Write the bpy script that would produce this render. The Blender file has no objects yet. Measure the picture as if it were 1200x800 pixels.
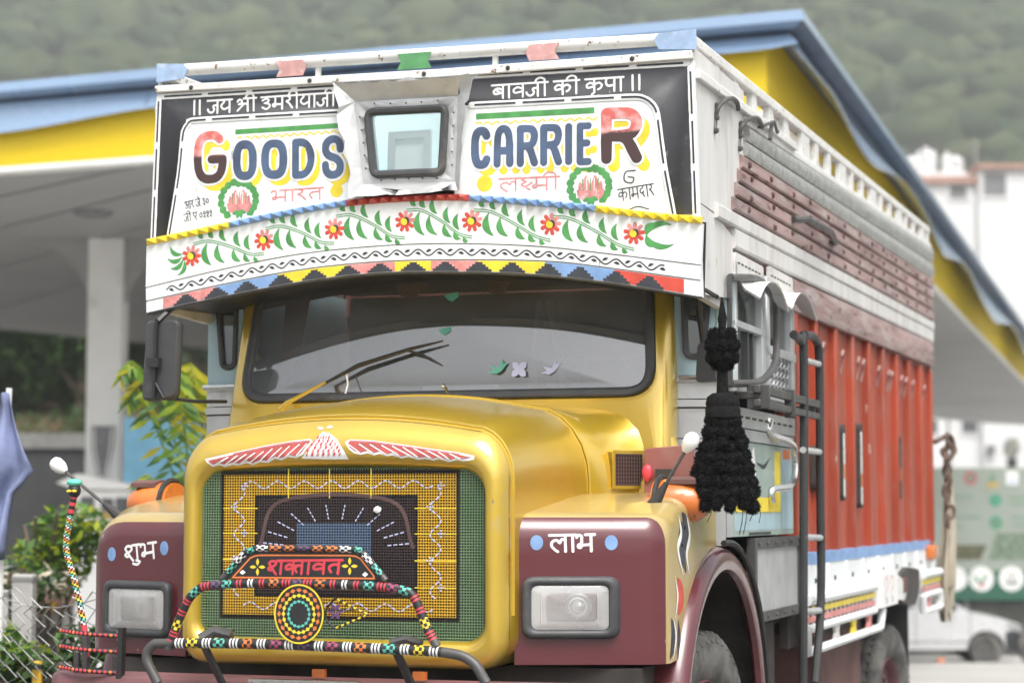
import bpy, bmesh, math, random
from math import sin, cos, pi, radians, sqrt, atan2
from mathutils import Vector, Matrix, noise
from mathutils.bvhtree import BVHTree
random.seed(7)
C = bpy.context.scene.collection
SC = bpy.context.scene

# ------------------------------------------------------------------ camera, sky, sun, exposure
YAW = radians(18.367)                     # the truck stands turned this far to the right of the view
EYE = 1.45
cam = bpy.data.cameras.new('camera'); camo = bpy.data.objects.new('camera', cam); C.objects.link(camo)
cam.sensor_width = 36; cam.lens = 2480 / 1200 * 36; cam.clip_end = 4000; cam.clip_start = 0.1
camo.location = (0, 0, EYE); camo.rotation_euler = (radians(90 + 4.54), 0, 0)
cam.dof.use_dof = True; cam.dof.focus_distance = 8.3; cam.dof.aperture_fstop = 2.1
SC.camera = camo
w = bpy.data.worlds.new('World'); SC.world = w; w.use_nodes = True
nt = w.node_tree; bg = nt.nodes['Background']
sky = nt.nodes.new('ShaderNodeTexSky'); sky.sky_type = 'NISHITA'; sky.sun_disc = False
SUN_EL, SUN_AZ = radians(60), radians(160)      # azimuth clockwise from +Y: behind the camera, a little to its left
sky.sun_elevation = SUN_EL; sky.sun_rotation = SUN_AZ; sky.dust_density = 6; sky.air_density = 1.0; sky.ozone_density = 1.0
hs = nt.nodes.new('ShaderNodeHueSaturation'); hs.inputs['Saturation'].default_value = .22; hs.inputs['Value'].default_value = 1.0
nt.links.new(sky.outputs[0], hs.inputs['Color']); nt.links.new(hs.outputs[0], bg.inputs[0]); bg.inputs[1].default_value = 0.15
sl = bpy.data.lights.new('sun', 'SUN'); so = bpy.data.objects.new('sun', sl); C.objects.link(so)
sl.energy = 1.5; sl.angle = radians(36); sl.color = (1, .97, .92)
so.rotation_euler = (radians(90) - SUN_EL, 0, -SUN_AZ + pi)
# the lamp looks down its -Z: rotate so that it shines from azimuth SUN_AZ
d_ = Vector((sin(SUN_AZ) * cos(SUN_EL), cos(SUN_AZ) * cos(SUN_EL), sin(SUN_EL)))
so.rotation_euler = d_.to_track_quat('Z', 'Y').to_euler()
SC.view_settings.view_transform = 'Standard'; SC.view_settings.look = 'None'; SC.view_settings.gamma = 1
SC.view_settings.exposure = 0.92
SC.cycles.max_bounces = 8; SC.cycles.volume_bounces = 0; SC.cycles.transparent_max_bounces = 12
DATA = {"board":[[-1.2351,2.3009],[-0.9803,2.3438],[-0.7297,2.382],[-0.4201,2.4211],[-0.1477,2.437],[0.116,2.4331],[0.4932,2.411],[0.8207,2.3681],[1.0345,2.3298],[1.2274,2.2927],[1.1993,3.2518],[-1.2078,3.2659]],"bottom":[[-1.2351,2.3009],[-0.9803,2.3438],[-0.7297,2.382],[-0.4201,2.4211],[-0.1477,2.437],[0.116,2.4331],[0.4932,2.411],[0.8207,2.3681],[1.0345,2.3298],[1.2274,2.2927]],"strip":[[-1.2355,2.6066],[-1.0251,2.6374],[-0.8175,2.67],[-0.5649,2.7067],[-0.3165,2.734],[-0.1106,2.7428],[0.1171,2.7413],[0.2643,2.7312],[0.5266,2.701],[0.7838,2.6651],[1.0148,2.6266],[1.2367,2.5963]],"strip_breaks":[-0.8175,-0.3047,0.27,0.7856],"seam1":[[-1.2368,2.4116],[-0.9126,2.4713],[-0.5633,2.5249],[-0.2257,2.5484],[0.1157,2.5501],[0.5264,2.524],[0.8857,2.4737],[1.2284,2.4195]],"seam2":[[-1.2359,2.3536],[-0.8997,2.4098],[-0.5627,2.4589],[-0.2253,2.4832],[0.1159,2.4832],[0.5814,2.4606],[0.8747,2.4184],[1.2244,2.3596]],"edge_breaks":[-1.1548,-0.9044,-0.6104,-0.2951,-0.0784,0.0819,0.2891,0.5777,0.8711,1.1582],"teeth":[-1.047,-0.8999,-0.7603,-0.5981,-0.4437,-0.2909,-0.1456,0.004,0.1464,0.2929,0.4378,0.5923,0.7287,0.8799,1.0187],"dark":[[-1.1866,3.2418],[1.1885,3.2246],[1.1984,2.6272],[1.0148,2.6266],[0.7838,2.6651],[0.5266,2.701],[0.2625,2.7313],[0.0428,2.7447],[-0.3165,2.734],[-0.5649,2.7067],[-0.8175,2.67],[-1.2148,2.6095]],"whiteL":[[-1.1361,2.6213],[-1.0903,2.8968],[-1.074,3.0652],[-1.0642,3.1023],[-1.0397,3.1235],[-0.9821,3.1333],[-0.2291,3.1279],[-0.2268,2.7372],[-0.5649,2.7067],[-0.8175,2.67],[-1.0251,2.6374]],"whiteR":[[0.1787,3.1235],[0.9316,3.1149],[0.9924,3.1059],[1.028,3.081],[1.0491,3.0342],[1.0746,2.841],[1.1157,2.6136],[1.0148,2.6266],[0.7838,2.6651],[0.5266,2.701],[0.1796,2.7373]],"trimL":[[-1.1361,2.6213],[-1.0903,2.8968],[-1.074,3.0652],[-1.0642,3.1023],[-1.0397,3.1235],[-0.9821,3.1333],[-0.3309,3.1285]],"trimR":[[0.2544,3.1225],[0.6045,3.1184],[0.9316,3.1149],[0.9924,3.1059],[1.028,3.081],[1.0491,3.0342],[1.0746,2.841],[1.1157,2.6136]],"trimOuter":[[[-1.1825,3.2472],[-0.3395,3.2431]],[[0.2693,3.2477],[1.1745,3.2395]],[[-1.1949,3.2423],[-1.2148,2.6133]],[[1.1867,3.2177],[1.2053,2.6131]]],"ledge":[[-1.2082,3.2944],[0.1137,3.2814],[1.196,3.2869],[1.1993,3.2518],[0.1138,3.2451],[-1.2078,3.264]],"pipe":[[-1.1925,3.3636],[0.1135,3.3541],[1.1928,3.3431]],"bowties":[[[-0.5625,3.3296],[-1.9408,3.7136],"pink"],[[0.0044,3.3232],[-1.9319,3.711],"green"],[[0.5679,3.3229],[-1.9363,3.7094],"pink"]],"flowers":[[-1.0176,2.5398],[-0.6757,2.5954],[-0.351,2.6283],[-0.0314,2.6475],[0.2645,2.6362],[0.6036,2.6076],[0.9557,2.5561]],"unit":0.00381,"words":[["|| जय श्री उमरीयाजी",[-1.0368,3.2156],[-0.3571,3.2147],0.0552,0.0088,"white"],["बावजी की कृपा ||",[0.3427,3.1998],[0.9893,3.1991],0.0552,0.0088,"white"],["भारत",[-0.6557,2.8067],[-0.4113,2.8098],0.0476,0.0072,"pink"],["लक्ष्मी",[0.3765,2.8076],[0.6369,2.8054],0.0533,0.0072,"pink"],["आर जे ३०",[-1.064,2.7774],[-0.9492,2.7964],0.0324,0.0038,"ink"],["जी ए ०९९९",[-1.0673,2.7233],[-0.9322,2.7415],0.0324,0.0038,"ink"],["कामदार",[0.8814,2.739],[1.0315,2.7562],0.0476,0.0046,"ink"]],"letters":[["G",[[-1.0222,3.0826],[-0.8645,3.0821],[-0.8618,2.8536],[-1.0192,2.8529]],0.0377,"two"],["O",[[-0.8346,3.0334],[-0.7216,3.0305],[-0.7198,2.8584],[-0.8327,2.8606]],0.036,"blue"],["O",[[-0.7007,3.0302],[-0.5788,3.0276],[-0.5773,2.8572],[-0.699,2.859]],0.036,"blue"],["D",[[-0.5564,3.0264],[-0.4517,3.0248],[-0.4504,2.8526],[-0.5548,2.8536]],0.0326,"blue"],["S",[[-0.418,3.0303],[-0.317,3.028],[-0.3158,2.8467],[-0.4166,2.8484]],0.0326,"blue"],["C",[[0.2537,3.0291],[0.3438,3.0282],[0.344,2.8533],[0.254,2.8536]],0.0343,"blue"],["A",[[0.3528,3.0288],[0.439,3.0271],[0.4389,2.8538],[0.3529,2.855]],0.0309,"blue"],["R",[[0.4535,3.0262],[0.5456,3.0252],[0.5454,2.8515],[0.4534,2.852]],0.0309,"blue"],["R",[[0.5545,3.0247],[0.6493,3.0235],[0.6489,2.8505],[0.5543,2.8511]],0.0309,"blue"],["I",[[0.6614,3.0228],[0.6921,3.0221],[0.6917,2.8493],[0.661,2.8499]],0.0309,"blue"],["E",[[0.7107,3.0221],[0.7751,3.0215],[0.7745,2.8461],[0.7102,2.8463]],0.0286,"blue"],["R",[[0.8144,3.0764],[0.9871,3.0713],[0.9859,2.8426],[0.8136,2.8462]],0.0457,"two"]],"discs":[[[-0.3498,2.794],0.029],[[0.3126,2.7918],0.0343]],"lotus":[[-0.8025,2.7784],[0.7679,2.762]],"greenbars":[[[-0.824,3.0714],[-0.3305,3.0715],0.0213],[[0.2752,3.0734],[0.7852,3.0696],0.0244]],"squiggles":[[[-0.8135,3.0432],[-0.3303,3.0458]],[[0.2771,3.0438],[0.7977,3.035]]],"plate":[[-0.2635,3.1671],[0.1988,3.1612],[0.1874,2.8069],[-0.2199,2.8114]],"flT":[[-0.2635,3.1671],[-0.3475,3.2521],[-0.2556,3.2306],[-0.2058,3.2431],[-0.1561,3.2282],[-0.1067,3.2391],[-0.0656,3.2302],[-0.0001,3.2454],[0.0488,3.2291],[0.1138,3.2358],[0.1623,3.2273],[0.2268,3.2362],[0.2669,3.2413],[0.2789,3.2298],[0.267,3.1938],[0.1988,3.1612]],"flL":[[-0.2635,3.1671],[-0.3475,3.2521],[-0.337,3.1927],[-0.3175,3.1407],[-0.3298,3.1063],[-0.321,3.0434],[-0.2915,2.9951],[-0.297,2.9409],[-0.2743,2.9009],[-0.2657,2.8539],[-0.2778,2.7924],[-0.2733,2.7458],[-0.2199,2.8114]],"flR":[[0.1988,3.1612],[0.2789,3.2298],[0.259,3.1368],[0.239,3.1227],[0.2495,3.0877],[0.2368,3.0349],[0.2232,2.9822],[0.2313,2.9435],[0.2178,2.8908],[0.2195,2.8297],[0.2116,2.7615],[0.1874,2.8069]],"flB":[[-0.2199,2.8114],[-0.2733,2.7458],[-0.2361,2.7557],[-0.1743,2.7759],[-0.1578,2.7543],[-0.0962,2.7592],[-0.0594,2.7528],[-0.0513,2.774],[-0.0065,2.7757],[0.0098,2.7557],[0.0828,2.7562],[0.111,2.7801],[0.1473,2.7646],[0.2116,2.7615],[0.1874,2.8069]],"port":[[-0.2093,3.1242],[0.1505,3.1196],[0.1351,2.8416],[-0.1788,2.8449]],"pic26":[-0.1099,0.2,2.967],"pic":[[-0.1072,3.002],[0.0415,2.9999],[0.0355,2.8619],[-0.109,2.8654]],"gasket":[[-0.8773,2.4029],[-0.9511,1.9875],[-0.9325,1.9193],[-0.8824,1.903],[-0.5503,1.9193],[-0.1475,1.935],[0.3197,1.9326],[0.808,1.9333],[0.8745,1.9784],[0.9078,2.0205],[0.9328,2.1037],[0.9279,2.345]],"birds":[[0.2728,2.0486],[0.3664,2.0412],[0.5046,2.042]],"gplate":[[-0.3002,1.2014],[-0.2297,1.2737],[-0.2051,1.2834],[0.1807,1.2849],[0.2047,1.2768],[0.2676,1.2032]],"gplate_o":[[-0.3437,1.1953],[-0.2577,1.2847],[-0.2146,1.3046],[-0.1838,1.3087],[0.1746,1.3069],[0.2045,1.2988],[0.2465,1.2606],[0.3061,1.1965]],"gbar":[[-0.5625,0.9345],[-0.5045,1.074],[-0.4562,1.1439],[-0.3796,1.1715],[-0.1037,1.1823],[0.233,1.1768],[0.3782,1.1602],[0.4209,1.1273],[0.4637,1.0311],[0.5028,0.9654]],"glow":[[-0.6031,0.8078],[-0.6505,0.8949],[-0.6299,0.9426],[-0.5663,0.9549],[-0.2041,0.9605],[0.2343,0.9539],[0.5288,0.9448],[0.635,0.9141],[0.6894,0.8407]],"medal":[[-0.0223,1.0729],0.098],"gflower":[[-0.2002,1.2405],[0.1659,1.2467]],"gsq":[[-0.2603,1.2197],[0.2261,1.2165]],"gword":["शक्तावत",[-0.1609,1.2627],[0.1323,1.268],0.0483,0.01,"red"],"fish":[[0.0654,1.0871],[0.0983,1.129],[0.2305,1.0731],[0.0991,1.0203],[0.0657,1.054]],"gr":{"yel":[[-0.4872,1.5845],[0.4657,1.0509]],"dark":[[-0.3454,1.4956],[0.3034,1.146]],"blue":[[-0.1805,1.4015],[0.1253,1.1534]],"open":[[-0.5893,1.585],[0.5793,0.9717]]},"fw":[["लाभ",[0.7789,1.3545],[0.9383,1.3577],0.0612,0.0102,"white"],["शुभ",[-1.0586,1.3016],[-0.8824,1.3206],0.0612,0.0108,"white"]],"fd":[[0.7338,1.3275],[0.9969,1.3274],[-1.1308,1.2696],[-0.8374,1.2973]],"hl":[[[0.6856,1.0851],[1.0276,1.0847],[0.8568,1.2021],[0.8563,0.9712]],[[-1.1652,1.0439],[-0.789,1.0622],[-0.9742,1.1658],[-0.9699,0.941]]],"eagleL":[[-0.5021,1.6408],[-0.3807,1.6655],[-0.252,1.6898],[-0.141,1.7065],[-0.0611,1.7132],[-0.05,1.702],[-0.0746,1.678],[-0.0909,1.6554],[-0.1183,1.642],[-0.1515,1.6473],[-0.1791,1.6344],[-0.2069,1.6412],[-0.2346,1.6246],[-0.2681,1.6279],[-0.3015,1.6164],[-0.324,1.6252],[-0.3576,1.6153],[-0.3858,1.6185],[-0.4195,1.6106],[-0.4365,1.6173],[-0.4705,1.6119],[-0.4934,1.6264]],"eagleR":[[0.0804,1.7007],[0.102,1.7105],[0.194,1.7055],[0.312,1.6894],[0.4394,1.6709],[0.5393,1.6577],[0.5994,1.6449],[0.5968,1.6302],[0.555,1.6251],[0.5289,1.6307],[0.5027,1.6225],[0.4606,1.6336],[0.4395,1.6289],[0.4025,1.6351],[0.376,1.6318],[0.3388,1.6435],[0.3122,1.6372],[0.2748,1.65],[0.2534,1.6461],[0.2211,1.6554],[0.1997,1.6496],[0.1727,1.6583],[0.1457,1.652],[0.1186,1.6587],[0.0969,1.6739]],"eagleT":[[-0.0092,1.7404],[0.0182,1.7325],[0.0511,1.7095],[0.0731,1.6742],[0.0978,1.6363],[0.0025,1.6371],[-0.0963,1.6403],[-0.0854,1.6554],[-0.0473,1.6979]],"wingbarsL":[[[-0.0747,1.6957],[-0.1184,1.6506]],[[-0.105,1.6934],[-0.1626,1.6474]],[[-0.1464,1.6863],[-0.1986,1.6411]],[[-0.1796,1.6815],[-0.2375,1.6338]],[[-0.2184,1.6768],[-0.2737,1.63]],[[-0.2545,1.6669],[-0.3128,1.6252]],[[-0.2908,1.6621],[-0.352,1.6234]],[[-0.3272,1.6574],[-0.3858,1.6221]],[[-0.3636,1.6525],[-0.4168,1.6197]],[[-0.403,1.6462],[-0.4592,1.62]]],"wingbarsR":[[[0.0967,1.6915],[0.1403,1.661]],[[0.1401,1.6921],[0.1942,1.6581]],[[0.186,1.6896],[0.248,1.6527]],[[0.2317,1.6862],[0.3015,1.6487]],[[0.2746,1.6823],[0.3441,1.6469]],[[0.3173,1.6784],[0.376,1.6417]],[[0.3599,1.6741],[0.4289,1.6378]],[[0.4077,1.6687],[0.4764,1.6335]],[[0.4552,1.6623],[0.5027,1.6309]],[[0.5026,1.653],[0.5446,1.633]]],"bands":{"rail_t":[[0.0149,3.3597],[7.1707,3.5098]],"silv_t":[[0.9567,3.1452],[7.3453,3.3622]],"silv_b":[[0.8616,3.007],[7.3667,3.1382]],"plank_b":[[0.6093,2.7264],[7.328,2.8213]],"sb2_b":[[0.7051,2.5719],[7.456,2.6685]],"sb1_t":[[0.2364,2.6798],[0.6073,2.6745]],"mold_t":[[1.9195,2.5803],[7.456,2.6685]],"mold_b":[[1.9763,2.4228],[7.3854,2.4943]]},"hooks":[[[0.3019,3.0108],[0.318,3.0675],[0.3198,3.1218],[0.4028,3.1675],[0.5362,3.1966],[0.6163,3.1925],[0.6406,3.1656]],[[0.7738,3.0119],[0.7918,3.0715],[0.7888,3.1276],[0.8858,3.172],[1.0388,3.2002],[1.1161,3.1903],[1.1379,3.1741]]],"handle":[[1.3688,1.8604],[1.3541,1.7971],[1.5831,1.7649],[1.6953,1.7118],[1.6771,1.5986],[1.5322,1.5569],[1.3926,1.5399],[1.3897,1.4812]],"doorframe":[[0.6492,2.4436],[2.0049,2.543],[2.0177,1.9781],[0.6648,1.9674]],"bigloop":[[0.5005,2.4267],[0.8476,2.4554],[1.1046,2.4397],[1.2753,2.3939],[1.3089,2.2793],[1.2823,2.1366],[1.1246,2.0568],[0.864,2.0036],[0.4832,1.9762]],"ladder":[[[1.5098,2.2622],[1.6795,2.2431],[1.7601,2.1268],[1.6509,0.6453]],[[1.7693,2.2826],[2.0642,2.2847],[2.1748,2.1745],[2.1617,1.605],[2.1473,1.021],[1.9593,0.6216]]],"rungs":[[[1.762,2.1595],[2.1743,2.166]],[[1.7149,1.7316],[2.1937,1.7317]],[[1.6908,1.322],[2.1663,1.312]],[[1.6702,0.9722],[2.0964,0.9611]]]}
# ------------------------------------------------------------------ materials
MATS = {}
def paint(name, col, rough=.45, metal=0., coat=0., col2=None, var=.18, scale=6., bump=0., bscale=60., dirt=None, dirt_amt=0., dscale=3., rvar=.12, stretch=None, coat_rough=.08, spec=.5, chips=None, chip_at=.70, chip_scale=26):
    m = bpy.data.materials.new(name); m.use_nodes = True; t = m.node_tree; N = t.nodes; L = t.links
    b = N['Principled BSDF']; b.inputs['Metallic'].default_value = metal; b.inputs['Coat Weight'].default_value = coat; b.inputs['Coat Roughness'].default_value = coat_rough
    b.inputs['Specular IOR Level'].default_value = spec
    tc = N.new('ShaderNodeTexCoord'); src = tc.outputs['Object']
    if stretch:
        mp = N.new('ShaderNodeMapping'); mp.inputs['Scale'].default_value = stretch; L.new(src, mp.inputs[0]); src = mp.outputs[0]
    n1 = N.new('ShaderNodeTexNoise'); n1.inputs['Scale'].default_value = scale; n1.inputs['Detail'].default_value = 6; L.new(src, n1.inputs['Vector'])
    mx = N.new('ShaderNodeMix'); mx.data_type = 'RGBA'
    c2 = col2 or tuple(max(0, c * (1 - var)) for c in col); c1 = col if col2 else tuple(min(1, c * (1 + var * .5)) for c in col)
    mx.inputs['A'].default_value = (*c1, 1); mx.inputs['B'].default_value = (*c2, 1)
    r1 = N.new('ShaderNodeMapRange'); r1.inputs[1].default_value = .35; r1.inputs[2].default_value = .68; L.new(n1.outputs[0], r1.inputs[0]); L.new(r1.outputs[0], mx.inputs['Factor'])
    out = mx.outputs['Result']
    if dirt:
        n2 = N.new('ShaderNodeTexNoise'); n2.inputs['Scale'].default_value = dscale; n2.inputs['Detail'].default_value = 9; n2.inputs['Roughness'].default_value = .68; L.new(src, n2.inputs['Vector'])
        r2 = N.new('ShaderNodeMapRange'); r2.inputs[1].default_value = .62 - .2 * dirt_amt; r2.inputs[2].default_value = .72; r2.inputs[4].default_value = min(1, .5 + dirt_amt * .5); L.new(n2.outputs[0], r2.inputs[0])
        m2 = N.new('ShaderNodeMix'); m2.data_type = 'RGBA'; L.new(r2.outputs[0], m2.inputs['Factor']); L.new(out, m2.inputs['A']); m2.inputs['B'].default_value = (*dirt, 1); out = m2.outputs['Result']
    if chips:
        n4 = N.new('ShaderNodeTexNoise'); n4.inputs['Scale'].default_value = chip_scale; n4.inputs['Detail'].default_value = 10; n4.inputs['Roughness'].default_value = .62; L.new(src, n4.inputs['Vector'])
        r4 = N.new('ShaderNodeMapRange'); r4.inputs[1].default_value = chip_at; r4.inputs[2].default_value = chip_at+.015; L.new(n4.outputs[0], r4.inputs[0])
        m4 = N.new('ShaderNodeMix'); m4.data_type = 'RGBA'; L.new(r4.outputs[0], m4.inputs['Factor']); L.new(out, m4.inputs['A']); m4.inputs['B'].default_value = (*chips, 1); out = m4.outputs['Result']
    L.new(out, b.inputs['Base Color'])
    rr = N.new('ShaderNodeMapRange'); rr.inputs[3].default_value = max(.03, rough - rvar); rr.inputs[4].default_value = min(1, rough + rvar); L.new(n1.outputs[0], rr.inputs[0]); L.new(rr.outputs[0], b.inputs['Roughness'])
    if bump:
        n3 = N.new('ShaderNodeTexNoise'); n3.inputs['Scale'].default_value = bscale; n3.inputs['Detail'].default_value = 4; L.new(src, n3.inputs['Vector'])
        bp = N.new('ShaderNodeBump'); bp.inputs['Strength'].default_value = bump; bp.inputs['Distance'].default_value = .01; L.new(n3.outputs[0], bp.inputs['Height']); L.new(bp.outputs[0], b.inputs['Normal'])
    m['bsdf'] = b.name; MATS[name] = m; return m
def nodes(m): return m.node_tree.nodes, m.node_tree.links, m.node_tree.nodes['Principled BSDF']
def glass(name, col=(1, 1, 1), refl=.12, rough=.02, dust_sheen=0., dust_sheen_col=(.5, .5, .5), dark=1.):
    m = bpy.data.materials.new(name); m.use_nodes = True; t = m.node_tree; N = t.nodes; L = t.links
    for n in list(N): N.remove(n)
    o = N.new('ShaderNodeOutputMaterial'); tr = N.new('ShaderNodeBsdfTransparent'); tr.inputs[0].default_value = (*[c * dark for c in col], 1)
    gl = N.new('ShaderNodeBsdfGlossy'); gl.inputs['Roughness'].default_value = rough
    fr = N.new('ShaderNodeFresnel'); fr.inputs[0].default_value = 1.5
    ad = N.new('ShaderNodeMath'); ad.operation = 'ADD'; ad.use_clamp = True; ad.inputs[1].default_value = refl; L.new(fr.outputs[0], ad.inputs[0])
    mx = N.new('ShaderNodeMixShader'); L.new(ad.outputs[0], mx.inputs[0]); L.new(tr.outputs[0], mx.inputs[1]); L.new(gl.outputs[0], mx.inputs[2])
    out = mx.outputs[0]
    if dust_sheen:
        df = N.new('ShaderNodeBsdfDiffuse'); df.inputs[0].default_value = (*dust_sheen_col, 1)
        tc = N.new('ShaderNodeTexCoord'); n1 = N.new('ShaderNodeTexNoise'); n1.inputs['Scale'].default_value = 3; n1.inputs['Detail'].default_value = 8; L.new(tc.outputs['Object'], n1.inputs['Vector'])
        r = N.new('ShaderNodeMapRange'); r.inputs[1].default_value = .3; r.inputs[2].default_value = .75; r.inputs[3].default_value = dust_sheen * .5; r.inputs[4].default_value = dust_sheen * 1.5; L.new(n1.outputs[0], r.inputs[0])
        m2 = N.new('ShaderNodeMixShader'); L.new(r.outputs[0], m2.inputs[0]); L.new(out, m2.inputs[1]); L.new(df.outputs[0], m2.inputs[2]); out = m2.outputs[0]
    L.new(out, o.inputs[0]); MATS[name] = m; return m

# ------------------------------------------------------------------ mesh building
class MB:
    def __init__(s): s.v = []; s.f = []; s.m = []; s.cur = None; s.sm = []
    def mat(s, k): s.cur = k; return s
    def face(s, idx, smooth=True): s.f.append(tuple(idx)); s.m.append(s.cur); s.sm.append(smooth)
    def add(s, vs, fs, smooth=True):
        o = len(s.v); s.v.extend([tuple(v) for v in vs])
        for f in fs: s.face([i + o for i in f], smooth)
        return o
    def box(s, x0, x1, y0, y1, z0, z1):
        s.add([(x0,y0,z0),(x1,y0,z0),(x1,y1,z0),(x0,y1,z0),(x0,y0,z1),(x1,y0,z1),(x1,y1,z1),(x0,y1,z1)],
              [(3,2,1,0),(4,5,6,7),(0,1,5,4),(1,2,6,5),(2,3,7,6),(3,0,4,7)]); return s
    def bar(s, a, b, w, h, up=(0,0,1)):
        a = Vector(a); b = Vector(b); d = (b - a).normalized(); u = Vector(up); r = d.cross(u)
        if r.length < 1e-4: r = d.cross(Vector((1,0,0)))
        r.normalize(); u = r.cross(d); r = r * w / 2; u = u * h / 2
        s.add([a-r-u,a+r-u,a+r+u,a-r+u,b-r-u,b+r-u,b+r+u,b-r+u],[(3,2,1,0),(4,5,6,7),(0,1,5,4),(1,2,6,5),(2,3,7,6),(3,0,4,7)]); return s
    def tube(s, pts, r, n=10, cap=True, rad=None, cols=None, closed=False):
        pts = [Vector(p) for p in pts]; k = len(pts); o = len(s.v); ref = None
        for i, p in enumerate(pts):
            if closed: t = (pts[(i+1)%k] - pts[i-1]).normalized()
            else: t = (pts[min(i+1,k-1)] - pts[max(i-1,0)]).normalized()
            if ref is None:
                ref = t.cross(Vector((0,0,1)))
                if ref.length < 1e-3: ref = t.cross(Vector((0,1,0)))
            ref = (ref - t * ref.dot(t)).normalized(); q = t.cross(ref); rr = rad[i] if rad else r
            for j in range(n):
                a = 2*pi*j/n; s.v.append(tuple(p + ref*cos(a)*rr + q*sin(a)*rr))
        for i in range(k if closed else k-1):
            for j in range(n):
                if cols: s.cur = cols(i, j)
                i2 = (i+1)%k
                s.face((o+i*n+j, o+i*n+(j+1)%n, o+i2*n+(j+1)%n, o+i2*n+j))
        if cap and not closed:
            s.face([o+j for j in range(n)][::-1]); s.face([o+(k-1)*n+j for j in range(n)])
        return s
    def loft(s, rings, closed=True, cap0=False, cap1=False, smooth=True):
        o = len(s.v); n = len(rings[0])
        for r in rings: s.v.extend([tuple(p) for p in r])
        for i in range(len(rings)-1):
            for j in range(n if closed else n-1):
                s.face((o+i*n+j, o+i*n+(j+1)%n, o+(i+1)*n+(j+1)%n, o+(i+1)*n+j), smooth)
        if cap0: s.face([o+j for j in range(n)][::-1], False)
        if cap1: s.face([o+(len(rings)-1)*n+j for j in range(n)], False)
        return s
    def lathe(s, prof, fr, n=48, closed=False):
        # prof: list of (radius, axial); fr(r*cos, r*sin, axial)->point
        rings = [[fr(r*cos(2*pi*j/n), r*sin(2*pi*j/n), a) for j in range(n)] for r, a in prof]
        return s.loft(rings)
    def prism(s, poly, fr, h0, h1):
        # poly in (u,v); fr(u,v,h)
        n = len(poly); o = len(s.v)
        s.v.extend([tuple(fr(u,v,h0)) for u,v in poly]); s.v.extend([tuple(fr(u,v,h1)) for u,v in poly])
        for i in range(n): s.face((o+i,o+(i+1)%n,o+n+(i+1)%n,o+n+i), False)
        s.face([o+i for i in range(n)][::-1], False); s.face([o+n+i for i in range(n)], False); return s
    def ring(s, outer, inner, fr, h0, h1):
        n = len(outer)
        a=[fr(u,v,h0) for u,v in outer]; b=[fr(u,v,h1) for u,v in outer]; c=[fr(u,v,h1) for u,v in inner]; d=[fr(u,v,h0) for u,v in inner]
        s.loft([a,b,c,d,a], smooth=False); return s
    def ico(s, c, r, sub=1, jit=0., sq=(1,1,1)):
        bm = bmesh.new(); bmesh.ops.create_icosphere(bm, subdivisions=sub, radius=1.); vs = []
        for v in bm.verts:
            k = r * (1 + random.uniform(-jit, jit)); vs.append((c[0]+v.co.x*k*sq[0], c[1]+v.co.y*k*sq[1], c[2]+v.co.z*k*sq[2]))
        fs = [[v.index for v in f.verts] for f in bm.faces]; bm.free(); s.add(vs, fs); return s
    def ribbon(s, pts, wd, fr, lift=.0004, closed=False, dome=.0005, taper=False, cap=True):
        P = [Vector((p[0], p[1])) for p in pts]; n = len(P)
        if n < 2: return s
        L = []; M = []; R = []
        for i in range(n):
            a = P[i-1] if (i or closed) else P[i]; b = P[(i+1)%n] if (i < n-1 or closed) else P[i]
            d0 = (P[i]-a); d1 = (b-P[i])
            if d0.length < 1e-9: d0 = d1
            if d1.length < 1e-9: d1 = d0
            d0 = d0.normalized(); d1 = d1.normalized(); t = d0 + d1
            t = t.normalized() if t.length > 1e-6 else d0
            nrm = Vector((-t.y, t.x)); c = max(.45, nrm.dot(Vector((-d0.y, d0.x))))
            w_ = wd/2/c
            w_ *= 1+.10*noise.noise((P[i].x*38+7, P[i].y*38, len(s.v)*.01))
            if taper: w_ *= max(.12, sin(pi*(i+.15)/(n-.7)))
            L.append(P[i]+nrm*w_); R.append(P[i]-nrm*w_); M.append(P[i])
        o = len(s.v)
        for i in range(n):
            s.v.append(tuple(fr(L[i].x, L[i].y, lift))); s.v.append(tuple(fr(M[i].x, M[i].y, lift+dome))); s.v.append(tuple(fr(R[i].x, R[i].y, lift)))
        for i in range(n if closed else n-1):
            k = (i+1)%n
            s.face((o+3*i, o+3*i+1, o+3*k+1, o+3*k)); s.face((o+3*i+1, o+3*i+2, o+3*k+2, o+3*k+1))
        if cap and not closed and not taper:
            for i, sg in ((0,-1),(n-1,1)):
                d = (P[1]-P[0] if i == 0 else P[-1]-P[-2]).normalized()*sg; q = (L[i]-M[i]); q = Vector((-d.y, d.x))*wd/2; 
                ar = [M[i]+q*cos(a)+d*wd/2*sin(a) for a in (pi*j/6 for j in range(7))]
                oo = len(s.v); s.v.append(tuple(fr(M[i].x, M[i].y, lift+dome))); s.v.extend([tuple(fr(p.x,p.y,lift)) for p in ar])
                for j in range(6): s.face((oo, oo+1+j, oo+2+j) )
        return s
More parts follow.
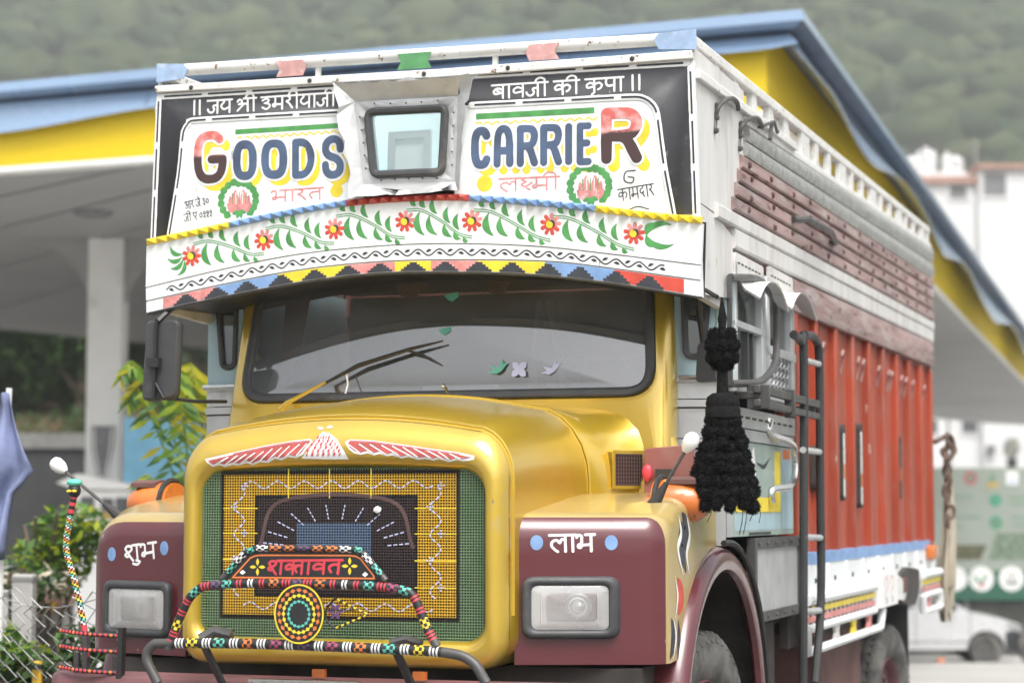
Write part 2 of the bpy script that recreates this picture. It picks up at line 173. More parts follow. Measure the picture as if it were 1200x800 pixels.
    def build(s, name, parent=None, mat=None, bevel=0., sharp=35., recalc=True, subsurf=0, seg=2, split=None):
        if split is not None:      # pieces further apart than this become objects of their own
            par = list(range(len(s.v)))
            def fd(a):
                while par[a] != a: par[a] = par[par[a]]; a = par[a]
                return a
            for f in s.f:
                for q in f[1:]: par[fd(q)] = fd(f[0])
            comp = {}
            for i, f in enumerate(s.f): comp.setdefault(fd(f[0]), []).append(i)
            boxes = []
            for fs in comp.values():
                vs = [s.v[k] for i in fs for k in s.f[i]]; boxes.append([fs, [min(v[a] for v in vs) for a in range(3)], [max(v[a] for v in vs) for a in range(3)]])
            merged = True
            while merged:
                merged = False; out = []
                for b in boxes:
                    for o in out:
                        if all(b[1][a]-split <= o[2][a] and o[1][a]-split <= b[2][a] for a in range(3)):
                            o[0] += b[0]; o[1] = [min(o[1][a], b[1][a]) for a in range(3)]; o[2] = [max(o[2][a], b[2][a]) for a in range(3)]; merged = True; break
                    else: out.append(b)
                boxes = out
            res = []
            for fs, _, _ in boxes:
                mb = MB(); ids = {}
                for i in sorted(fs):
                    f = []
                    for k in s.f[i]:
                        if k not in ids: ids[k] = len(mb.v); mb.v.append(s.v[k])
                        f.append(ids[k])
                    mb.cur = s.m[i]; mb.face(f, s.sm[i])
                res.append(mb.build(name, parent, mat, bevel, sharp, recalc, subsurf, seg))
            return res[0]
        me = bpy.data.meshes.new(name); me.from_pydata(s.v, [], s.f)
        keys = []
        for k in s.m:
            k = k or mat
            if k not in keys: keys.append(k)
        for k in keys: me.materials.append(MATS[k])
        me.polygons.foreach_set('material_index', [keys.index(k or mat) for k in s.m])
        me.polygons.foreach_set('use_smooth', [True]*len(s.f))
        if recalc:
            bm = bmesh.new(); bm.from_mesh(me); bmesh.ops.recalc_face_normals(bm, faces=bm.faces); bm.to_mesh(me); bm.free()
        me.set_sharp_from_angle(angle=radians(sharp)); me.update()
        o = bpy.data.objects.new(name, me); C.objects.link(o)
        if parent: o.parent = parent
        if bevel:
            b = o.modifiers.new('bevel', 'BEVEL'); b.width = bevel; b.segments = seg; b.limit_method = 'ANGLE'; b.angle_limit = radians(40); b.harden_normals = False
        if subsurf:
            b = o.modifiers.new('sub', 'SUBSURF'); b.levels = subsurf; b.render_levels = subsurf
        return o
def thing(name, label, cat, loc=(0,0,0), rz=0., group=None):
    o = bpy.data.objects.new(name, None); C.objects.link(o); o.empty_display_size = .2
    o.location = loc; o.rotation_euler = (0,0,rz); o['label'] = label; o['category'] = cat
    if group: o['group'] = group
    return o
def tag(o, label, cat, group=None):
    o['label'] = label; o['category'] = cat
    if group: o['group'] = group
    return o
def structure(o): o['kind'] = 'structure'; return o
def copyobj(o, parent=None):
    c = o.copy(); C.objects.link(c); c.parent = parent; return c
def cr(pts, n=6, closed=False):
    P = [Vector(p) for p in pts]; k = len(P); out = []
    if k < 3 and not closed:
        return [P[0].lerp(P[1], i/n) for i in range(n+1)] if k == 2 else P
    for i in range(k if closed else k-1):
        p0 = P[i-1] if (i or closed) else P[0]*2-P[1]; p1 = P[i]; p2 = P[(i+1)%k]; p3 = P[(i+2)%k] if (i+2 < k or closed) else P[-1]*2-P[-2]
        for j in range(n):
            t = j/n; out.append(.5*((2*p1)+(p2-p0)*t+(2*p0-5*p1+4*p2-p3)*t*t+(3*p1-p0-3*p2+p3)*t**3))
    if not closed: out.append(P[-1])
    return out
def resample(pts, n, closed=False):
    P = [Vector(p) for p in pts]
    if closed: P.append(P[0])
    L = [0]
    for a, b in zip(P, P[1:]): L.append(L[-1]+(b-a).length)
    out = []; k = 0
    for i in range(n):
        s = L[-1]*i/(n if closed else n-1)
        while k < len(L)-2 and L[k+1] < s: k += 1
        d = L[k+1]-L[k]; out.append(P[k].lerp(P[k+1], (s-L[k])/d if d > 0 else 0))
    return out
def rpoly(corners, rad, n=5):
    out = []; k = len(corners)
    for i in range(k):
        r = rad[i] if isinstance(rad, (list, tuple)) else rad
        p = Vector(corners[i]); a = (Vector(corners[i-1])-p).normalized(); b = (Vector(corners[(i+1)%k])-p).normalized()
        ang = a.angle(b); t = min(r/math.tan(ang/2), .49*(Vector(corners[i-1])-p).length, .49*(Vector(corners[(i+1)%k])-p).length)
        A = p+a*t; B = p+b*t
        for j in range(n+1):
            u = j/n; out.append(A*(1-u)**2+p*2*u*(1-u)+B*u*u)
    return [(v.x, v.y) for v in out]
def offset_poly(poly, d):
    n = len(poly); out = []
    ar = sum(poly[i][0]*poly[(i+1)%n][1]-poly[(i+1)%n][0]*poly[i][1] for i in range(n)); sg = 1 if ar > 0 else -1
    for i in range(n):
        a = Vector(poly[i-1]); p = Vector(poly[i]); b = Vector(poly[(i+1)%n])
        d0 = (p-a); d1 = (b-p)
        if d0.length < 1e-7: d0 = d1
        if d1.length < 1e-7: d1 = d0
        t = (d0.normalized()+d1.normalized()).normalized(); nn = Vector((t.y, -t.x))*sg
        c = max(.5, nn.dot(Vector((d0.normalized().y, -d0.normalized().x))*sg)); q = p+nn*d/c; out.append((q.x, q.y))
    return out
def interp(pts, x):
    for (x0, y0), (x1, y1) in zip(pts, pts[1:]):
        if x <= x1: return y0+(y1-y0)*(x-x0)/(x1-x0)
    return pts[-1][1]
FX = lambda Y: (lambda u, v, h: (u, Y-h, v))          # faces that look towards -Y: (x, z) in, h out of the face
SX = lambda X: (lambda u, v, h: (X+h, u, v))          # faces that look towards +X: (y, z) in
# ------------------------------------------------------------------ hand lettering: strokes on a unit box (headline 1, baseline 0)
CURL = [(.45,.55),(.28,.72),(.1,.58),(.12,.38),(.28,.32),(.45,.45)]
DEV = {
 'ज':(.78,1,[[(.62,1),(.62,0)],[(.62,.6),(.42,.6),(.36,.5),(.42,.3),(.34,.1),(.18,.06),(.06,.2),(.03,.32)]]),
 'य':(.74,1,[[(.58,1),(.58,0)],[(.16,1),(.25,.84),(.1,.62),(.1,.42),(.28,.26),(.58,.44)]]),
 'श्र':(.82,.5,[[(.66,1),(.66,0)],[(.04,.78),(.14,.93),(.3,.85),(.27,.66),(.12,.56)],[(.12,.56),(.4,.6),(.66,.56)],[(.42,.56),(.04,.06)]]),
 'श':(.78,.5,[[(.62,1),(.62,0)],[(.10,.66),(.04,.82),(.14,.98),(.30,.95),(.36,.78),(.26,.62),(.10,.54),(.02,.42),(.10,.30),(.22,.36),(.19,.46),(.30,.20),(.40,.0)]]),
 'उ':(.66,1,[[(.34,1),(.34,.88)],[(.08,.74),(.3,.86),(.46,.74),(.38,.58),(.24,.53),(.46,.46),(.52,.25),(.32,.06),(.08,.2)]]),
 'म':(.78,1,[[(.62,1),(.62,0)],[(.2,1),(.2,.42)],[(.2,.46),(.08,.4),(.06,.26),(.17,.22),(.24,.36),(.62,.38)]]),
 'भ':(.82,.4,[[(.66,1),(.66,0)],[(.03,.84),(.1,.98),(.24,.92),(.25,.7),(.25,.42)],[(.25,.46),(.12,.4),(.1,.26),(.2,.22),(.28,.36),(.66,.4)]]),
 'र':(.52,1,[[(.14,1),(.3,.84),(.26,.66),(.1,.56),(.24,.42),(.44,.04)]]),
 'ा':(.3,1,[[(.16,1),(.16,0)]]),
 'ी':(.36,1,[[(.2,1),(.2,0)],[(.2,1),(.16,1.26),(-.06,1.36),(-.24,1.22),(-.3,1.02)]]),
 'ब':(.74,1,[[(.58,1),(.58,0)],[(.58,.62),(.3,.74),(.1,.56),(.18,.34),(.58,.42)],[(.22,.62),(.46,.4)]]),
 'व':(.74,1,[[(.58,1),(.58,0)],[(.58,.62),(.3,.74),(.1,.56),(.18,.34),(.58,.42)]]),
 'क':(.96,1,[[(.46,1),(.46,0)],[(.46,.58),(.26,.72),(.08,.56),(.14,.36),(.46,.44)],[(.46,.56),(.68,.7),(.84,.54),(.78,.3),(.66,.2)]]),
 'ृ':(0.,0,[[(-.5,-.02),(-.62,-.16),(-.5,-.3),(-.26,-.28)]]),
 'प':(.68,1,[[(.52,1),(.52,0)],[(.12,1),(.1,.62),(.22,.42),(.52,.46)]]),
 'ल':(.84,1,[[(.68,1),(.68,0)],[(.68,.7),(.52,.74),(.44,.54),(.3,.7),(.12,.6),(.08,.36),(.24,.1),(.34,0)]]),
 'त':(.7,1,[[(.54,1),(.54,0)],[(.54,.68),(.26,.66),(.1,.46),(.2,.12)]]),
 'क्त':(1.0,1,[[(.42,1),(.42,0)],[(.42,.58),(.24,.72),(.08,.56),(.14,.36),(.42,.44)],[(.84,1),(.84,0)],[(.84,.62),(.62,.64),(.42,.54)],[(.62,.64),(.52,.4),(.6,.14)]]),
 'क्ष्':(.5,1,[[(.26,1),(.1,.86),(.26,.7),(.08,.5),(.22,.34),(.42,.5),(.5,.62)],[(.22,.34),(.42,.06)]]),
 'ु':(0.,0,[[(-.22,0),(-.06,-.12),(-.18,-.28),(-.4,-.2)]]),
 'द':(.6,1,[[(.36,1),(.36,.82),(.14,.7),(.1,.48),(.26,.36),(.4,.5),(.34,.28),(.46,.04)]]),
 'आ':(1.0,1,[[(.04,.78),(.2,.92),(.34,.78),(.2,.58),(.38,.4),(.24,.1),(.04,.22)],[(.28,.55),(.62,.55)],[(.62,1),(.62,0)],[(.86,1),(.86,0)]]),
 'े':(0.,0,[[(-.16,1),(-.4,1.34)]]),
 'ए':(.66,1,[[(.12,1),(.12,.62),(.3,.46),(.5,.52),(.5,1)],[(.28,.46),(.48,.04)]]),
 '३':(.56,0,[[(.08,.84),(.28,.94),(.4,.78),(.22,.6),(.42,.44),(.3,.24),(.12,.24),(.42,0)]]),
 '०':(.56,0,[[(.28,.8),(.1,.6),(.12,.3),(.3,.2),(.44,.42),(.42,.68),(.28,.8)]]),
 '९':(.5,0,[[(.34,.6),(.16,.62),(.18,.86),(.36,.86),(.4,.62),(.3,.34),(.12,.2),(.4,.06)]]),
 '|':(.34,0,[[(.16,1.08),(.16,-.02)]]),
 ' ':(.3,0,[]),
}
def dev_tokens(t):
    out = []; i = 0; ks = sorted(DEV, key=len, reverse=True)
    while i < len(t):
        for k in ks:
            if t.startswith(k, i): out.append(k); i += len(k); break
        else: i += 1
    return out
def dev_word(mb, text, a, b, h, wd, mat, fr, lift=.0005, slant=0.):
    tk = dev_tokens(text); tot = sum(DEV[k][0] for k in tk); a = Vector(a); b = Vector(b); e = (b-a); sx = e.length/tot; e.normalize(); up = Vector((-e.y, e.x))
    def pt(u, v): q = a+e*(u*sx+slant*v*h)+up*((v-1)*h); return (q.x, q.y)
    mb.mat(mat); x = 0; k = 0; run = None
    def line(r):
        nonlocal k
        if r and r[1]-r[0] > .05: mb.ribbon([pt(r[0], 1), pt((r[0]+r[1])/2, 1.0), pt(r[1], 1)], wd, fr, lift+.00002*k, dome=wd*.06); k += 1
    for t in tk:
        adv, hl, st = DEV[t]
        for s in st:
            pts = cr([(px+x, py) for px, py in s], 5) if len(s) > 2 else [Vector((s[0][0]+x, s[0][1])), Vector(((s[0][0]+s[1][0])/2+x, (s[0][1]+s[1][1])/2)), Vector((s[1][0]+x, s[1][1]))]
            mb.ribbon([pt(p[0]+random.uniform(-.006,.006), p[1]) for p in pts], wd*random.uniform(.92,1.08), fr, lift+.00002*k, dome=wd*.06); k += 1
        if hl:
            s0 = x+(adv*.5 if hl < 1 else 0)
            if hl < 1: line(run); run = None
            run = (run[0] if run else s0, x+adv)
        elif adv > 0: line(run); run = None
        x += adv
    line(run)
EL = lambda cx, cy, rx, ry, a0, a1, n=20: [(cx+rx*cos(radians(a0+(a1-a0)*i/n)), cy+ry*sin(radians(a0+(a1-a0)*i/n))) for i in range(n+1)]
def stadium(a0, a1):   # tall round letter on the unit box: two arcs and straight sides
    out = []
    for i in range(33):
        t = radians(a0+(a1-a0)*i/32); c, s_ = cos(t), sin(t); n = 2.7
        out.append((.5+.5*math.copysign(abs(c)**(2/n), c), .5+.5*math.copysign(abs(s_)**(2/n), s_)))
    return out
ROM = {
 'O':[('c', stadium(0, 348.75))], 'C':[('o', stadium(38, 322))], 'I':[('b', [(.5,0),(.5,1)])],
 'G':[('o', stadium(48, 352)+[(1,.42)]), ('b', [(1,.45),(.55,.45)])],
 'D':[('b', [(0,0),(0,1)]), ('o', [(0,1),(.35,1)]+[(.35+.65*cos(radians(a)), .5+.5*sin(radians(a))) for a in range(85,-86,-10)]+[(.35,0),(0,0)])],
 'S':[('o', [(1,.72),(.96,.88),(.72,1),(.35,1),(.06,.88),(.02,.68),(.25,.54),(.72,.45),(.98,.3),(.94,.1),(.68,0),(.3,0),(.05,.12),(0,.28)])],
 'A':[('o', [(0,0),(.02,.55),(.1,.86),(.32,1),(.68,1),(.9,.86),(.98,.55),(1,0)]), ('b', [(.02,.38),(.98,.38)])],
 'R':[('b', [(0,0),(0,1)]), ('o', [(0,1),(.5,1),(.85,.96),(1,.78),(.85,.56),(.5,.5),(0,.5)]), ('o', [(.42,.5),(.68,.4),(1,0)])],
 'E':[('b', [(0,0),(0,1)]), ('b', [(0,1),(1,1)]), ('b', [(0,.52),(.85,.52)]), ('b', [(0,0),(1,0)])],
}
def roman(mb, ch, quad, wd, mat, fr, lift, grow=0., shift=(0,0)):
    tl, tr, br, bl = [Vector(p) for p in quad]; W = (tr-tl).length; H = (tl-bl).length
    ix = wd/2/W; iy = wd/2/H; mb.mat(mat); k = 0
    def pt(u, v):
        if ch == 'I': u = .5
        u = ix+(1-2*ix)*u; v = iy+(1-2*iy)*v; q = (bl*(1-u)+br*u)*(1-v)+(tl*(1-u)+tr*u)*v; return (q.x+shift[0], q.y+shift[1])
    for kind, pts in ROM[ch]:
        P = [Vector(p) for p in pts]
        if kind == 'o' and len(P) < 20: P = cr(P, 4)
        if kind == 'b': P = [P[0].lerp(P[1], i/3) for i in range(4)]
        q = [pt(*p) for p in P]
        mb.ribbon(q, wd+grow, fr, lift+.00005*k, closed=kind == 'c', dome=.0004); k += 1
# ------------------------------------------------------------------ truck materials
paint('gold', (.68,.455,.032), .36, chips=(.30,.24,.15), chip_at=.69, chip_scale=11, metal=.62, coat=1., var=.12, scale=2.5, dirt=(.56,.46,.22), dirt_amt=.12, dscale=3, coat_rough=.2, bump=.14, bscale=3.5)
MATS['gold'].node_tree.nodes['Principled BSDF'].inputs['Coat IOR'].default_value = 1.9
paint('maroon', (.10,.016,.023), .34, chips=(.32,.24,.23), chip_at=.69, chip_scale=14, coat=.8, var=.2, scale=3, coat_rough=.12, dirt=(.2,.09,.08), dirt_amt=.1)
paint('maroon_dull', (.17,.075,.08), .55, var=.3, scale=5, dirt=(.28,.2,.19), dirt_amt=.35)
paint('fender', (.125,.018,.026), .34, coat=.8, coat_rough=.12)
m = MATS['fender']; N, L, b = nodes(m)     # two-tone fender: maroon face, sand-gold flank and top with a painted flame on the flank
tc = N.new('ShaderNodeTexCoord'); sp = N.new('ShaderNodeSeparateXYZ'); L.new(tc.outputs['Object'], sp.inputs[0])
ax = N.new('ShaderNodeMath'); ax.operation = 'ADD'; ax.inputs[1].default_value = .03; L.new(sp.outputs[0], ax.inputs[0])
ab = N.new('ShaderNodeMath'); ab.operation = 'ABSOLUTE'; L.new(ax.outputs[0], ab.inputs[0])
mu = N.new('ShaderNodeMath'); mu.operation = 'MULTIPLY_ADD'; mu.inputs[1].default_value = -.36; L.new(ab.outputs[0], mu.inputs[0]); L.new(sp.outputs[1], mu.inputs[2])
gt = N.new('ShaderNodeMath'); gt.operation = 'GREATER_THAN'; gt.inputs[1].default_value = -.885; L.new(mu.outputs[0], gt.inputs[0])
mx = N.new('ShaderNodeMix'); mx.data_type = 'RGBA'; L.new(gt.outputs[0], mx.inputs['Factor'])
mx.inputs['A'].default_value = (.10,.016,.022,1)
n1 = N.new('ShaderNodeTexNoise'); n1.inputs['Scale'].default_value = 4; L.new(tc.outputs['Object'], n1.inputs['Vector'])
cm = N.new('ShaderNodeMix'); cm.data_type = 'RGBA'; L.new(n1.outputs[0], cm.inputs['Factor']); cm.inputs['A'].default_value = (.43,.29,.055,1); cm.inputs['B'].default_value = (.41,.33,.17,1)
L.new(cm.outputs['Result'], mx.inputs['B'])
n4 = N.new('ShaderNodeTexNoise'); n4.inputs['Scale'].default_value = 13; n4.inputs['Detail'].default_value = 10; n4.inputs['Roughness'].default_value = .62; L.new(tc.outputs['Object'], n4.inputs['Vector'])
r4 = N.new('ShaderNodeMapRange'); r4.inputs[1].default_value = .69; r4.inputs[2].default_value = .705; L.new(n4.outputs[0], r4.inputs[0])
m4 = N.new('ShaderNodeMix'); m4.data_type = 'RGBA'; L.new(r4.outputs[0], m4.inputs['Factor']); L.new(mx.outputs['Result'], m4.inputs['A']); m4.inputs['B'].default_value = (.33,.25,.22,1); L.new(m4.outputs['Result'], b.inputs['Base Color'])
paint('board_white', (.76,.79,.79), .42, var=.06, scale=3, dirt=(.52,.50,.45), dirt_amt=.34, dscale=4, stretch=(2.6,1,.5), chips=(.40,.38,.35), chip_at=.70, chip_scale=14)
paint('old_white', (.70,.70,.67), .5, chips=(.20,.13,.09), chip_at=.63, chip_scale=30, var=.1, scale=8, dirt=(.30,.25,.21), dirt_amt=.22, dscale=14)
paint('side_white', (.64,.63,.605), .5, chips=(.33,.27,.23), chip_at=.665, chip_scale=16, var=.12, scale=2, dirt=(.40,.36,.32), dirt_amt=.5, dscale=2.2, stretch=(1,3,.7), bump=.1, bscale=12)
paint('charcoal', (.045,.046,.052), .5, chips=(.2,.2,.2), chip_at=.70, chip_scale=18, var=.2, scale=4, dirt=(.12,.12,.13), dirt_amt=.1, dscale=14)
paint('silver', (.58,.59,.59), .42, metal=.55, var=.15, scale=5, dirt=(.34,.33,.31), dirt_amt=.2, dscale=6, bump=.25, bscale=9)
paint('foil', (.58,.59,.59), .38, metal=.35, var=.12, scale=9, bump=.55, bscale=14, dirt=(.4,.39,.37), dirt_amt=.12, dscale=16)
paint('emboss', (.50,.50,.485), .38, metal=.55, var=.2, scale=20, bump=.9, bscale=38, dirt=(.30,.27,.25), dirt_amt=.3, dscale=20)
paint('chrome', (.75,.75,.73), .2, metal=1, var=.1, dirt=(.3,.27,.22), dirt_amt=.2, dscale=30)
paint('pink_wood', (.33,.222,.21), .65, chips=(.16,.07,.06), chip_at=.60, chip_scale=14, var=.35, scale=7, stretch=(1,.25,2), dirt=(.43,.40,.38), dirt_amt=.75, dscale=9, bump=.4, bscale=25)
paint('red', (.36,.060,.027), .5, chips=(.42,.30,.26), chip_at=.68, chip_scale=12, var=.25, scale=2.4, stretch=(1,1.2,.35), dirt=(.30,.15,.12), dirt_amt=.5, dscale=4)
paint('eagle_red', (.50,.10,.09), .5, var=.3, scale=30, dirt=(.62,.4,.37), dirt_amt=.3, dscale=30)
paint('red_dull', (.30,.10,.085), .6, var=.25, scale=4, dirt=(.36,.2,.17), dirt_amt=.4)
paint('rail_grey', (.09,.088,.085), .45, metal=.3, var=.2, scale=9, dirt=(.2,.19,.18), dirt_amt=.2)
paint('black', (.02,.02,.021), .45, var=.2); paint('rubber', (.03,.03,.03), .62, var=.3, scale=9)
paint('gasket', (.05,.052,.055), .5, var=.2, scale=9, dirt=(.17,.16,.15), dirt_amt=.2)
paint('tyre', (.07,.068,.064), .82, var=.3, scale=8, dirt=(.22,.21,.195), dirt_amt=.9, dscale=5)
paint('under', (.05,.043,.038), .8, var=.4, scale=5, dirt=(.12,.10,.08), dirt_amt=.3)
paint('mud', (.13,.065,.058), .8, var=.3, scale=4, dirt=(.19,.14,.12), dirt_amt=.3)
paint('pale_blue', (.36,.50,.55), .45, var=.12, scale=5, dirt=(.3,.33,.33), dirt_amt=.2)
paint('room_blue', (.68,.82,.84), .5, var=.08, scale=3, dirt=(.4,.45,.45), dirt_amt=.12)
paint('p_blue', (.085,.13,.225), .4, col2=(.055,.075,.125), scale=9); paint('p_sky', (.20,.34,.60), .45, var=.2, scale=12, dirt=(.45,.5,.58), dirt_amt=.1, dscale=30)
paint('p_yellow', (.80,.62,.04), .42, var=.15, scale=14, dirt=(.75,.7,.4), dirt_amt=.1, dscale=40); paint('p_white', (.82,.82,.81), .45, var=.06)
paint('p_green', (.08,.30,.085), .45, var=.25, scale=20); paint('p_red', (.60,.075,.05), .45, var=.2, scale=16); paint('p_bead', (.46,.065,.05), .4, var=.2, scale=16)
paint('p_pink', (.66,.25,.235), .5, var=.3, scale=22, dirt=(.80,.70,.68), dirt_amt=.32, dscale=34); paint('p_ink', (.035,.04,.05), .5, var=.3, scale=16)
paint('p_orange', (.72,.20,.05), .45, var=.15); paint('p_teal', (.11,.50,.40), .45, var=.15); paint('p_purple', (.14,.075,.17), .45); paint('p_magenta', (.33,.06,.13), .45)
paint('faded_pink', (.60,.33,.31), .5, var=.2, scale=16, dirt=(.74,.68,.66), dirt_amt=.45, dscale=22); paint('faded_green', (.10,.31,.12), .5, var=.2, scale=16, dirt=(.3,.4,.3), dirt_amt=.3, dscale=25); paint('faded_sky', (.33,.45,.64), .5, var=.2, scale=16, dirt=(.6,.64,.7), dirt_amt=.4, dscale=25)
paint('p_crimson', (.62,.055,.075), .45, var=.2); paint('amber', (.60,.16,.028), .28, coat=.6, var=.25, scale=7, dirt=(.5,.3,.2), dirt_amt=.2)
paint('lavender', (.50,.52,.74), .5, var=.06); paint('mint', (.12,.42,.33), .5, var=.1)
paint('p_two', (.6,.2,.18), .45)
m = MATS['p_two']; N, L, b = nodes(m)      # the big G and R: faded red above, dark brown below, as painted
tc = N.new('ShaderNodeTexCoord'); sp = N.new('ShaderNodeSeparateXYZ'); L.new(tc.outputs['Object'], sp.inputs[0])
nn = N.new('ShaderNodeTexNoise'); nn.inputs['Scale'].default_value = 24; nn.inputs['Detail'].default_value = 6; L.new(tc.outputs['Object'], nn.inputs['Vector'])
# the split runs along a line rising to the right, halfway up each letter
mu = N.new('ShaderNodeMath'); mu.operation = 'MULTIPLY_ADD'; mu.inputs[1].default_value = -.0; L.new(sp.outputs[0], mu.inputs[0]); L.new(sp.outputs[2], mu.inputs[2])
m1 = N.new('ShaderNodeMath'); m1.operation = 'MULTIPLY_ADD'; m1.inputs[1].default_value = .03; L.new(nn.outputs[0], m1.inputs[0]); L.new(mu.outputs[0], m1.inputs[2])
gt = N.new('ShaderNodeMapRange'); gt.inputs[1].default_value = 2.985; gt.inputs[2].default_value = 2.998; L.new(m1.outputs[0], gt.inputs[0])
mx = N.new('ShaderNodeMix'); mx.data_type = 'RGBA'; L.new(gt.outputs[0], mx.inputs['Factor']); mx.inputs['A'].default_value = (.065,.035,.035,1)
fd = N.new('ShaderNodeMapRange'); fd.inputs[1].default_value = .42; fd.inputs[2].default_value = .66; L.new(nn.outputs[0], fd.inputs[0])
pm = N.new('ShaderNodeMix'); pm.data_type = 'RGBA'; L.new(fd.outputs[0], pm.inputs['Factor']); pm.inputs['A'].default_value = (.60,.13,.11,1); pm.inputs['B'].default_value = (.66,.40,.38,1)
L.new(pm.outputs['Result'], mx.inputs['B']); L.new(mx.outputs['Result'], b.inputs['Base Color'])
glass('screen_glass', (.80,.84,.85), refl=.27, rough=.035, dust_sheen=.13, dust_sheen_col=(.46,.49,.54), dark=.8)
glass('pane', (.8,.86,.88), refl=.08, rough=.03, dust_sheen=.06)
glass('port_glass', (.95,.99,.99), refl=.02, rough=.05, dust_sheen=.16, dust_sheen_col=(.75,.88,.9))  # pale bluish layer paints the bright room and sky sheen onto the glass
glass('lens', (.97,.97,.97), refl=.08, rough=.04, dust_sheen=.30, dust_sheen_col=(.85,.85,.83))  # whitish layer paints a bright sheen onto the lens
paint('reflector', (.95,.95,.94), .22, metal=.2, var=.02, bump=.35, bscale=18)
paint('tassel_black', (.016,.016,.017), .95, var=.3, scale=60, bump=1., bscale=220, spec=.1)
paint('grille_dark', (.012,.012,.012), .8, var=.3)
paint('door_paint', (.30,.38,.34), .45, var=.12, scale=5, dirt=(.45,.48,.46), dirt_amt=.25)
# screen wires: green border, yellow frame, dark heart with a blue middle - painted rectangles
paint('screen_wire', (.2,.3,.15), .6); m = MATS['screen_wire']; N, L, b = nodes(m)
tc = N.new('ShaderNodeTexCoord'); sp = N.new('ShaderNodeSeparateXYZ'); L.new(tc.outputs['Object'], sp.inputs[0])
def rect(x0, x1, z0, z1):
    out = None
    for src, v, op in ((0,x0,'GREATER_THAN'),(0,x1,'LESS_THAN'),(2,z0,'GREATER_THAN'),(2,z1,'LESS_THAN')):
        q = N.new('ShaderNodeMath'); q.operation = op; q.inputs[1].default_value = v; L.new(sp.outputs[src], q.inputs[0])
        if out is None: out = q.outputs[0]
        else:
            r = N.new('ShaderNodeMath'); r.operation = 'MULTIPLY'; L.new(out, r.inputs[0]); L.new(q.outputs[0], r.inputs[1]); out = r.outputs[0]
    return out
colr = None
nz = N.new('ShaderNodeTexNoise'); nz.inputs['Scale'].default_value = 9; L.new(tc.outputs['Object'], nz.inputs['Vector'])
gm = N.new('ShaderNodeMix'); gm.data_type = 'RGBA'; L.new(nz.outputs[0], gm.inputs['Factor']); gm.inputs['A'].default_value = (.10,.21,.08,1); gm.inputs['B'].default_value = (.23,.31,.20,1); colr = gm.outputs['Result']
for r_, c_ in (((-.50,.48,1.035,1.60),(.03,.025,.02)),((-.487,.466,1.051,1.5845),(.64,.39,.035)),((-.355,.313,1.12,1.505),(.02,.018,.02)),((-.345,.303,1.13,1.4956),(.055,.038,.038)),((-.18,.125,1.15,1.40),(.13,.19,.29))):
    mx = N.new('ShaderNodeMix'); mx.data_type = 'RGBA'; L.new(rect(*r_), mx.inputs['Factor']); L.new(colr, mx.inputs['A']); mx.inputs['B'].default_value = (*c_, 1); colr = mx.outputs['Result']
L.new(colr, b.inputs['Base Color'])

# ------------------------------------------------------------------ the truck
Rz = Matrix.Rotation(-YAW, 4, 'Z'); CAMT = Vector((3.1505, -8.2261, 0)); TLOC = Rz @ (-CAMT)
def T(p): return TLOC + Rz @ Vector(p)          # truck metres -> site metres
TM = Matrix.Translation(TLOC) @ Rz
truck = thing('goods_truck', 'gold bonneted goods truck with a white hand-painted name board and a red load body', 'truck', TLOC, -YAW)
def rect_poly(x0, x1, z0, z1): return [(x0,z0),(x1,z0),(x1,z1),(x0,z1)]

# --- name board over the cab -------------------------------------------------
F0 = FX(0.)
board = MB().mat('board_white'); board.prism(DATA['board'], F0, 0, .03)
board.mat('charcoal').prism(DATA['dark'], F0, .0295, .034)
board.mat('board_white').prism(DATA['whiteL'], F0, .032, .038).prism(DATA['whiteR'], F0, .032, .038)
brd = board.build('name_board', truck)
FB = FX(-.038)       # face of the white fields, FB(u,v,h) rises from it
FD = FX(-.034)
tm = MB()
def trim(mb, pts, fr, step=.105):
    P = resample(cr([(p[0],p[1]) for p in pts], 8) if len(pts) > 2 else [Vector(p) for p in pts], 60)
    mb.mat('p_white').ribbon(P, .026, fr, .003, dome=.002)
    # black dashes between white rivet blocks
    ln = sum((b-a).length for a, b in zip(P, P[1:])); k = max(2, int(ln/.19)); Q = resample(P, k*14+1)
    for i in range(k):
        seg = Q[i*14+1:i*14+14]; mb.mat('p_ink').ribbon(seg, .008, fr, .0058, dome=.0005, cap=False)
for q in (DATA['trimL'], DATA['trimR']): trim(tm, q, FB)
for q in DATA['trimOuter']: trim(tm, q, FD)
tm.build('dashed_trim', brd, split=.01)
ld = MB().mat('old_white').prism(DATA['ledge'], F0, -.02, .055); ld.build('top_ledge', brd, bevel=.004)
bolts = MB().mat('under')
for px in (-1.03,-.47,.05,.42,.95):
    z = interp([(p[0], p[1]) for p in (DATA['ledge'][0], DATA['ledge'][1], DATA['ledge'][2])], px)-.018
    bolts.ico((px, -.057, z), .011, 1, sq=(1,.6,1))
bolts.build('ledge_bolt', brd, split=.01)
let = MB()
u_ = DATA['unit']
for ch, q, wd, col in DATA['letters']:
    big = 1.5 if col == 'two' else 1
    roman(let, ch, q, wd, 'p_yellow', FB, .0004, grow=.004, shift=(.026*big**.3, -.028*big**.3))
    roman(let, ch, q, wd, 'board_white', FB, .0018, grow=.020)
for ch, q, wd, col in DATA['letters']: roman(let, ch, q, wd, 'p_two' if col == 'two' else 'p_blue', FB, .0032)
for ch, q, wd, col in DATA['letters']:      # thin yellow counters inside the round letters
    if ch in 'OGD':
        c_ = sum((Vector(p) for p in q), Vector((0,0)))/4; H = (Vector(q[0])-Vector(q[3])).length
        if ch != 'G': let.mat('p_yellow').ribbon([(c_.x, c_.y-H*.24), (c_.x, c_.y), (c_.x+.003, c_.y+H*.22)], .017, FB, .0034)
let.build('roman_lettering', brd, recalc=False, split=.05)
dv = MB()
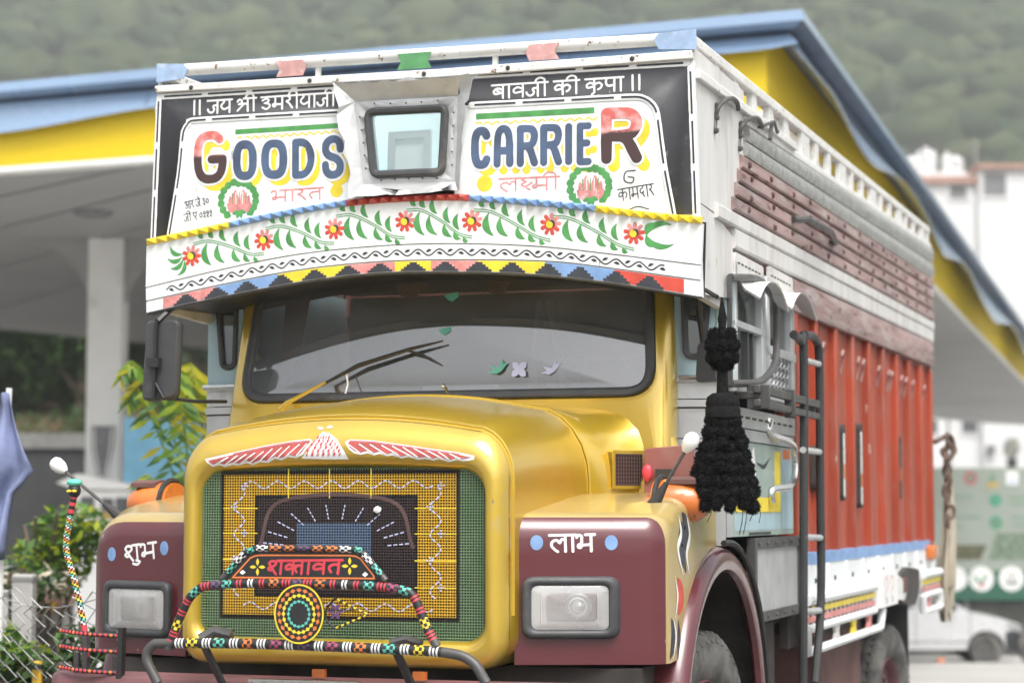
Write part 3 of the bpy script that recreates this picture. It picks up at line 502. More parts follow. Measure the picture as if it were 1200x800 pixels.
for t, a, b_, h, wd, c in DATA['words']:
    dev_word(dv, t, a, b_, h, wd, {'white':'p_white','pink':'p_pink','ink':'p_ink'}[c], FD if c == 'white' else FB, .0006)
# flourish above and below the small signature
k0 = Vector(DATA['words'][-1][1]); dv.mat('p_ink').ribbon([tuple(p) for p in cr([(k0.x+.075,k0.y+.075),(k0.x+.035,k0.y+.07),(k0.x+.03,k0.y+.035),(k0.x+.06,k0.y+.025),(k0.x+.068,k0.y+.045),(k0.x+.045,k0.y+.05)],6)], .005, FB, .0008)
dv.ribbon([tuple(p) for p in cr([(k0.x+.045,k0.y-.085),(k0.x+.085,k0.y-.073),(k0.x+.13,k0.y-.085)],6)], .005, FB, .0008)
dv.build('hindi_lettering', brd, recalc=False, split=.045)
dc = MB()
for c, r in DATA['discs']: dc.mat('p_yellow').prism([(c[0]+r*cos(2*pi*i/28), c[1]+r*sin(2*pi*i/28)) for i in range(28)], FB, 0, .0008)
for a, b_, t in DATA['greenbars']:
    dc.mat('p_green').prism([(a[0],a[1]-t/2),(b_[0],b_[1]-t/2),(b_[0],b_[1]+t/2),(a[0],a[1]+t/2)], FB, 0, .0007)
for a, b_ in DATA['squiggles']:
    dc.mat('p_yellow').ribbon([(a[0]+(b_[0]-a[0])*i/90, a[1]+(b_[1]-a[1])*i/90+.0055*sin(i*.92)) for i in range(91)], .0062, FB, .0005)
def leaf(mb, x, y, ang, ln, wd, bend, mat, fr, lift=.0006):
    c, s_ = cos(ang), sin(ang); pts = []
    for i in range(9):
        t = i/8; px = (t-.0)*ln; py = bend*ln*4*t*(1-t); pts.append((x+c*px-s_*py, y+s_*px+c*py))
    mb.mat(mat).ribbon(pts, wd, fr, lift, taper=True, dome=.0004)
for (cx, cy) in DATA['lotus']:
    for sd in (-1, 1):
        for i in range(8):
            a = radians(-62+i*20); leaf(dc, cx+sd*.080*cos(a), cy+.076*sin(a)-.004, a+pi/2 if sd > 0 else pi/2-a+0, .040, .034, .1, 'p_green', FB, .0006+.00004*i)
    for i, a in enumerate((-58,-34,-11,11,34,58)):
        leaf(dc, cx, cy-.052, radians(90-a), .102-.0006*abs(a), .036, .10*(-1 if a > 0 else 1), 'p_pink', FB, .0006+.0001*i)
    for i in range(5): dc.mat('p_white' if i % 2 else 'p_green').ribbon([(cx-.03+.015*i, cy-.02), (cx-.034+.017*i, cy+.028)], .0035, FB, .0016)
    for a in (200, 250, 290, 340): leaf(dc, cx, cy-.05, radians(a), .034, .018, .05, 'p_green', FB, .0016)
dc.build('painted_emblem', brd, recalc=False, split=.03)

# faceted bead strip between the board and the valance
def bead_strip(parent):
    mb = MB(); S_ = [Vector(p) for p in DATA['strip']]; n = 50; P = resample(cr([(p.x,p.y) for p in S_], 6), n*2+1)
    br = DATA['strip_breaks']
    for i in range(n):
        a, mid, b_ = P[2*i], P[2*i+1], P[2*i+2]; t = (b_-a).normalized(); q = Vector((-t.y, t.x))*.014
        x = mid.x; mb.mat('p_yellow' if x < br[0] or x > br[3] else 'p_bead' if br[1] < x < br[2] else 'p_sky')
        o = [F0(*(p), h) for p, h in ((a-q,.058),(b_-q,.058),(b_+q,.058),(a+q,.058))]; bk = [F0(*p, .02) for p in (a-q,b_-q,b_+q,a+q)]
        top = F0(mid.x, mid.y, .092)
        mb.add(o+[top]+bk, [(0,1,4),(1,2,4),(2,3,4),(3,0,4),(0,5,6,1),(2,7,8,3)], False)
    return mb.build('bead_strip', parent, recalc=False, sharp=5)
bead_strip(brd)
# valance with the painted flowers, hung just proud of the board
FV = FX(-.06)
st = [tuple(p) for p in cr(DATA['strip'], 4)]; s1 = [tuple(p) for p in cr(DATA['seam1'], 4)]; s2 = [tuple(p) for p in cr(DATA['seam2'], 4)]; bt = [tuple(p) for p in cr(DATA['bottom'], 4)]
def band(top, bot, n=40):
    t = resample(top, n); b_ = resample(bot, n); return [tuple(p) for p in b_]+[tuple(p) for p in reversed(t)]
vm = MB().mat('board_white')
def slab(mb, top, bot, fr, h0, h1, n=48):
    t = resample(top, n); b_ = resample(bot, n)
    mb.loft([[fr(*p, h0) for p in t],[fr(*p, h1) for p in t],[fr(*p, h1) for p in b_],[fr(*p, h0) for p in b_]], closed=False, smooth=False)
    mb.add([fr(*p, h) for p, h in ((t[0],h0),(t[0],h1),(b_[0],h1),(b_[0],h0))], [(0,1,2,3)], False); mb.add([fr(*p, h) for p, h in ((t[-1],h0),(t[-1],h1),(b_[-1],h1),(b_[-1],h0))], [(3,2,1,0)], False)
sh = lambda pts, d: [(p[0], p[1]+d) for p in pts]
slab(vm, sh(st,-.012), s1, FX(0), .028, .056)
slab(vm, sh(s1,-.004), s2, FX(0), .030, .0535); slab(vm, sh(s2,-.004), bt, FX(0), .028, .050)
val = vm.build('valance', brd)
FV = FX(-.056); fl = MB()
FLW = DATA['flowers']
def sline(x): return interp(DATA['strip'], x)
def bline(x): return interp(DATA['seam1'], x)
for i in range(len(FLW)-1):
    (x0, y0), (x1, y1) = FLW[i], FLW[i+1]; dx = x1-x0; sx = x0+.05*dx
    P = cr([(x0+.02*dx, sline(x0+.02*dx)-.045-.0),(x0+.25*dx, sline(x0+.25*dx)-.048),(x0+.55*dx, (sline(x0+.55*dx)*.5+bline(x0+.55*dx)*.5)),(x0+.8*dx, bline(x0+.8*dx)+.045),(x1+.0*dx, bline(x1)+.032)], 7)
    for d, m_ in ((0,'p_green'),(-.009,'p_green')): fl.mat(m_).ribbon([(p.x, p.y+d) for p in P], .0042, FV, .0005, cap=False)
    for k in range(5):
        t = .16+k*.15; p = P[int(t*(len(P)-1))]; up = min(.062, (sline(p.x)-p.y)*.75)
        leaf(fl, p.x+.004, p.y+.012, radians(112-k*4), max(.034, up*1.08), .024, .24, 'p_green', FV, .0006+.00005*k)
    for k in range(5):
        t = .18+k*.16; p = P[int(t*(len(P)-1))]; dn = max(.018, (p.y-bline(p.x))*.62)
        leaf(fl, p.x+.012, p.y-.014, radians(-78+k*9), dn*1.1, .030-.003*k, -.24, 'p_green', FV, .0006+.00005*k)
x0, y0 = FLW[0]
for a in (150,185,215,245): leaf(fl, x0-.03+.015*cos(radians(a)), y0+.02*sin(radians(a)), radians(a), .07, .02, .25, 'p_green', FV, .0007)
x1, y1 = FLW[-1]
for a, l_ in ((55,.06),(20,.11),(-20,.12),(-50,.06)): leaf(fl, x1+.05, y1-.01, radians(a), l_, .024, .22 if a > 0 else -.22, 'p_green', FV, .0007)
for cx, cy in FLW:
    r0 = random.uniform(0, 1)
    for k in range(9):
        a = r0+2*pi*k/9; c_ = (cx+.029*cos(a), cy+.029*sin(a)); col = 'p_pink' if k in (0,1,2) else 'p_red'
        fl.mat(col).ribbon([(cx+.012*cos(a), cy+.012*sin(a)), c_, (cx+.038*cos(a), cy+.038*sin(a))], .0165, FV, .0006+.00004*k)
    fl.mat('p_yellow').prism([(cx-.003+.0165*cos(2*pi*i/18), cy+.0165*sin(2*pi*i/18)) for i in range(18)], FV, 0, .0028)
    fl.mat('p_ink').ribbon([(cx+.0145*cos(radians(a)), cy+.0145*sin(radians(a))) for a in range(-60,121,15)], .010, FV, .003, taper=True)
# black wave and dots between the two seams
FW = FX(-.0535); n = 300; mid = [((a[0]+b_[0])/2, (a[1]+b_[1])/2) for a, b_ in zip(resample(s1, n), resample(s2, n))]
xs0, xs1 = mid[12][0], mid[n-18][0]; wave = []
for i in range(12, n-18):
    x, y = mid[i]; wave.append((x, y-.004+.013*sin((x-xs0)/.0475*pi)))
fl.mat('p_ink').ribbon(wave, .0062, FW, .0004, cap=False)
k = 0; x = xs0+.024
while x < xs1:
    y = interp([(m_[0], m_[1]) for m_ in mid], x)-.004; s_ = -1 if k % 2 == 0 else 1; leaf(fl, x-.012, y+s_*.001, radians(20*s_), .026, .012, .1, 'p_ink', FW, .0007); x += .0475; k += 1
fl.build('flower_painting', val, recalc=False)
# stepped coloured edge
FE = FX(-.05); ed = MB(); EBK = DATA['edge_breaks']; cols = ['p_pink','p_sky','p_yellow','p_pink','p_yellow','p_pink','p_yellow','p_sky','p_red']
for i in range(9):
    xs = [EBK[i]+(EBK[i+1]-EBK[i])*j/8 for j in range(9)]; tp = [(x, interp(s2, x)-.006) for x in xs]; bo = [(x, interp(bt, x)+.003) for x in xs]
    ed.mat(cols[i]).prism(bo+tp[::-1], FE, 0, .0015)
for x in DATA['teeth']:
    yb = interp(bt, x)+.002; sl_ = (interp(bt, x+.05)-interp(bt, x-.05))/.1; hh = (interp(s2, x)-interp(bt, x))*.74; pr = []
    for k in range(4): pr += [(x-.055+k*.013, yb+hh*k/4), (x-.055+k*.013, yb+hh*(k+1)/4)]
    pr += [(2*x-p[0], p[1]) for p in reversed(pr)]
    pr = [(p[0], p[1]+sl_*(p[0]-x)) for p in pr]; ed.mat('p_ink').prism(pr, FE, .001, .003)
ed.build('stepped_edge', val, recalc=False)
lip = MB().mat('gasket').loft([[FX(0)(p[0], p[1]-.004, h) for p in bt] for h in (-.02,.049)], closed=False).tube([FX(0)(p[0], p[1]-.003, .045) for p in bt], .007, 6); lip.build('lower_lip_dark_plate', val)  # dark plate under the edge added to darken the windscreen reflection
# floor of the overhang, seen from below, with a black liner added to darken the windscreen reflection
us = MB().mat('black')
us.loft([[(p[0], -.03, p[1]+.012) for p in bt],[(p[0], .55, max(p[1]+.012, 2.34)) for p in bt]], closed=False, smooth=False); slab(us, st, bt, FX(0), -.012, -.002); us.build('overhang_floor_dark_liner', truck, recalc=False)

# port-hole of the board: torn tin surround, rubber gasket, glass, room behind
pt = rpoly(DATA['port'], .035, 6); pl = DATA['plate']; sf = MB().mat('foil')
po = offset_poly(pt, .012)
sf.prism(pl, FB, .002, .014)
def flare(poly, inner_edge, hh):      # a sheet that rises away from the board towards its torn outer edge
    mb = sf; n = len(poly); a = Vector(inner_edge[0]); b_ = Vector(inner_edge[1]); t = (b_-a).normalized(); q = Vector((-t.y, t.x))
    def hgt(p): return .014+min(hh, abs((Vector(p)-a).dot(q))*.8)+random.uniform(-.004,.004)
    tops = [FB(*p, hgt(p)) for p in poly]; o = len(mb.v); ctr = Vector((0,0,0))
    bots = [(p[0], p[1]+.004, p[2]) for p in tops]
    mb.v.extend([tuple(p) for p in tops]+bots)
    bm = bmesh.new(); vs = [bm.verts.new((p[0], p[1], 0)) for p in poly]; f = bm.faces.new(vs); res = bmesh.ops.triangulate(bm, faces=[f]); bm.verts.index_update()
    for tf in bm.faces:
        ids = [v.index for v in tf.verts]; mb.face([o+i for i in ids], False); mb.face([o+n+i for i in reversed(ids)], False)
    bm.free()
    for i in range(n): mb.face((o+i, o+(i+1)%n, o+n+(i+1)%n, o+n+i), False)
flare(DATA['flT'], (pl[0], pl[1]), .055); flare(DATA['flL'], (pl[0], pl[3]), .04); flare(DATA['flR'], (pl[1], pl[2]), .04); flare(DATA['flB'], (pl[3], pl[2]), .045)
rng = random.Random(3)
for i in range(4):
    a = Vector(pl[i]); b_ = Vector(pl[(i+1)%4]); inn = Vector(pt[0])
    for k in range(1, 6):
        p = a.lerp(b_, k/6); c_ = (Vector((sum(p_[0] for p_ in pl)/4, sum(p_[1] for p_ in pl)/4))-p).normalized()*.018; sf.mat('under').ico(FB(p.x+c_.x, p.y+c_.y, .014), .0045, 1, sq=(1,.5,1))
srd = sf.build('tin_surround', brd, sharp=25)
g = MB().mat('gasket'); ins = offset_poly(pt, -.022)
rings = []
for k, (o_, h) in enumerate(((.012,.012),(.010,.026),(0,.036),(-.012,.034),(-.022,.022),(-.024,.012))): rings.append([FB(*p, h) for p in offset_poly(pt, o_)])
g.loft(rings); gk = g.build('window_gasket', brd)
gl = MB().mat('port_glass').prism(offset_poly(pt, -.02), FB, .017, .020); gl.build('window_pane', gk)
# a lit niche behind the pane
hx = [p[0] for p in DATA['port']]; hz = [p[1] for p in DATA['port']]

# cut the hole: board, dark panel, fields, tin plate
def cut_hole(ob, poly, y0, y1):
    c_ = MB().mat('black').prism(poly, FX(0), y0, y1).build('cutter_tool', truck)
    md = ob.modifiers.new('hole', 'BOOLEAN'); md.object = c_; md.operation = 'DIFFERENCE'; md.solver = 'EXACT'; md.use_self = True
    dg = bpy.context.evaluated_depsgraph_get(); dg.update(); me = bpy.data.meshes.new_from_object(ob.evaluated_get(dg)); ob.modifiers.clear(); ob.data = me
    bpy.data.objects.remove(c_, do_unlink=True)
cut_hole(brd, offset_poly(pt, -.012), -.3, .2); cut_hole(srd, offset_poly(pt, -.012), -.1, .3)
nb = MB().mat('room_blue'); x0, x1, z0, z1 = min(hx)-.12, max(hx)+.12, min(hz)-.02, max(hz)+.12
nb.box(x0, x1, .34, .36, z0, z1); nb.box(x0, x1, .02, .34, z0-.02, z0); nb.box(x0-.02, x0, .02, .34, z0, z1); nb.box(x1, x1+.02, .02, .34, z0, z1)
nb.build('window_niche', brd)
# top pipe with bow-tie flags
pp = MB().mat('old_white').tube([FX(0)(p[0], p[1], .02) for p in cr(DATA['pipe'], 10)], .026, 14)
pipe = pp.build('roof_pipe', truck)
fg = MB(); P = [Vector(p) for p in DATA['pipe']]
def pz(x): return interp([(p.x, p.y) for p in P], x)
for a, b_, col in DATA['bowties']:
    x = a[0]; hw = b_[0]-(-1.3) if False else .038; z = a[1]
    w_ = {'pink':.072,'green':.076}[col]; h_ = .034
    if col == 'green': poly = [(x-w_,z+h_),(x+w_,z+h_),(x+w_*.78,z),(x+w_,z-h_),(x-w_,z-h_),(x-w_*.78,z)]
    elif x < 0: poly = [(x-w_,z+h_),(x+w_*.8,z+h_),(x+w_,z),(x+w_*.8,z-h_),(x-w_*.9,z-h_),(x-w_*.68,z)]
    else: poly = [(x-w_*.8,z+h_),(x+w_,z+h_),(x+w_*.7,z),(x+w_,z-h_),(x-w_*.8,z-h_),(x-w_,z)]
    fg.mat('faded_pink' if col == 'pink' else 'faded_green').prism(poly, FX(0), .047, .052)
for x0, x1, s_ in ((-1.2,-1.07,1),(1.06,1.215,-1)):
    xa, xb = (x0, x1) if s_ > 0 else (x1, x0)
    fg.mat('faded_sky').prism([(xa, pz(xa)+.028),(xb, pz(xb)+.02),(xb+s_*.02, pz(xb)-.005),(xb, pz(xb)-.045),(xa, pz(xa)-.055)], FX(0), .047, .053)
fg.build('painted_flag', pipe, recalc=True, split=.01)
pb = MB().mat('old_white')
for x in (-1.2,-.45,.35,1.19): pb.bar((x, -.01, pz(x)-.09), (x, -.01, pz(x)-.01), .02, .02)
pb.build('pipe_bracket', pipe, split=.01)
# --- bonnet and radiator shell ------------------------------------------------
def shell_outline(hw, zb, zt, arch, r, ntop=9):
    # closed outline (x,z), flat bottom, arched top with rounded shoulders; always the same number of points
    zc = lambda x: zt + arch*(1-(x/hw)**2)
    P = []
    for x in [hw-r - 2*(hw-r)*i/10 for i in range(11)]: P.append((-x*-1 if False else x, zb))
    for i in range(1, 6): a = pi/2*i/6; P.append((-(hw-r)-r*sin(a), zb+r-r*cos(a)))
    rt = r*1.25; z1 = zt-rt
    for i in range(9): P.append((-hw, zb+r+(z1-zb-r)*i/8))
    for i in range(1, 6): a = pi/2*i/6; P.append((-hw+rt-rt*cos(a), z1+(zc(-hw+rt)-z1)*sin(a)))
    for i in range(17): x = -(hw-rt)+2*(hw-rt)*i/16; P.append((x, zc(x)))
    for i in range(1, 6): a = pi/2*i/6; P.append((hw-rt+rt*sin(a), zc(hw-rt)-(zc(hw-rt)-z1)*(1-cos(a))))
    for i in range(9): P.append((hw, z1-(z1-zb-r)*i/8))
    for i in range(1, 6): a = pi/2*i/6; P.append((hw-r+r*cos(a), zb+r-r*sin(a)))
    return P
def ringY(y, *a): return [(x, y, z) for x, z in shell_outline(*a)]
rs = MB().mat('gold')
rs.loft([ringY(-.775, .575,.972,1.585,.022,.07), ringY(-.80, .58,.965,1.592,.024,.07), ringY(-.832, .592,.952,1.607,.028,.075), ringY(-.842, .606,.93,1.625,.036,.08),
         ringY(-.838, .630,.885,1.665,.05,.09), ringY(-.812, .652,.868,1.695,.065,.10), ringY(-.77, .663,.862,1.715,.075,.11)])
shell = rs.build('radiator_shell', truck, sharp=60)
bn = MB().mat('gold')
RB = [(-.768,.664,.862,1.716,.076,.12),(-.70,.67,.86,1.735,.085,.13),(-.58,.678,.86,1.758,.095,.14),(-.40,.69,.86,1.78,.105,.15),(-.15,.715,.86,1.795,.115,.17),(.0,.745,.86,1.80,.12,.19)]
bn.loft([ringY(y, *a) for y, *a in RB]); bon = bn.build('bonnet', truck, sharp=60)
cw = MB().mat('gold')
RC = [(.004,.747,.86,1.80,.12,.19),(.012,.755,.86,1.803,.12,.19),(.10,.80,.86,1.80,.115,.2),(.19,.87,.86,1.80,.105,.21),(.26,.97,.86,1.83,.07,.2),(.30,1.04,.86,1.86,.05,.18),(.33,1.05,.86,1.86,.05,.18)]
cw.loft([ringY(y, *a) for y, *a in RC]); cwl = cw.build('cowl', truck, sharp=60)
sm = MB().mat('gold')      # raised seams: bonnet to shell, bonnet to cowl
for y, a in ((-.735,(.6685,.86,1.728,.081,.125)),(.006,(.75,.86,1.803,.12,.19))):
    P = [(x, y, z) for x, z in shell_outline(*a)][16:60]; sm.tube(P, .006, 6)
sm.build('bonnet_seam', bon)
vt = MB()                   # side vent of the cowl
va, vb = Vector((.815,.105,0)), Vector((.928,.247,0)); vd = (vb-va).normalized(); vn = Vector((vd.y, -vd.x, 0))
FVn = lambda u, v, h: tuple(va+vd*u+vn*(h+.001)+Vector((0,0,v)))
vt.mat('gold').ring(rect_poly(-.0,.165,1.535,1.692), rect_poly(.012,.15,1.548,1.678), FVn, -.03, .004); vt.mat('grille_dark').prism(rect_poly(.0,.16,1.54,1.685), FVn, -.08, .001)
for i in range(9): vt.mat('mud').bar(FVn(.012, 1.552+i*.0155, .003), FVn(.15, 1.552+i*.0155, .003), .003, .003)
for i in range(11): vt.mat('mud').bar(FVn(.014+i*.0135, 1.548, .004), FVn(.014+i*.0135, 1.678, .004), .003, .003)
vt.build('cowl_vent', cwl)
nz = MB().mat('chrome').tube([(.06,.22,1.945),(.06,.19,1.965),(.06,.165,1.97)], .006, 8).ico((.06,.16,1.97), .011, 1); nz.build('washer_nozzle', cwl)

# painted eagle: its outline is cast onto the nose of the bonnet
trees = []
dgr = bpy.context.evaluated_depsgraph_get()
for ob in (shell, bon): trees.append(BVHTree.FromPolygons([v.co.copy() for v in ob.data.vertices], [tuple(p.vertices) for p in ob.data.polygons]))
EDIR = (Vector((.02,-.95,1.70))-Vector((3.1505,-8.2261,1.45))).normalized()
def ONN(u, v, h):
    best = None
    for t in trees:
        r = t.ray_cast(Vector((u,-.95,v)), EDIR)
        if r[0] is not None and (best is None or r[3] < best[3]): best = r
    if best is None: return (u, -.8, v)
    n = best[1] if best[1].dot(EDIR) < 0 else -best[1]
    return tuple(best[0]+n*h)
def dense(poly, step=.014):
    out = []
    for a, b_ in zip(poly, poly[1:]+poly[:1]):
        a = Vector(a); b_ = Vector(b_); k = max(1, int((b_-a).length/step)); out += [tuple(a.lerp(b_, i/k)) for i in range(k)]
    return out
def filldecal(mb, poly, mat, h):
    # fill by a fine lattice clipped to the outline, so that it follows the curved sheet
    bm = bmesh.new(); P = dense(poly, .012); vs = [bm.verts.new((p[0], p[1], 0)) for p in P]; bm.faces.new(vs)
    xs = [p[0] for p in P]; zs = [p[1] for p in P]
    for k in range(int((max(xs)-min(xs))/.022)+1):
        x = min(xs)+.011+.022*k; bmesh.ops.bisect_plane(bm, geom=bm.verts[:]+bm.edges[:]+bm.faces[:], plane_co=(x,0,0), plane_no=(1,0,0))
    for k in range(int((max(zs)-min(zs))/.010)+1):
        z = min(zs)+.005+.010*k; bmesh.ops.bisect_plane(bm, geom=bm.verts[:]+bm.edges[:]+bm.faces[:], plane_co=(0,z,0), plane_no=(0,1,0))
    bmesh.ops.triangulate(bm, faces=bm.faces[:]); bm.verts.index_update()
    mb.mat(mat).add([ONN(v.co.x, v.co.y, h) for v in bm.verts], [[v.index for v in f.verts] for f in bm.faces]); bm.free()
eg = MB()
for k in ('eagleL','eagleR','eagleT'):
    P = DATA[k]; filldecal(eg, P, 'p_white', .0012 if k != 'eagleT' else .0022)
    c_ = [tuple(p) for p in offset_poly(P, -.0085)]
    if k != 'eagleT': filldecal(eg, c_, 'eagle_red', .0026)
for k in ('wingbarsL','wingbarsR'):
    for a, b_ in DATA[k]:
        eg.mat('p_white').ribbon([tuple(Vector(a).lerp(Vector(b_), i/5)) for i in range(6)], .0045, ONN, .0034)
a = DATA['eagleL'][:5]; eg.mat('p_crimson').ribbon([tuple(p) for p in cr([(x, z-.006) for x, z in a[1:]], 5)], .0032, ONN, .0038); 
a = DATA['eagleR'][1:7]; eg.mat('p_crimson').ribbon([tuple(p) for p in cr([(x, z-.006) for x, z in a[:-1]], 5)], .0032, ONN, .0038)
ET = DATA['eagleT']; cx = sum(p[0] for p in ET)/len(ET); zt_ = max(p[1] for p in ET); zb_ = min(p[1] for p in ET)
for r_ in range(6):
    z = zb_+.012+(zt_-zb_-.03)*r_/6; hw = .075*(1-(r_/6.5)**1.6)
    for j in range(7-r_//2):
        x = cx-.01+hw*(2*j/(6-r_//2)-1)*.9; leaf(eg, x, z, radians(60), .017, .0085, .05, 'p_crimson' if (j+r_) % 2 else 'p_pink', ONN, .0034)
for s_ in (-1, 1): leaf(eg, cx+s_*.006, zt_+.012, radians(90-s_*80), .026, .010, .1, 'p_white', ONN, .002)
eg.build('painted_eagle', bon, recalc=False)

paint('grille_arch', (.085,.048,.045), .6, var=.3)
# --- radiator screen -----------------------------------------------------------
gs = MB().mat('screen_wire'); FG = FX(-.793)
op = shell_outline(.575,.972,1.585,.022,.07)
zlo, zhi, xh = .965, 1.61, .585
px = .0107
for i in range(int(2*xh/px)):
    x = -xh+i*px; gs.box(x-.00175, x+.00175, -.797, -.793, zlo, zhi)
for i in range(int((zhi-zlo)/px)):
    z = zlo+i*px; gs.box(-xh, xh, -.8005, -.797, z-.00175, z+.00175)
scr = gs.build('radiator_screen', truck, sharp=10, recalc=False)
hd = MB()
FS = lambda u, v, h: (u, -.801-h, v)
def wavy(pts, amp, k): 
    P = resample(pts, k*6+1); d = [0]*len(P); out = []
    for i, p in enumerate(P):
        t = (P[min(i+1,len(P)-1)]-P[max(i-1,0)]).normalized(); out.append(tuple(p+Vector((-t.y,t.x))*amp*sin(i*pi/3)))
    return out
hd.mat('lavender')
def dashed(P, w_, dash=2):
    P = [Vector(p) for p in P]
    i = 0
    while i+dash < len(P): hd.ribbon([tuple(p) for p in P[i:i+dash+1]], w_, FS, .0003, cap=False); i += dash+1
dashed([tuple(p) for p in cr(wavy([(-.42,1.12),(-.42,1.54)], .022, 4), 3)], .0052); dashed([tuple(p) for p in cr(wavy([(.385,1.12),(.385,1.54)], .022, 4), 3)], .0052)
dashed([tuple(p) for p in cr(wavy([(-.40,1.545),(.38,1.545)], .014, 7), 3)], .0052); dashed([tuple(p) for p in cr(wavy([(-.40,1.085),(.38,1.085)], .014, 7), 3)], .0052)
for x in (-.42,.385):
    for z in (1.16,1.26,1.36,1.46,1.54):
        for dx, dz in ((0,0),(.011,0),(-.011,0),(0,.011),(0,-.011)): hd.ico((x+(.022 if int(z*10) % 2 else -.022)+dx, -.802, z+dz), .0042, 0)
for i in range(12):
    a = radians(8+i*164/11); hd.mat('lavender'); P = [(-.02+.215*cos(a), 1.30+.115*sin(a)), (-.02+.31*cos(a), 1.30+.175*sin(a))]; dashed(resample(P, 13), .0045)
hd.mat('grille_arch').ribbon([tuple(p) for p in cr([(-.335,1.31),(-.24,1.485),(.20,1.485),(.295,1.31)], 8)], .015, FS, .0002)
for x, z in ((-.215,1.575),(-.045,1.575),(.125,1.575)): hd.mat('p_yellow').ribbon([(x, z+.03),(x, z-.08)], .004, FS, .0003)
for z in (1.16,1.26,1.36,1.455): 
    for s_ in ((-.487,-.345),(.303,.466)): hd.mat('p_yellow').ribbon([(s_[0], z),(s_[1], z)], .004, FS, .0003)
hd.mat('p_white').ico((.155,-.81,1.45), .018, 1, sq=(1,.4,.8))
fp = DATA['fish']
hd.build('screen_painting', scr, recalc=False)
rd = MB().mat('grille_dark').box(-.60,.60,-.70,-.62,.93,1.66); rd.build('radiator_core', truck)

paint('window_grey0', (.33,.33,.33), .3, metal=.5)
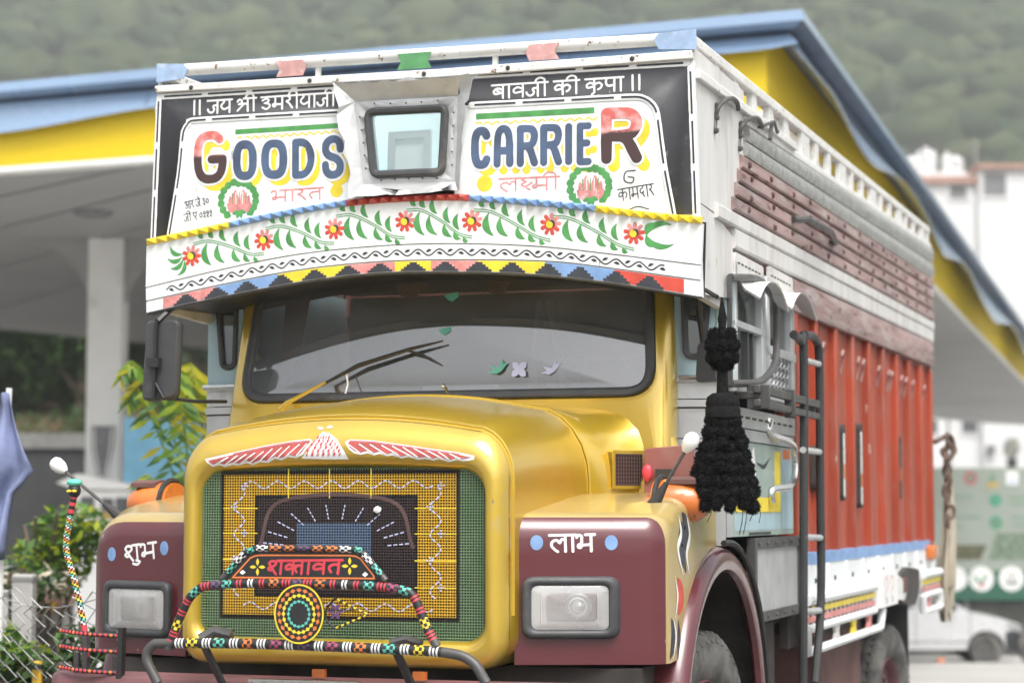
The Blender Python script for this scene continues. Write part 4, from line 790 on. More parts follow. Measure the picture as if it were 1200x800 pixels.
# --- fenders --------------------------------------------------------------------
ARC = (.40,.50)
def fender(sg, xin, xout, word, dots, hl):
    YF = lambda x: -.68+.36*(abs(x)-.66)
    prof = []          # (y offset from the front face or absolute, z, is_front)
    R = .80
    a_front = math.acos((ARC[0]+.30)/R)
    prof += [('f',0,.875),('f',0,.96),('f',0,1.06),('f',0,1.16),('f',0,1.26),('f',0,1.34)]
    for i in range(1, 7): a = pi/2*i/6; prof.append(('f', .10*(1-cos(a)), 1.34+.10*sin(a)))
    prof += [('a',-.32,1.475),('a',-.05,1.512),('a',.22,1.52),('a',.36,1.52)]
    for ang in (92,100,110,120,130,140,150): prof.append(('a', ARC[0]+R*cos(radians(ang)), min(1.30, ARC[1]+R*sin(radians(ang)))))
    prof += [('a',-.315,.88)]
    def sect(x, inset=0., topdrop=0.):
        out = []
        for k, dy, z in prof:
            y = YF(x)+dy if k == 'f' else dy
            zz = z-topdrop if z > 1.3 else z
            out.append((x, y+(inset if k == 'f' else 0), zz))
        return out
    cr_ = .075 if sg > 0 else .17; td_ = .055 if sg > 0 else .115; rings = [sect(sg*xin)]
    for t in (.25,.5,.75): rings.append(sect(sg*(xin+(xout-cr_-xin)*t)))
    for i in range(7): a = pi/2*i/6; x = xout-cr_+cr_*sin(a); rings.append(sect(sg*x, (.075 if sg > 0 else .05)*(1-cos(a))**(1 if sg > 0 else 2), td_*(1-cos(a))))
    mb = MB().mat('fender'); mb.loft(rings, closed=True, cap0=True, cap1=True)
    fo = mb.build('fender', truck, sharp=50)
    FF = lambda u, v, h: (u, YF(u)-h, v)
    lw = MB(); dev_word(lw, word[0], word[1], word[2], word[3], word[4], 'p_white', FF, .0012)
    for d in dots:
        lw.mat('p_sky').prism([(d[0]+.0225*cos(2*pi*i/26), d[1]+.028*sin(2*pi*i/26)) for i in range(26)], FF, 0, .0015)
    lw.build('painted_word', fo, recalc=False, split=.012)
    # headlamp: rubber surround, bowl, lens
    x0, x1, z1, z0 = hl[0][0], hl[1][0], hl[2][1], hl[3][1]
    if x0 > x1: x0, x1 = x1, x0
    out = rpoly(rect_poly(x0, x1, z0, z1), .045, 6); inn = rpoly(rect_poly(x0+.036, x1-.036, z0+.034, z1-.034), .026, 6)
    mixp = lambda f: [(a[0]+(b_[0]-a[0])*f, a[1]+(b_[1]-a[1])*f) for a, b_ in zip(out, inn)]
    hb = MB().mat('gasket'); rings = []
    for o_, h in ((0,-.01),(0,.016),(.15,.028),(.45,.034),(.78,.032),(.97,.022),(1.0,-.02)): rings.append([FF(*p, h) for p in mixp(o_)])
    hb.loft(rings); lamp = hb.build('headlight', truck, sharp=55)
    rf = MB().mat('reflector'); cx, cz = (x0+x1)/2, (z0+z1)/2; rr = []
    for t, h in ((1.,.020),(.92,.014),(.8,.004),(.65,-.008),(.48,-.018),(.3,-.026),(.12,-.03)):
        rr.append([])
        for p in mixp(.98):
            ang = atan2(p[1]-cz, p[0]-cx); ra = .5*(z1-z0)*t*.8; q = (cx+ra*cos(ang)*1.2, cz+ra*sin(ang)); k_ = min(1, (1-t)*1.8); rr[-1].append(FF((cx+(p[0]-cx)*t)*(1-k_)+q[0]*k_, (cz+(p[1]-cz)*t)*(1-k_)+q[1]*k_, h))
    rf.loft(rr, cap1=True); rf.build('reflector_bowl', lamp, sharp=180)
    bl = MB().mat('window_grey0').lathe([(.048,-.012),(.050,.004),(.044,.008),(.042,.002),(.028,.0)], lambda a, b_, h: FF(cx+.022+a, cz+.004+b_, h), 28); bl.mat('chrome').lathe([(.024,-.012),(.026,.006),(.020,.012),(.0,.013)], lambda a, b_, h: FF(cx+.022+a, cz+.004+b_, h), 20); bl.mat('p_white').lathe([(.032,-.012),(.034,.003),(.027,.005)], lambda a, b_, h: FF(cx+.022+a, cz+.004+b_, h), 22)
    bl.mat('gasket').prism(rect_poly(cx+.07, cx+.082, cz-.036, cz-.025), FF, .018, .019); bl.build('bulb', lamp)
    ln_ = MB().mat('lens'); rr = []
    for t, h in ((1.,.022),(.9,.027),(.5,.031),(.15,.032)): rr.append([FF(cx+(p[0]-cx)*t, cz+(p[1]-cz)*t, h) for p in mixp(.99)])
    ln_.loft(rr, cap1=True)
    for i in (1, 8):
        x = x0+.045+(x1-x0-.09)*i/9
        ln_.ribbon([(x, z0+.05),(x, z1-.05)], .004, FF, .0322, dome=.0015, cap=False)
    ln_.build('lens_glass', lamp, recalc=False)
    return fo
fr_ = fender(1, .655, 1.185, DATA['fw'][0], DATA['fd'][:2], DATA['hl'][0])
fl_ = fender(-1, .715, 1.245, DATA['fw'][1], DATA['fd'][2:], DATA['hl'][1])
# painted flames on the right flank
fm = MB(); FQ = SX(1.185)
for (a, m_, w_) in (([(-.22,1.44),(-.17,1.38),(-.23,1.31),(-.16,1.21)],'p_ink',.13),([(-.28,1.43),(-.24,1.36),(-.29,1.30),(-.21,1.20)],'p_white',.035),([(-.15,1.43),(-.10,1.35),(-.15,1.28),(-.11,1.20)],'p_white',.03),([(-.30,1.19),(-.25,1.12),(-.29,1.05)],'p_red',.10),([(-.34,1.20),(-.30,1.12),(-.34,1.04)],'p_white',.02),([(-.40,1.04),(-.36,.97),(-.42,.89)],'p_ink',.08),([(-.37,1.04),(-.33,.97),(-.38,.88)],'p_white',.02),([(-.29,1.03),(-.28,.95),(-.30,.88)],'p_ink',.05)):
    fm.mat(m_).ribbon([tuple(p) for p in cr(a, 6)], w_, FQ, .0012+.0006*(m_ == 'p_white'), taper=True)
fm.build('painted_flame', fr_, recalc=False)
def mudguard(sg, off):
    mb = MB().mat('maroon'); prof = [(.72,.795),(1.0,.798),(1.14,.80),(1.185,.797),(1.212,.786),(1.228,.765),(1.23,.735),(1.222,.705),(1.20,.695),(1.19,.70),(1.19,.74),(1.15,.77),(.72,.775)]
    rings = []
    for i in range(41):
        a = radians(206-232*i/40); rings.append([(sg*(x+off), ARC[0]+r*cos(a), ARC[1]+r*sin(a)) for x, r in prof])
    mb.loft(rings, cap0=True, cap1=True); o = mb.build('wheel_arch', truck, sharp=50)
    b = MB().mat('under'); b.loft([[(sg*(x+off), ARC[0]+rr_*cos(radians(206-232*i/40)), ARC[1]+rr_*sin(radians(206-232*i/40))) for x, rr_ in ((.70,.768),(1.14,.766),(1.182,.742),(1.184,.705))] for i in range(41)], closed=False); b.prism([(ARC[0]+.775*cos(radians(a)), ARC[1]+.775*sin(radians(a))) for a in range(-20,201,10)], lambda u, v, h: (sg*h, u, v), .42, .74); b.build('arch_liner', o)
    t = MB().mat('rubber').tube([(sg*(1.226+off), ARC[0]+.815*cos(radians(a)), ARC[1]+.815*sin(radians(a))) for a in range(95,-22,-6)], .014, 6); t.build('arch_rubber', o)
    return o
mudguard(1, 0); mudguard(-1, .05)
def wheel(name, x0, x1, y, z, r, steer=0., outer=1):
    # tyre across x0..x1 (outer side at x1)
    wmid = (x0+x1)/2; hwid = abs(x1-x0)/2; sg = 1 if x1 > x0 else -1
    Rm = Matrix.Rotation(steer, 3, 'Z')
    def fr(a, b_, h): p = Rm @ Vector((h*sg, a, 0)); return (wmid+p.x, y+p.y, z+b_)
    prof = [(.56*r,-hwid*.55),(.62*r,-hwid*.8),(.75*r,-hwid),(.88*r,-hwid*.97),(.955*r,-hwid*.88),(.985*r,-hwid*.72)]
    for c_ in (-.45,0,.45): prof += [(.995*r,(c_-.09)*hwid),(.965*r,(c_-.05)*hwid),(.965*r,(c_+.05)*hwid),(.995*r,(c_+.09)*hwid)]
    prof += [(.985*r,hwid*.72),(.955*r,hwid*.88),(.88*r,hwid*.97),(.75*r,hwid),(.62*r,hwid*.8),(.56*r,hwid*.55)]
    emp = bpy.data.objects.new(name, None); C.objects.link(emp); emp.parent = truck; emp.empty_display_size = .2
    ty = MB().mat('tyre'); ty.lathe(prof, fr, 64)
    for i in range(46):       # shoulder lugs and sidewall ribs
        a = 2*pi*i/46
        for s_ in (-1, 1):
            p = [fr(rr*cos(a+da), rr*sin(a+da), s_*hh) for rr, da, hh in ((.90*r,0,hwid*.985),(.995*r,.01*s_,hwid*.74),(1.003*r,.05,hwid*.30),(1.003*r,.09,hwid*.30),(.995*r,.075,hwid*.74),(.90*r,.055,hwid*.985))]
            q = [fr(rr*cos(a+da), rr*sin(a+da), s_*hh) for rr, da, hh in ((.88*r,0,hwid*.9),(.95*r,.01*s_,hwid*.70),(.96*r,.05,hwid*.30),(.96*r,.09,hwid*.30),(.95*r,.075,hwid*.70),(.88*r,.055,hwid*.9))]
            ty.add(p+q, [(0,1,4,5),(1,2,3,4),(0,6,7,1),(1,7,8,2),(2,8,9,3),(3,9,10,4),(4,10,11,5),(5,11,6,0)], False)
    ty.build('tyre', emp, sharp=30, recalc=True)
    rm = MB().mat('maroon_dull'); rm.lathe([(.58*r,hwid*.62),(.56*r,hwid*.75),(.53*r,hwid*.6),(.50*r,hwid*.2),(.40*r,hwid*.1),(.34*r,hwid*.35),(.20*r,hwid*.4),(.19*r,hwid*.8),(.10*r,hwid*.85),(.0,hwid*.85)], fr, 40)
    for i in range(8): a = 2*pi*i/8; p = fr(.28*r*cos(a), .28*r*sin(a), hwid*.42); rm.mat('under').ico(p, .02, 1)
    rm.build('rim', emp, sharp=30)
    return emp
wheel('front_wheel', .92, 1.15, .46, .475, .475, -.12); wheel('front_wheel', -.92, -1.15, .40, .475, .475, -.12)
ZR = .235
for sg in (1, -1):
    wheel('rear_wheel', sg*.95, sg*1.18, 5.42, ZR, .49, -.10*sg); wheel('rear_wheel', sg*.66, sg*.88, 5.42, ZR, .49, -.10*sg)
# --- indicator pods, marker rods, reflector board, mirrors -----------------------
def pod(x, y, z, sg):
    mb = MB().mat('amber'); rings = []
    for t, r in ((0,.100),(.3,.104),(.6,.098),(.85,.082),(1.,.06)):
        rings.append([(x+sg*(.20*t-.12)+0*r, y-.02+r*1.15*cos(2*pi*j/20), z+.9*r*sin(2*pi*j/20)) for j in range(20)])
    mb.loft(rings, cap0=True, cap1=True); o = mb.build('indicator_lamp', truck, sharp=50)
    b = MB().mat('rubber').tube([(x-sg*.10, y-.02+.110*1.12*cos(2*pi*j/24), z+.100*sin(2*pi*j/24)) for j in range(24)], .012, 6, closed=True); b.build('lamp_seal', o)
    c_ = MB().mat('mud').prism([(y-.10+.16*i/8, z+.088+.014*sin(pi*i/8)) for i in range(9)]+[(y+.06,z+.07),(y-.10,z+.07)], lambda u, v, h: (x+sg*h, u, v), -.06, .055); c_.build('lamp_cap', o)
pod(1.16, -.02, 1.48, 1); pod(-1.19, -.05, 1.475, -1)
def rod(a, b_):
    a = Vector(a); b_ = Vector(b_); d = (b_-a)
    o = MB().mat('rail_grey').tube([a, a+d*.5, b_], .007, 8).build('marker_rod', truck)
    k = MB().mat('p_white'); 
    k.tube([b_-d.normalized()*.035, b_-d.normalized()*.02, b_, b_+d.normalized()*.025, b_+d.normalized()*.042, b_+d.normalized()*.05], .03, 12, rad=[.011,.022,.03,.031,.022,.006]); k.build('rod_knob', o)
    s = MB().mat('rubber').tube([a-d.normalized()*.02, a, a+d.normalized()*.05, a+d.normalized()*.11], .03, 10, rad=[.030,.028,.020,.010]); s.build('rod_boot', o)
rod((1.085,-.29,1.46), (1.235,-.30,1.70)); rod((-1.20,-.30,1.41), (-1.50,-.30,1.63))
rb = MB().mat('red_dull').prism(rpoly([(.93,1.50),(1.13,1.555),(1.13,1.715),(.93,1.70)], .015, 3), lambda u, v, h: (u, .20-h+.15*(u-.93), v), 0, .022)
rbo = rb.build('reflector_board', truck, bevel=.004); rr_ = MB().mat('p_crimson').ico((.945,.17,1.60), .03, 2, sq=(.8,.5,1.2)); rr_.build('red_reflector', rbo)
rr_ = MB().mat('under').bar((.98,.175,1.60), (1.05,.18,1.60), .03, .03); rr_.build('board_hinge', rbo)
ar = MB().mat('under').bar((.93,.22,1.6), (.86,.32,1.6), .02, .02); ar.build('board_arm', rbo)
# left mirror with its arm
mm = MB().mat('gasket'); P = rpoly([(-1.255,1.915),(-1.085,1.925),(-1.07,2.27),(-1.235,2.27)], .035, 5)
rings = [[(p[0], -.06+h, p[1]) for p in offset_poly(P, o_)] for o_, h in ((-.012,0),(-.002,.012),(0,.04),(-.01,.06))]
mm.loft(rings, cap0=True, cap1=True); mr = mm.build('side_mirror', truck, sharp=40)
ma = MB().mat('black').bar((-1.18,-.075,1.93), (-1.17,-.075,2.27), .022, .012).box(-1.205,-1.15,-.10,-.065,2.06,2.10).tube([(-1.18,-.07,2.0),(-1.14,-.07,1.93),(-1.06,.1,1.92),(-1.03,.32,1.93)], .008, 6).tube([(-1.17,-.07,2.26),(-1.12,.0,2.34),(-1.05,.3,2.38)], .014, 6)
ma.build('mirror_arm', mr)
mb_ = MB().mat('black').prism(rpoly([(1.13,1.97),(1.215,1.975),(1.21,2.14),(1.14,2.13)], .02, 4), FX(.30), 0, .05); m2 = mb_.build('side_mirror', truck)
m3 = MB().mat('black').tube([(1.17,.27,2.1),(1.16,.2,2.31),(1.2,.12,2.34),(1.27,.05,2.30)], .009, 6); m3.build('mirror_arm', m2)

# --- bumper, crash guard, name plate ---------------------------------------------
bmp = MB().mat('maroon_dull'); rings = []
for x, y in ((-1.20,-.80),(-1.17,-.90),(-1.10,-.96),(-.6,-.99),(0,-1.0),(.6,-.99),(1.16,-.96),(1.23,-.90),(1.27,-.80)):
    rings.append([(x, y+dy, z) for dy, z in ((.03,.60),(0,.615),(0,.79),(.012,.812),(.03,.82),(.16,.825),(.17,.815),(.17,.60))])
bmp.loft(rings, cap0=True, cap1=True); bumper = bmp.build('bumper', truck, sharp=35)
pl_ = MB().mat('chrome').bar((-.26,-1.03,.822), (.18,-1.03,.822), .03, .012).mat('old_white').box(-.25,.17,-1.022,-1.008,.66,.816); pl_.build('plate_holder', bumper)
cl = MB().mat('amber')
for x in (-.03,.37): cl.box(x-.025, x+.025, -.93, -.91, .83, .86)
cl.build('latch', bumper, split=.01)
SEQ = ['p_white','p_yellow','p_white','p_teal','p_white','p_orange','p_white','p_magenta','p_white','p_purple','p_white','p_magenta','p_white','p_orange','p_white','p_teal','p_white','p_yellow','p_white']
def painted_tube(mb, pts, r, seq, mode, a0=0., a1=1., fine=.0065):
    P = [Vector(p) for p in pts]; L = sum((b_-a).length for a, b_ in zip(P, P[1:])); n = max(8, int(L/fine)); Q = resample(P, n)
    def cols(i, j):
        t = (i/(n-1)-a0)/(a1-a0)
        if not 0 <= t < 1: return 'rail_grey'
        k = int(t*len(seq)); f = t*len(seq)-k; c_ = seq[k]; ln = (a1-a0)*L/len(seq); q = int(f*ln/fine)
        if c_ in ('p_white','p_crimson') and mode == 'bands': return c_ if (q % 2 == 0 and .12 < f < .88) else 'black'
        if .1 < f < .9: return c_ if ((q//2)+(j//2)) % 2 == 0 else 'black'
        return 'black'
    mb.tube(Q, r, 16, cols=cols)
G3 = lambda p, y=-1.10: (p[0], y, p[1])
gd = MB()
lowb = cr([G3(p) for p in DATA['glow']], 10)
painted_tube(gd, lowb, .0185, SEQ, 'bands', .16, .86)
cg = gd.build('crash_guard', truck, sharp=60)
gu = MB(); S2 = ['p_crimson','p_yellow','p_crimson','p_crimson','p_teal','p_crimson','p_purple','p_teal','p_crimson','p_white','p_crimson','p_orange','p_crimson','p_purple','p_crimson','p_orange','p_crimson','p_white','p_crimson','p_teal','p_crimson','p_magenta','p_teal','p_crimson','p_crimson','p_yellow','p_crimson']
painted_tube(gu, cr([G3(p) for p in DATA['gbar']], 10), .0165, S2, 'bands', .02, .98); gu.build('upper_tube', cg, sharp=60)
gpo = [tuple(p) for p in DATA['gplate_o']]; gt_ = MB()
painted_tube(gt_, cr([G3(p) for p in gpo], 8), .012, ['p_teal','p_white','p_teal','p_white','p_orange','p_orange','p_purple','p_orange','p_orange','p_white','p_teal','p_white','p_teal'], 'dia', .03, .97); gt_.build('plate_rim', cg, sharp=60)
np_ = MB().mat('black').prism(gpo, FX(-1.095), 0, .006); FP = FX(-1.101)
P = DATA['gplate']; np_.mat('p_orange').ribbon([tuple(p) for p in resample(P, 60, True)], .0058, FP, .0004, closed=True)
dev_word(np_, DATA['gword'][0], DATA['gword'][1], DATA['gword'][2], DATA['gword'][3], DATA['gword'][4], 'p_crimson', FP, .0008, slant=.12)
for sx, cz in DATA['gflower']:
    for k in range(4): a = pi/2*k; leaf(np_, sx+.005*cos(a), cz+.005*sin(a), a, .026, .012, 0, 'p_yellow', FP, .0008)
for sx, sz in DATA['gsq']: np_.mat('p_white').prism([(sx-.012,sz),(sx,sz-.008),(sx+.012,sz+.001),(sx,sz+.01)], FP, 0, .001)
np_.build('name_plate', cg, recalc=False)
md_ = MB(); (mx_, mz_), mr_ = DATA['medal']; FM = FX(-1.118)
md_.mat('black').prism([(mx_+mr_*cos(2*pi*i/48), mz_+mr_*1.1*sin(2*pi*i/48)) for i in range(48)], FM, 0, .008); FM2 = FX(-1.126)
md_.mat('p_yellow').ribbon([(mx_+mr_*.97*cos(2*pi*i/48), mz_+mr_*1.07*sin(2*pi*i/48)) for i in range(48)], .006, FM2, .0003, closed=True)
for rr, n_, c_, s_ in ((.80,20,'p_orange',.021),(.62,20,'p_yellow',.020),(.42,16,'p_teal',.017)):
    for i in range(n_):
        a = 2*pi*i/n_; cx, cz = mx_+mr_*rr*cos(a), mz_+mr_*1.1*rr*sin(a); t = Vector((-sin(a), cos(a))); q = Vector((cos(a), sin(a)))
        md_.mat(c_).prism([tuple(Vector((cx,cz))+t*s_*.52), tuple(Vector((cx,cz))+q*s_*.36), tuple(Vector((cx,cz))-t*s_*.52), tuple(Vector((cx,cz))-q*s_*.36)], FM2, 0, .0012)
md_.build('medallion', cg, recalc=False)
fs = MB(); P = [G3(p, -1.08) for p in DATA['fish']]
def fcol(i, j): return 'p_yellow' if (i//2) % 2 else 'black'
Q = resample(P[1:4], 50); fs.tube(Q, .004, 6, cols=fcol); fs.mat('black').tube(cr([P[1], P[0], P[4], P[3]], 6), .004, 6)
fx = P[0][0]+.035; fz = P[0][2]
for k in range(6): a = pi/3*k; leaf(fs, fx+.004*cos(a), fz-.005+.004*sin(a), a, .028, .016, 0, 'p_purple', FX(-1.078), .0004+.0001*k)
fs.mat('black').bar((fx-.03,-1.078,fz), (fx+.08,-1.078,fz), .003, .003); fs.build('wire_ornament', cg, recalc=False)
br_ = MB().mat('black')
for x in (-.36,.40): br_.bar((x-.06,-1.09,.95), (x+.02,-.98,.70), .045, .012)
br_.mat('rail_grey').tube([(-.45,-1.06,.97),(-.40,-1.04,1.0),(-.33,-1.04,.985)], .022, 8).tube([(.30,-1.04,.97),(.36,-1.03,.985),(.42,-1.04,.97)], .016, 8)
br_.build('guard_bracket', cg, split=.02)
# little beaded rack at the left end of the bumper, and the beaded staff
rk = MB()
for z0 in (.978,.918,.838):
    P = [(-1.118+.275*i/44, -.93-.05*sin(pi*i/44), z0+.018*(1-i/44)-.010) for i in range(45)]
    rk.mat('black').tube(P, .009, 8)
    for i in range(14): k = 2+3*i; rk.mat('p_crimson' if i % 4 else 'p_orange').ico((P[k][0], P[k][1]-.008, P[k][2]), .0075, 1)
rk.mat('black').bar((-.842,-.95,.80), (-.838,-.95,1.0), .032, .02)
for i in range(6): rk.mat('p_white').prism([(-.852,.835+.03*i),(-.842,.823+.03*i),(-.832,.835+.03*i),(-.842,.847+.03*i)], FX(-.961), 0, .003)
rk.mat('rail_grey').bar((-1.02,-.9,.80), (-1.02,-.9,.97), .03, .02).bar((-1.06,-.9,.80), (-1.06,-.9,.9), .016, .02)
rko = rk.build('beaded_rack', bumper, recalc=False)
sf_ = MB(); P = cr([(-1.02,-.90,.86),(-1.03,-.90,.99),(-1.075,-.90,1.17),(-1.115,-.90,1.30),(-1.10,-.90,1.42),(-1.085,-.90,1.50)], 22); RC_ = ['p_white','black','p_teal','black','p_yellow','black','p_orange','black']
n_ = len(P)
def scol(i, j): 
    if i < 24 or i > n_-22: return 'p_crimson' if (i//4) % 2 else 'black'
    return RC_[int((i*1.15+j*.5) % 8)]
sf_.tube(P, .0125, 16, cols=scol); sf_.mat('black').ico((-1.083,-.90,1.525), .026, 2, sq=(1,1,1.2)).mat('p_teal').ico((-1.083,-.90,1.555), .029, 2, sq=(1.1,1.1,.55)); sf_.mat('p_yellow').ico((-1.093,-.925,1.522), .011, 1, sq=(1.2,.6,.6)).ico((-1.070,-.925,1.522), .011, 1, sq=(1.2,.6,.6))
sf_.build('beaded_staff', bumper, recalc=False, sharp=60)
paint('hook_pink', (.36,.22,.20), .5, var=.2); paint('ladder_black', (.035,.035,.036), .45, metal=.2, var=.3)
paint('alu', (.66,.68,.69), .38, metal=.25, var=.12, dirt=(.4,.4,.39), dirt_amt=.2, dscale=9)
# --- cab: front with windscreen ---------------------------------------------------
YS = lambda z: .30+(z-1.93)*.22                    # rake of the screen
FC = lambda u, v, h: (u, YS(v)-h-.075*(1-(u/.95)**2), v)
op_c = [(-.945,1.925),(.945,1.925),(.905,2.52),(-.905,2.52)]
opening = rpoly(op_c, [.12,.12,.10,.10], 8); outer = rpoly([(-1.03,1.45),(1.03,1.45),(.99,2.62),(-.99,2.62)], .03, 8)
cf = MB().mat('gold')
rings = [[FC(*p, -.05) for p in offset_poly(opening, -.004)], [FC(*p, 0) for p in opening], [FC(*p, .012) for p in offset_poly(opening, .012)], [FC(*p, .004) for p in offset_poly(opening, .028)], [FC(*p, .006) for p in offset_poly(outer, -.035)], [FC(*p, -.012) for p in offset_poly(outer, -.012)], [FC(*p, -.05) for p in outer], [FC(*p, -.12) for p in outer]]
cf.loft(rings); cab = cf.build('cab_front', truck, sharp=60)
ws = MB().mat('gasket'); rings = [[FC(*p, h) for p in offset_poly(opening, o_)] for o_, h in ((.006,.0),(.006,.018),(-.002,.026),(-.012,.022),(-.020,.024),(-.032,.016),(-.036,.0))]
ws.loft(rings); screen = ws.build('windscreen', truck, sharp=60)
gl = MB().mat('screen_glass'); k = 9; cz_ = 2.22; rr = []
for t in [1-i/k for i in range(k)]: rr.append([FC(p[0]*t, cz_+(p[1]-cz_)*t, .004) for p in offset_poly(opening, -.03)])
gl.loft(rr, cap1=True); gl.build('screen_pane', screen, recalc=False)
def bird(mb, x, z, s, mat, fr, lift):
    mb.mat(mat)
    P = [(-.5,-.22),(-.2,-.12),(-.42,.12),(-.12,.05),(.05,.02),(.2,.45),(.28,.2),(.5,.26),(.36,.08),(.2,-.15),(-.05,-.3)]
    mb.prism([(x+p[0]*s, z+p[1]*s) for p in P], fr, lift, lift+.0015)
st_ = MB(); b_ = DATA['birds']; bird(st_, *b_[0], .088, 'mint', FC, .006); bird(st_, *b_[2], .085, 'lavender', FC, .006)
for k in range(4): leaf(st_, b_[1][0], b_[1][1], radians(45+90*k), .042, .030, 0, 'lavender', FC, .006+.0004*k)
for x, z, s in ((.04,2.365,.07),(.02,2.215,.06)): st_.mat('mint').prism([(x-s*.5,z+s*.1),(x+s*.4,z+s*.3),(x+s*.5,z),(x+.1*s,z-s*.3),(x-s*.2,z-s*.2)], FC, .006, .0075)
st_.build('window_sticker', screen, split=.004)
# banner hanging inside the top of the screen and the curtain's tip at the left
bn_ = MB(); FI = lambda u, v, h: (u, YS(v)+.05-h, v)
bn_.mat('maroon').prism([(-.25,2.40),(.25,2.40),(.25,2.46),(-.25,2.46)], FI, 0, .004); bn_.mat('p_orange').prism([(-.28,2.45),(-.12,2.45),(-.17,2.385),(-.24,2.38)], FI, .005, .008).prism([(.14,2.45),(.26,2.45),(.24,2.385),(.17,2.385)], FI, .005, .008)
bn_.mat('mud').prism([(-.80,2.42),(-.68,2.42),(-.72,2.06),(-.77,2.0),(-.80,2.05)], FI, 0, .004); bn_.build('cab_banner', truck)
# wiper: gold arm and dark blade
wa = MB().mat('gold').tube([FC(-.71,1.885,.05), FC(-.68,1.91,.065), FC(-.50,2.0,.055)], .016, 8, rad=[.013,.011,.006]); wp = wa.build('wiper_arm', truck)
wb = MB().mat('black').tube([FC(-.52,1.99,.045), FC(-.35,2.07,.05), FC(-.12,2.135,.045), FC(.03,2.168,.04)], .01, 6, rad=[.006,.011,.009,.004]).tube([FC(-.13,2.13,.045), FC(-.06,2.11,.035), FC(.0,2.075,.03)], .006, 6, rad=[.006,.008,.004]).mat('p_white').tube([FC(-.41,2.04,.04), FC(-.40,1.99,.035), FC(-.41,1.95,.03)], .004, 5); wb.build('wiper_blade', wp)
# interior
ci = MB().mat('black').box(-1.12,1.12,1.95,1.99,1.2,2.55).box(-1.12,1.12,.5,1.99,1.2,1.22); ci.build('cab_rear_wall', truck)
cr_ = MB().mat('charcoal').box(-1.12,1.12,.45,1.99,2.56,2.59); cr_.build('cab_roof', truck)
db = MB().mat('gasket').box(-1.0,1.0,.42,.75,1.78,1.90); dbo = db.build('dashboard', truck, bevel=.03)
ds = MB().mat('p_white').box(-.20,.16,.60,.62,1.98,2.0).box(-.22,.06,.52,.54,1.93,1.95); ds.build('dash_tray', dbo)
stw = MB().mat('black').tube([(.50+.22*cos(2*pi*i/32), .80+.10*sin(2*pi*i/32), 1.96+.19*sin(2*pi*i/32)) for i in range(32)], .014, 8, closed=True).bar((.28,.80,1.96),(.72,.80,1.96),.03,.02).bar((.5,.8,1.96),(.5,.7,1.80),.04,.04); stw.build('steering_wheel', truck)
se = MB().mat('mud'); 
for x in (.50,-.50): se.box(x-.27,x+.27,1.15,1.65,1.45,1.60).box(x-.27,x+.27,1.60,1.72,1.60,2.2)
se.build('cab_seat', truck, bevel=.05)
vb_ = MB().mat('rail_grey').bar((.20,.9,1.85),(.26,.9,2.4),.035,.03).bar((.40,.9,1.85),(.30,.9,2.4),.035,.03); vb_.build('cab_strut', truck)
# quarter panels beside the gold front: pale blue, with an upright rounded window, ribbed silver below
for sg in (-1, 1):
    FQp = lambda u, v, h: (sg*u, .43+(u-1.02)*.25-h, v)
    q = MB().mat('pale_blue'); P = rect_poly(1.0, 1.20, 2.0, 2.62)
    win = rpoly([(1.045,2.09),(1.115,2.09),(1.15,2.45),(1.035,2.45)], .035, 6)
    o8 = resample([Vector(p) for p in rpoly(P, .003, 6)], len(win), True)
    # match the starting corner
    q.loft([[FQp(*p, .0) for p in offset_poly(rpoly([(1.0,2.0),(1.20,2.0),(1.20,2.62),(1.0,2.62)], .004, 6), 0)], [FQp(*p, .0) for p in win], [FQp(*p, -.04) for p in win]], smooth=False)
    qp = q.build('quarter_panel', truck, recalc=True)
    g_ = MB().mat('gasket'); g_.loft([[FQp(*p, h) for p in offset_poly(win, o_)] for o_, h in ((.012,.0),(.010,.014),(-.004,.016),(-.014,.006),(-.014,-.02))]); g_.mat('pane').prism(offset_poly(win, -.012), FQp, -.004, 0); g_.build('quarter_window', qp)
    lv = MB().mat('silver')
    for z0, z1, d in ((1.30,1.70,.0),(1.71,1.745,.014),(1.75,1.875,.004),(1.88,1.91,.018),(1.915,1.985,.006),(1.985,2.0,.02)):
        lv.prism(rect_poly(1.0, 1.20, z0, z1), FQp, -.01, d)
    lv.mat('black').prism(rect_poly(1.0,1.2,1.873,1.881), FQp, 0, .0045).prism(rect_poly(1.0,1.2,1.703,1.711), FQp, 0, .004)
    lv.mat('chrome').tube([FQp(1.02,2.003,.02), FQp(1.21,2.003,.02)], .012, 8)
    lv.build('ribbed_panel', qp, recalc=False)

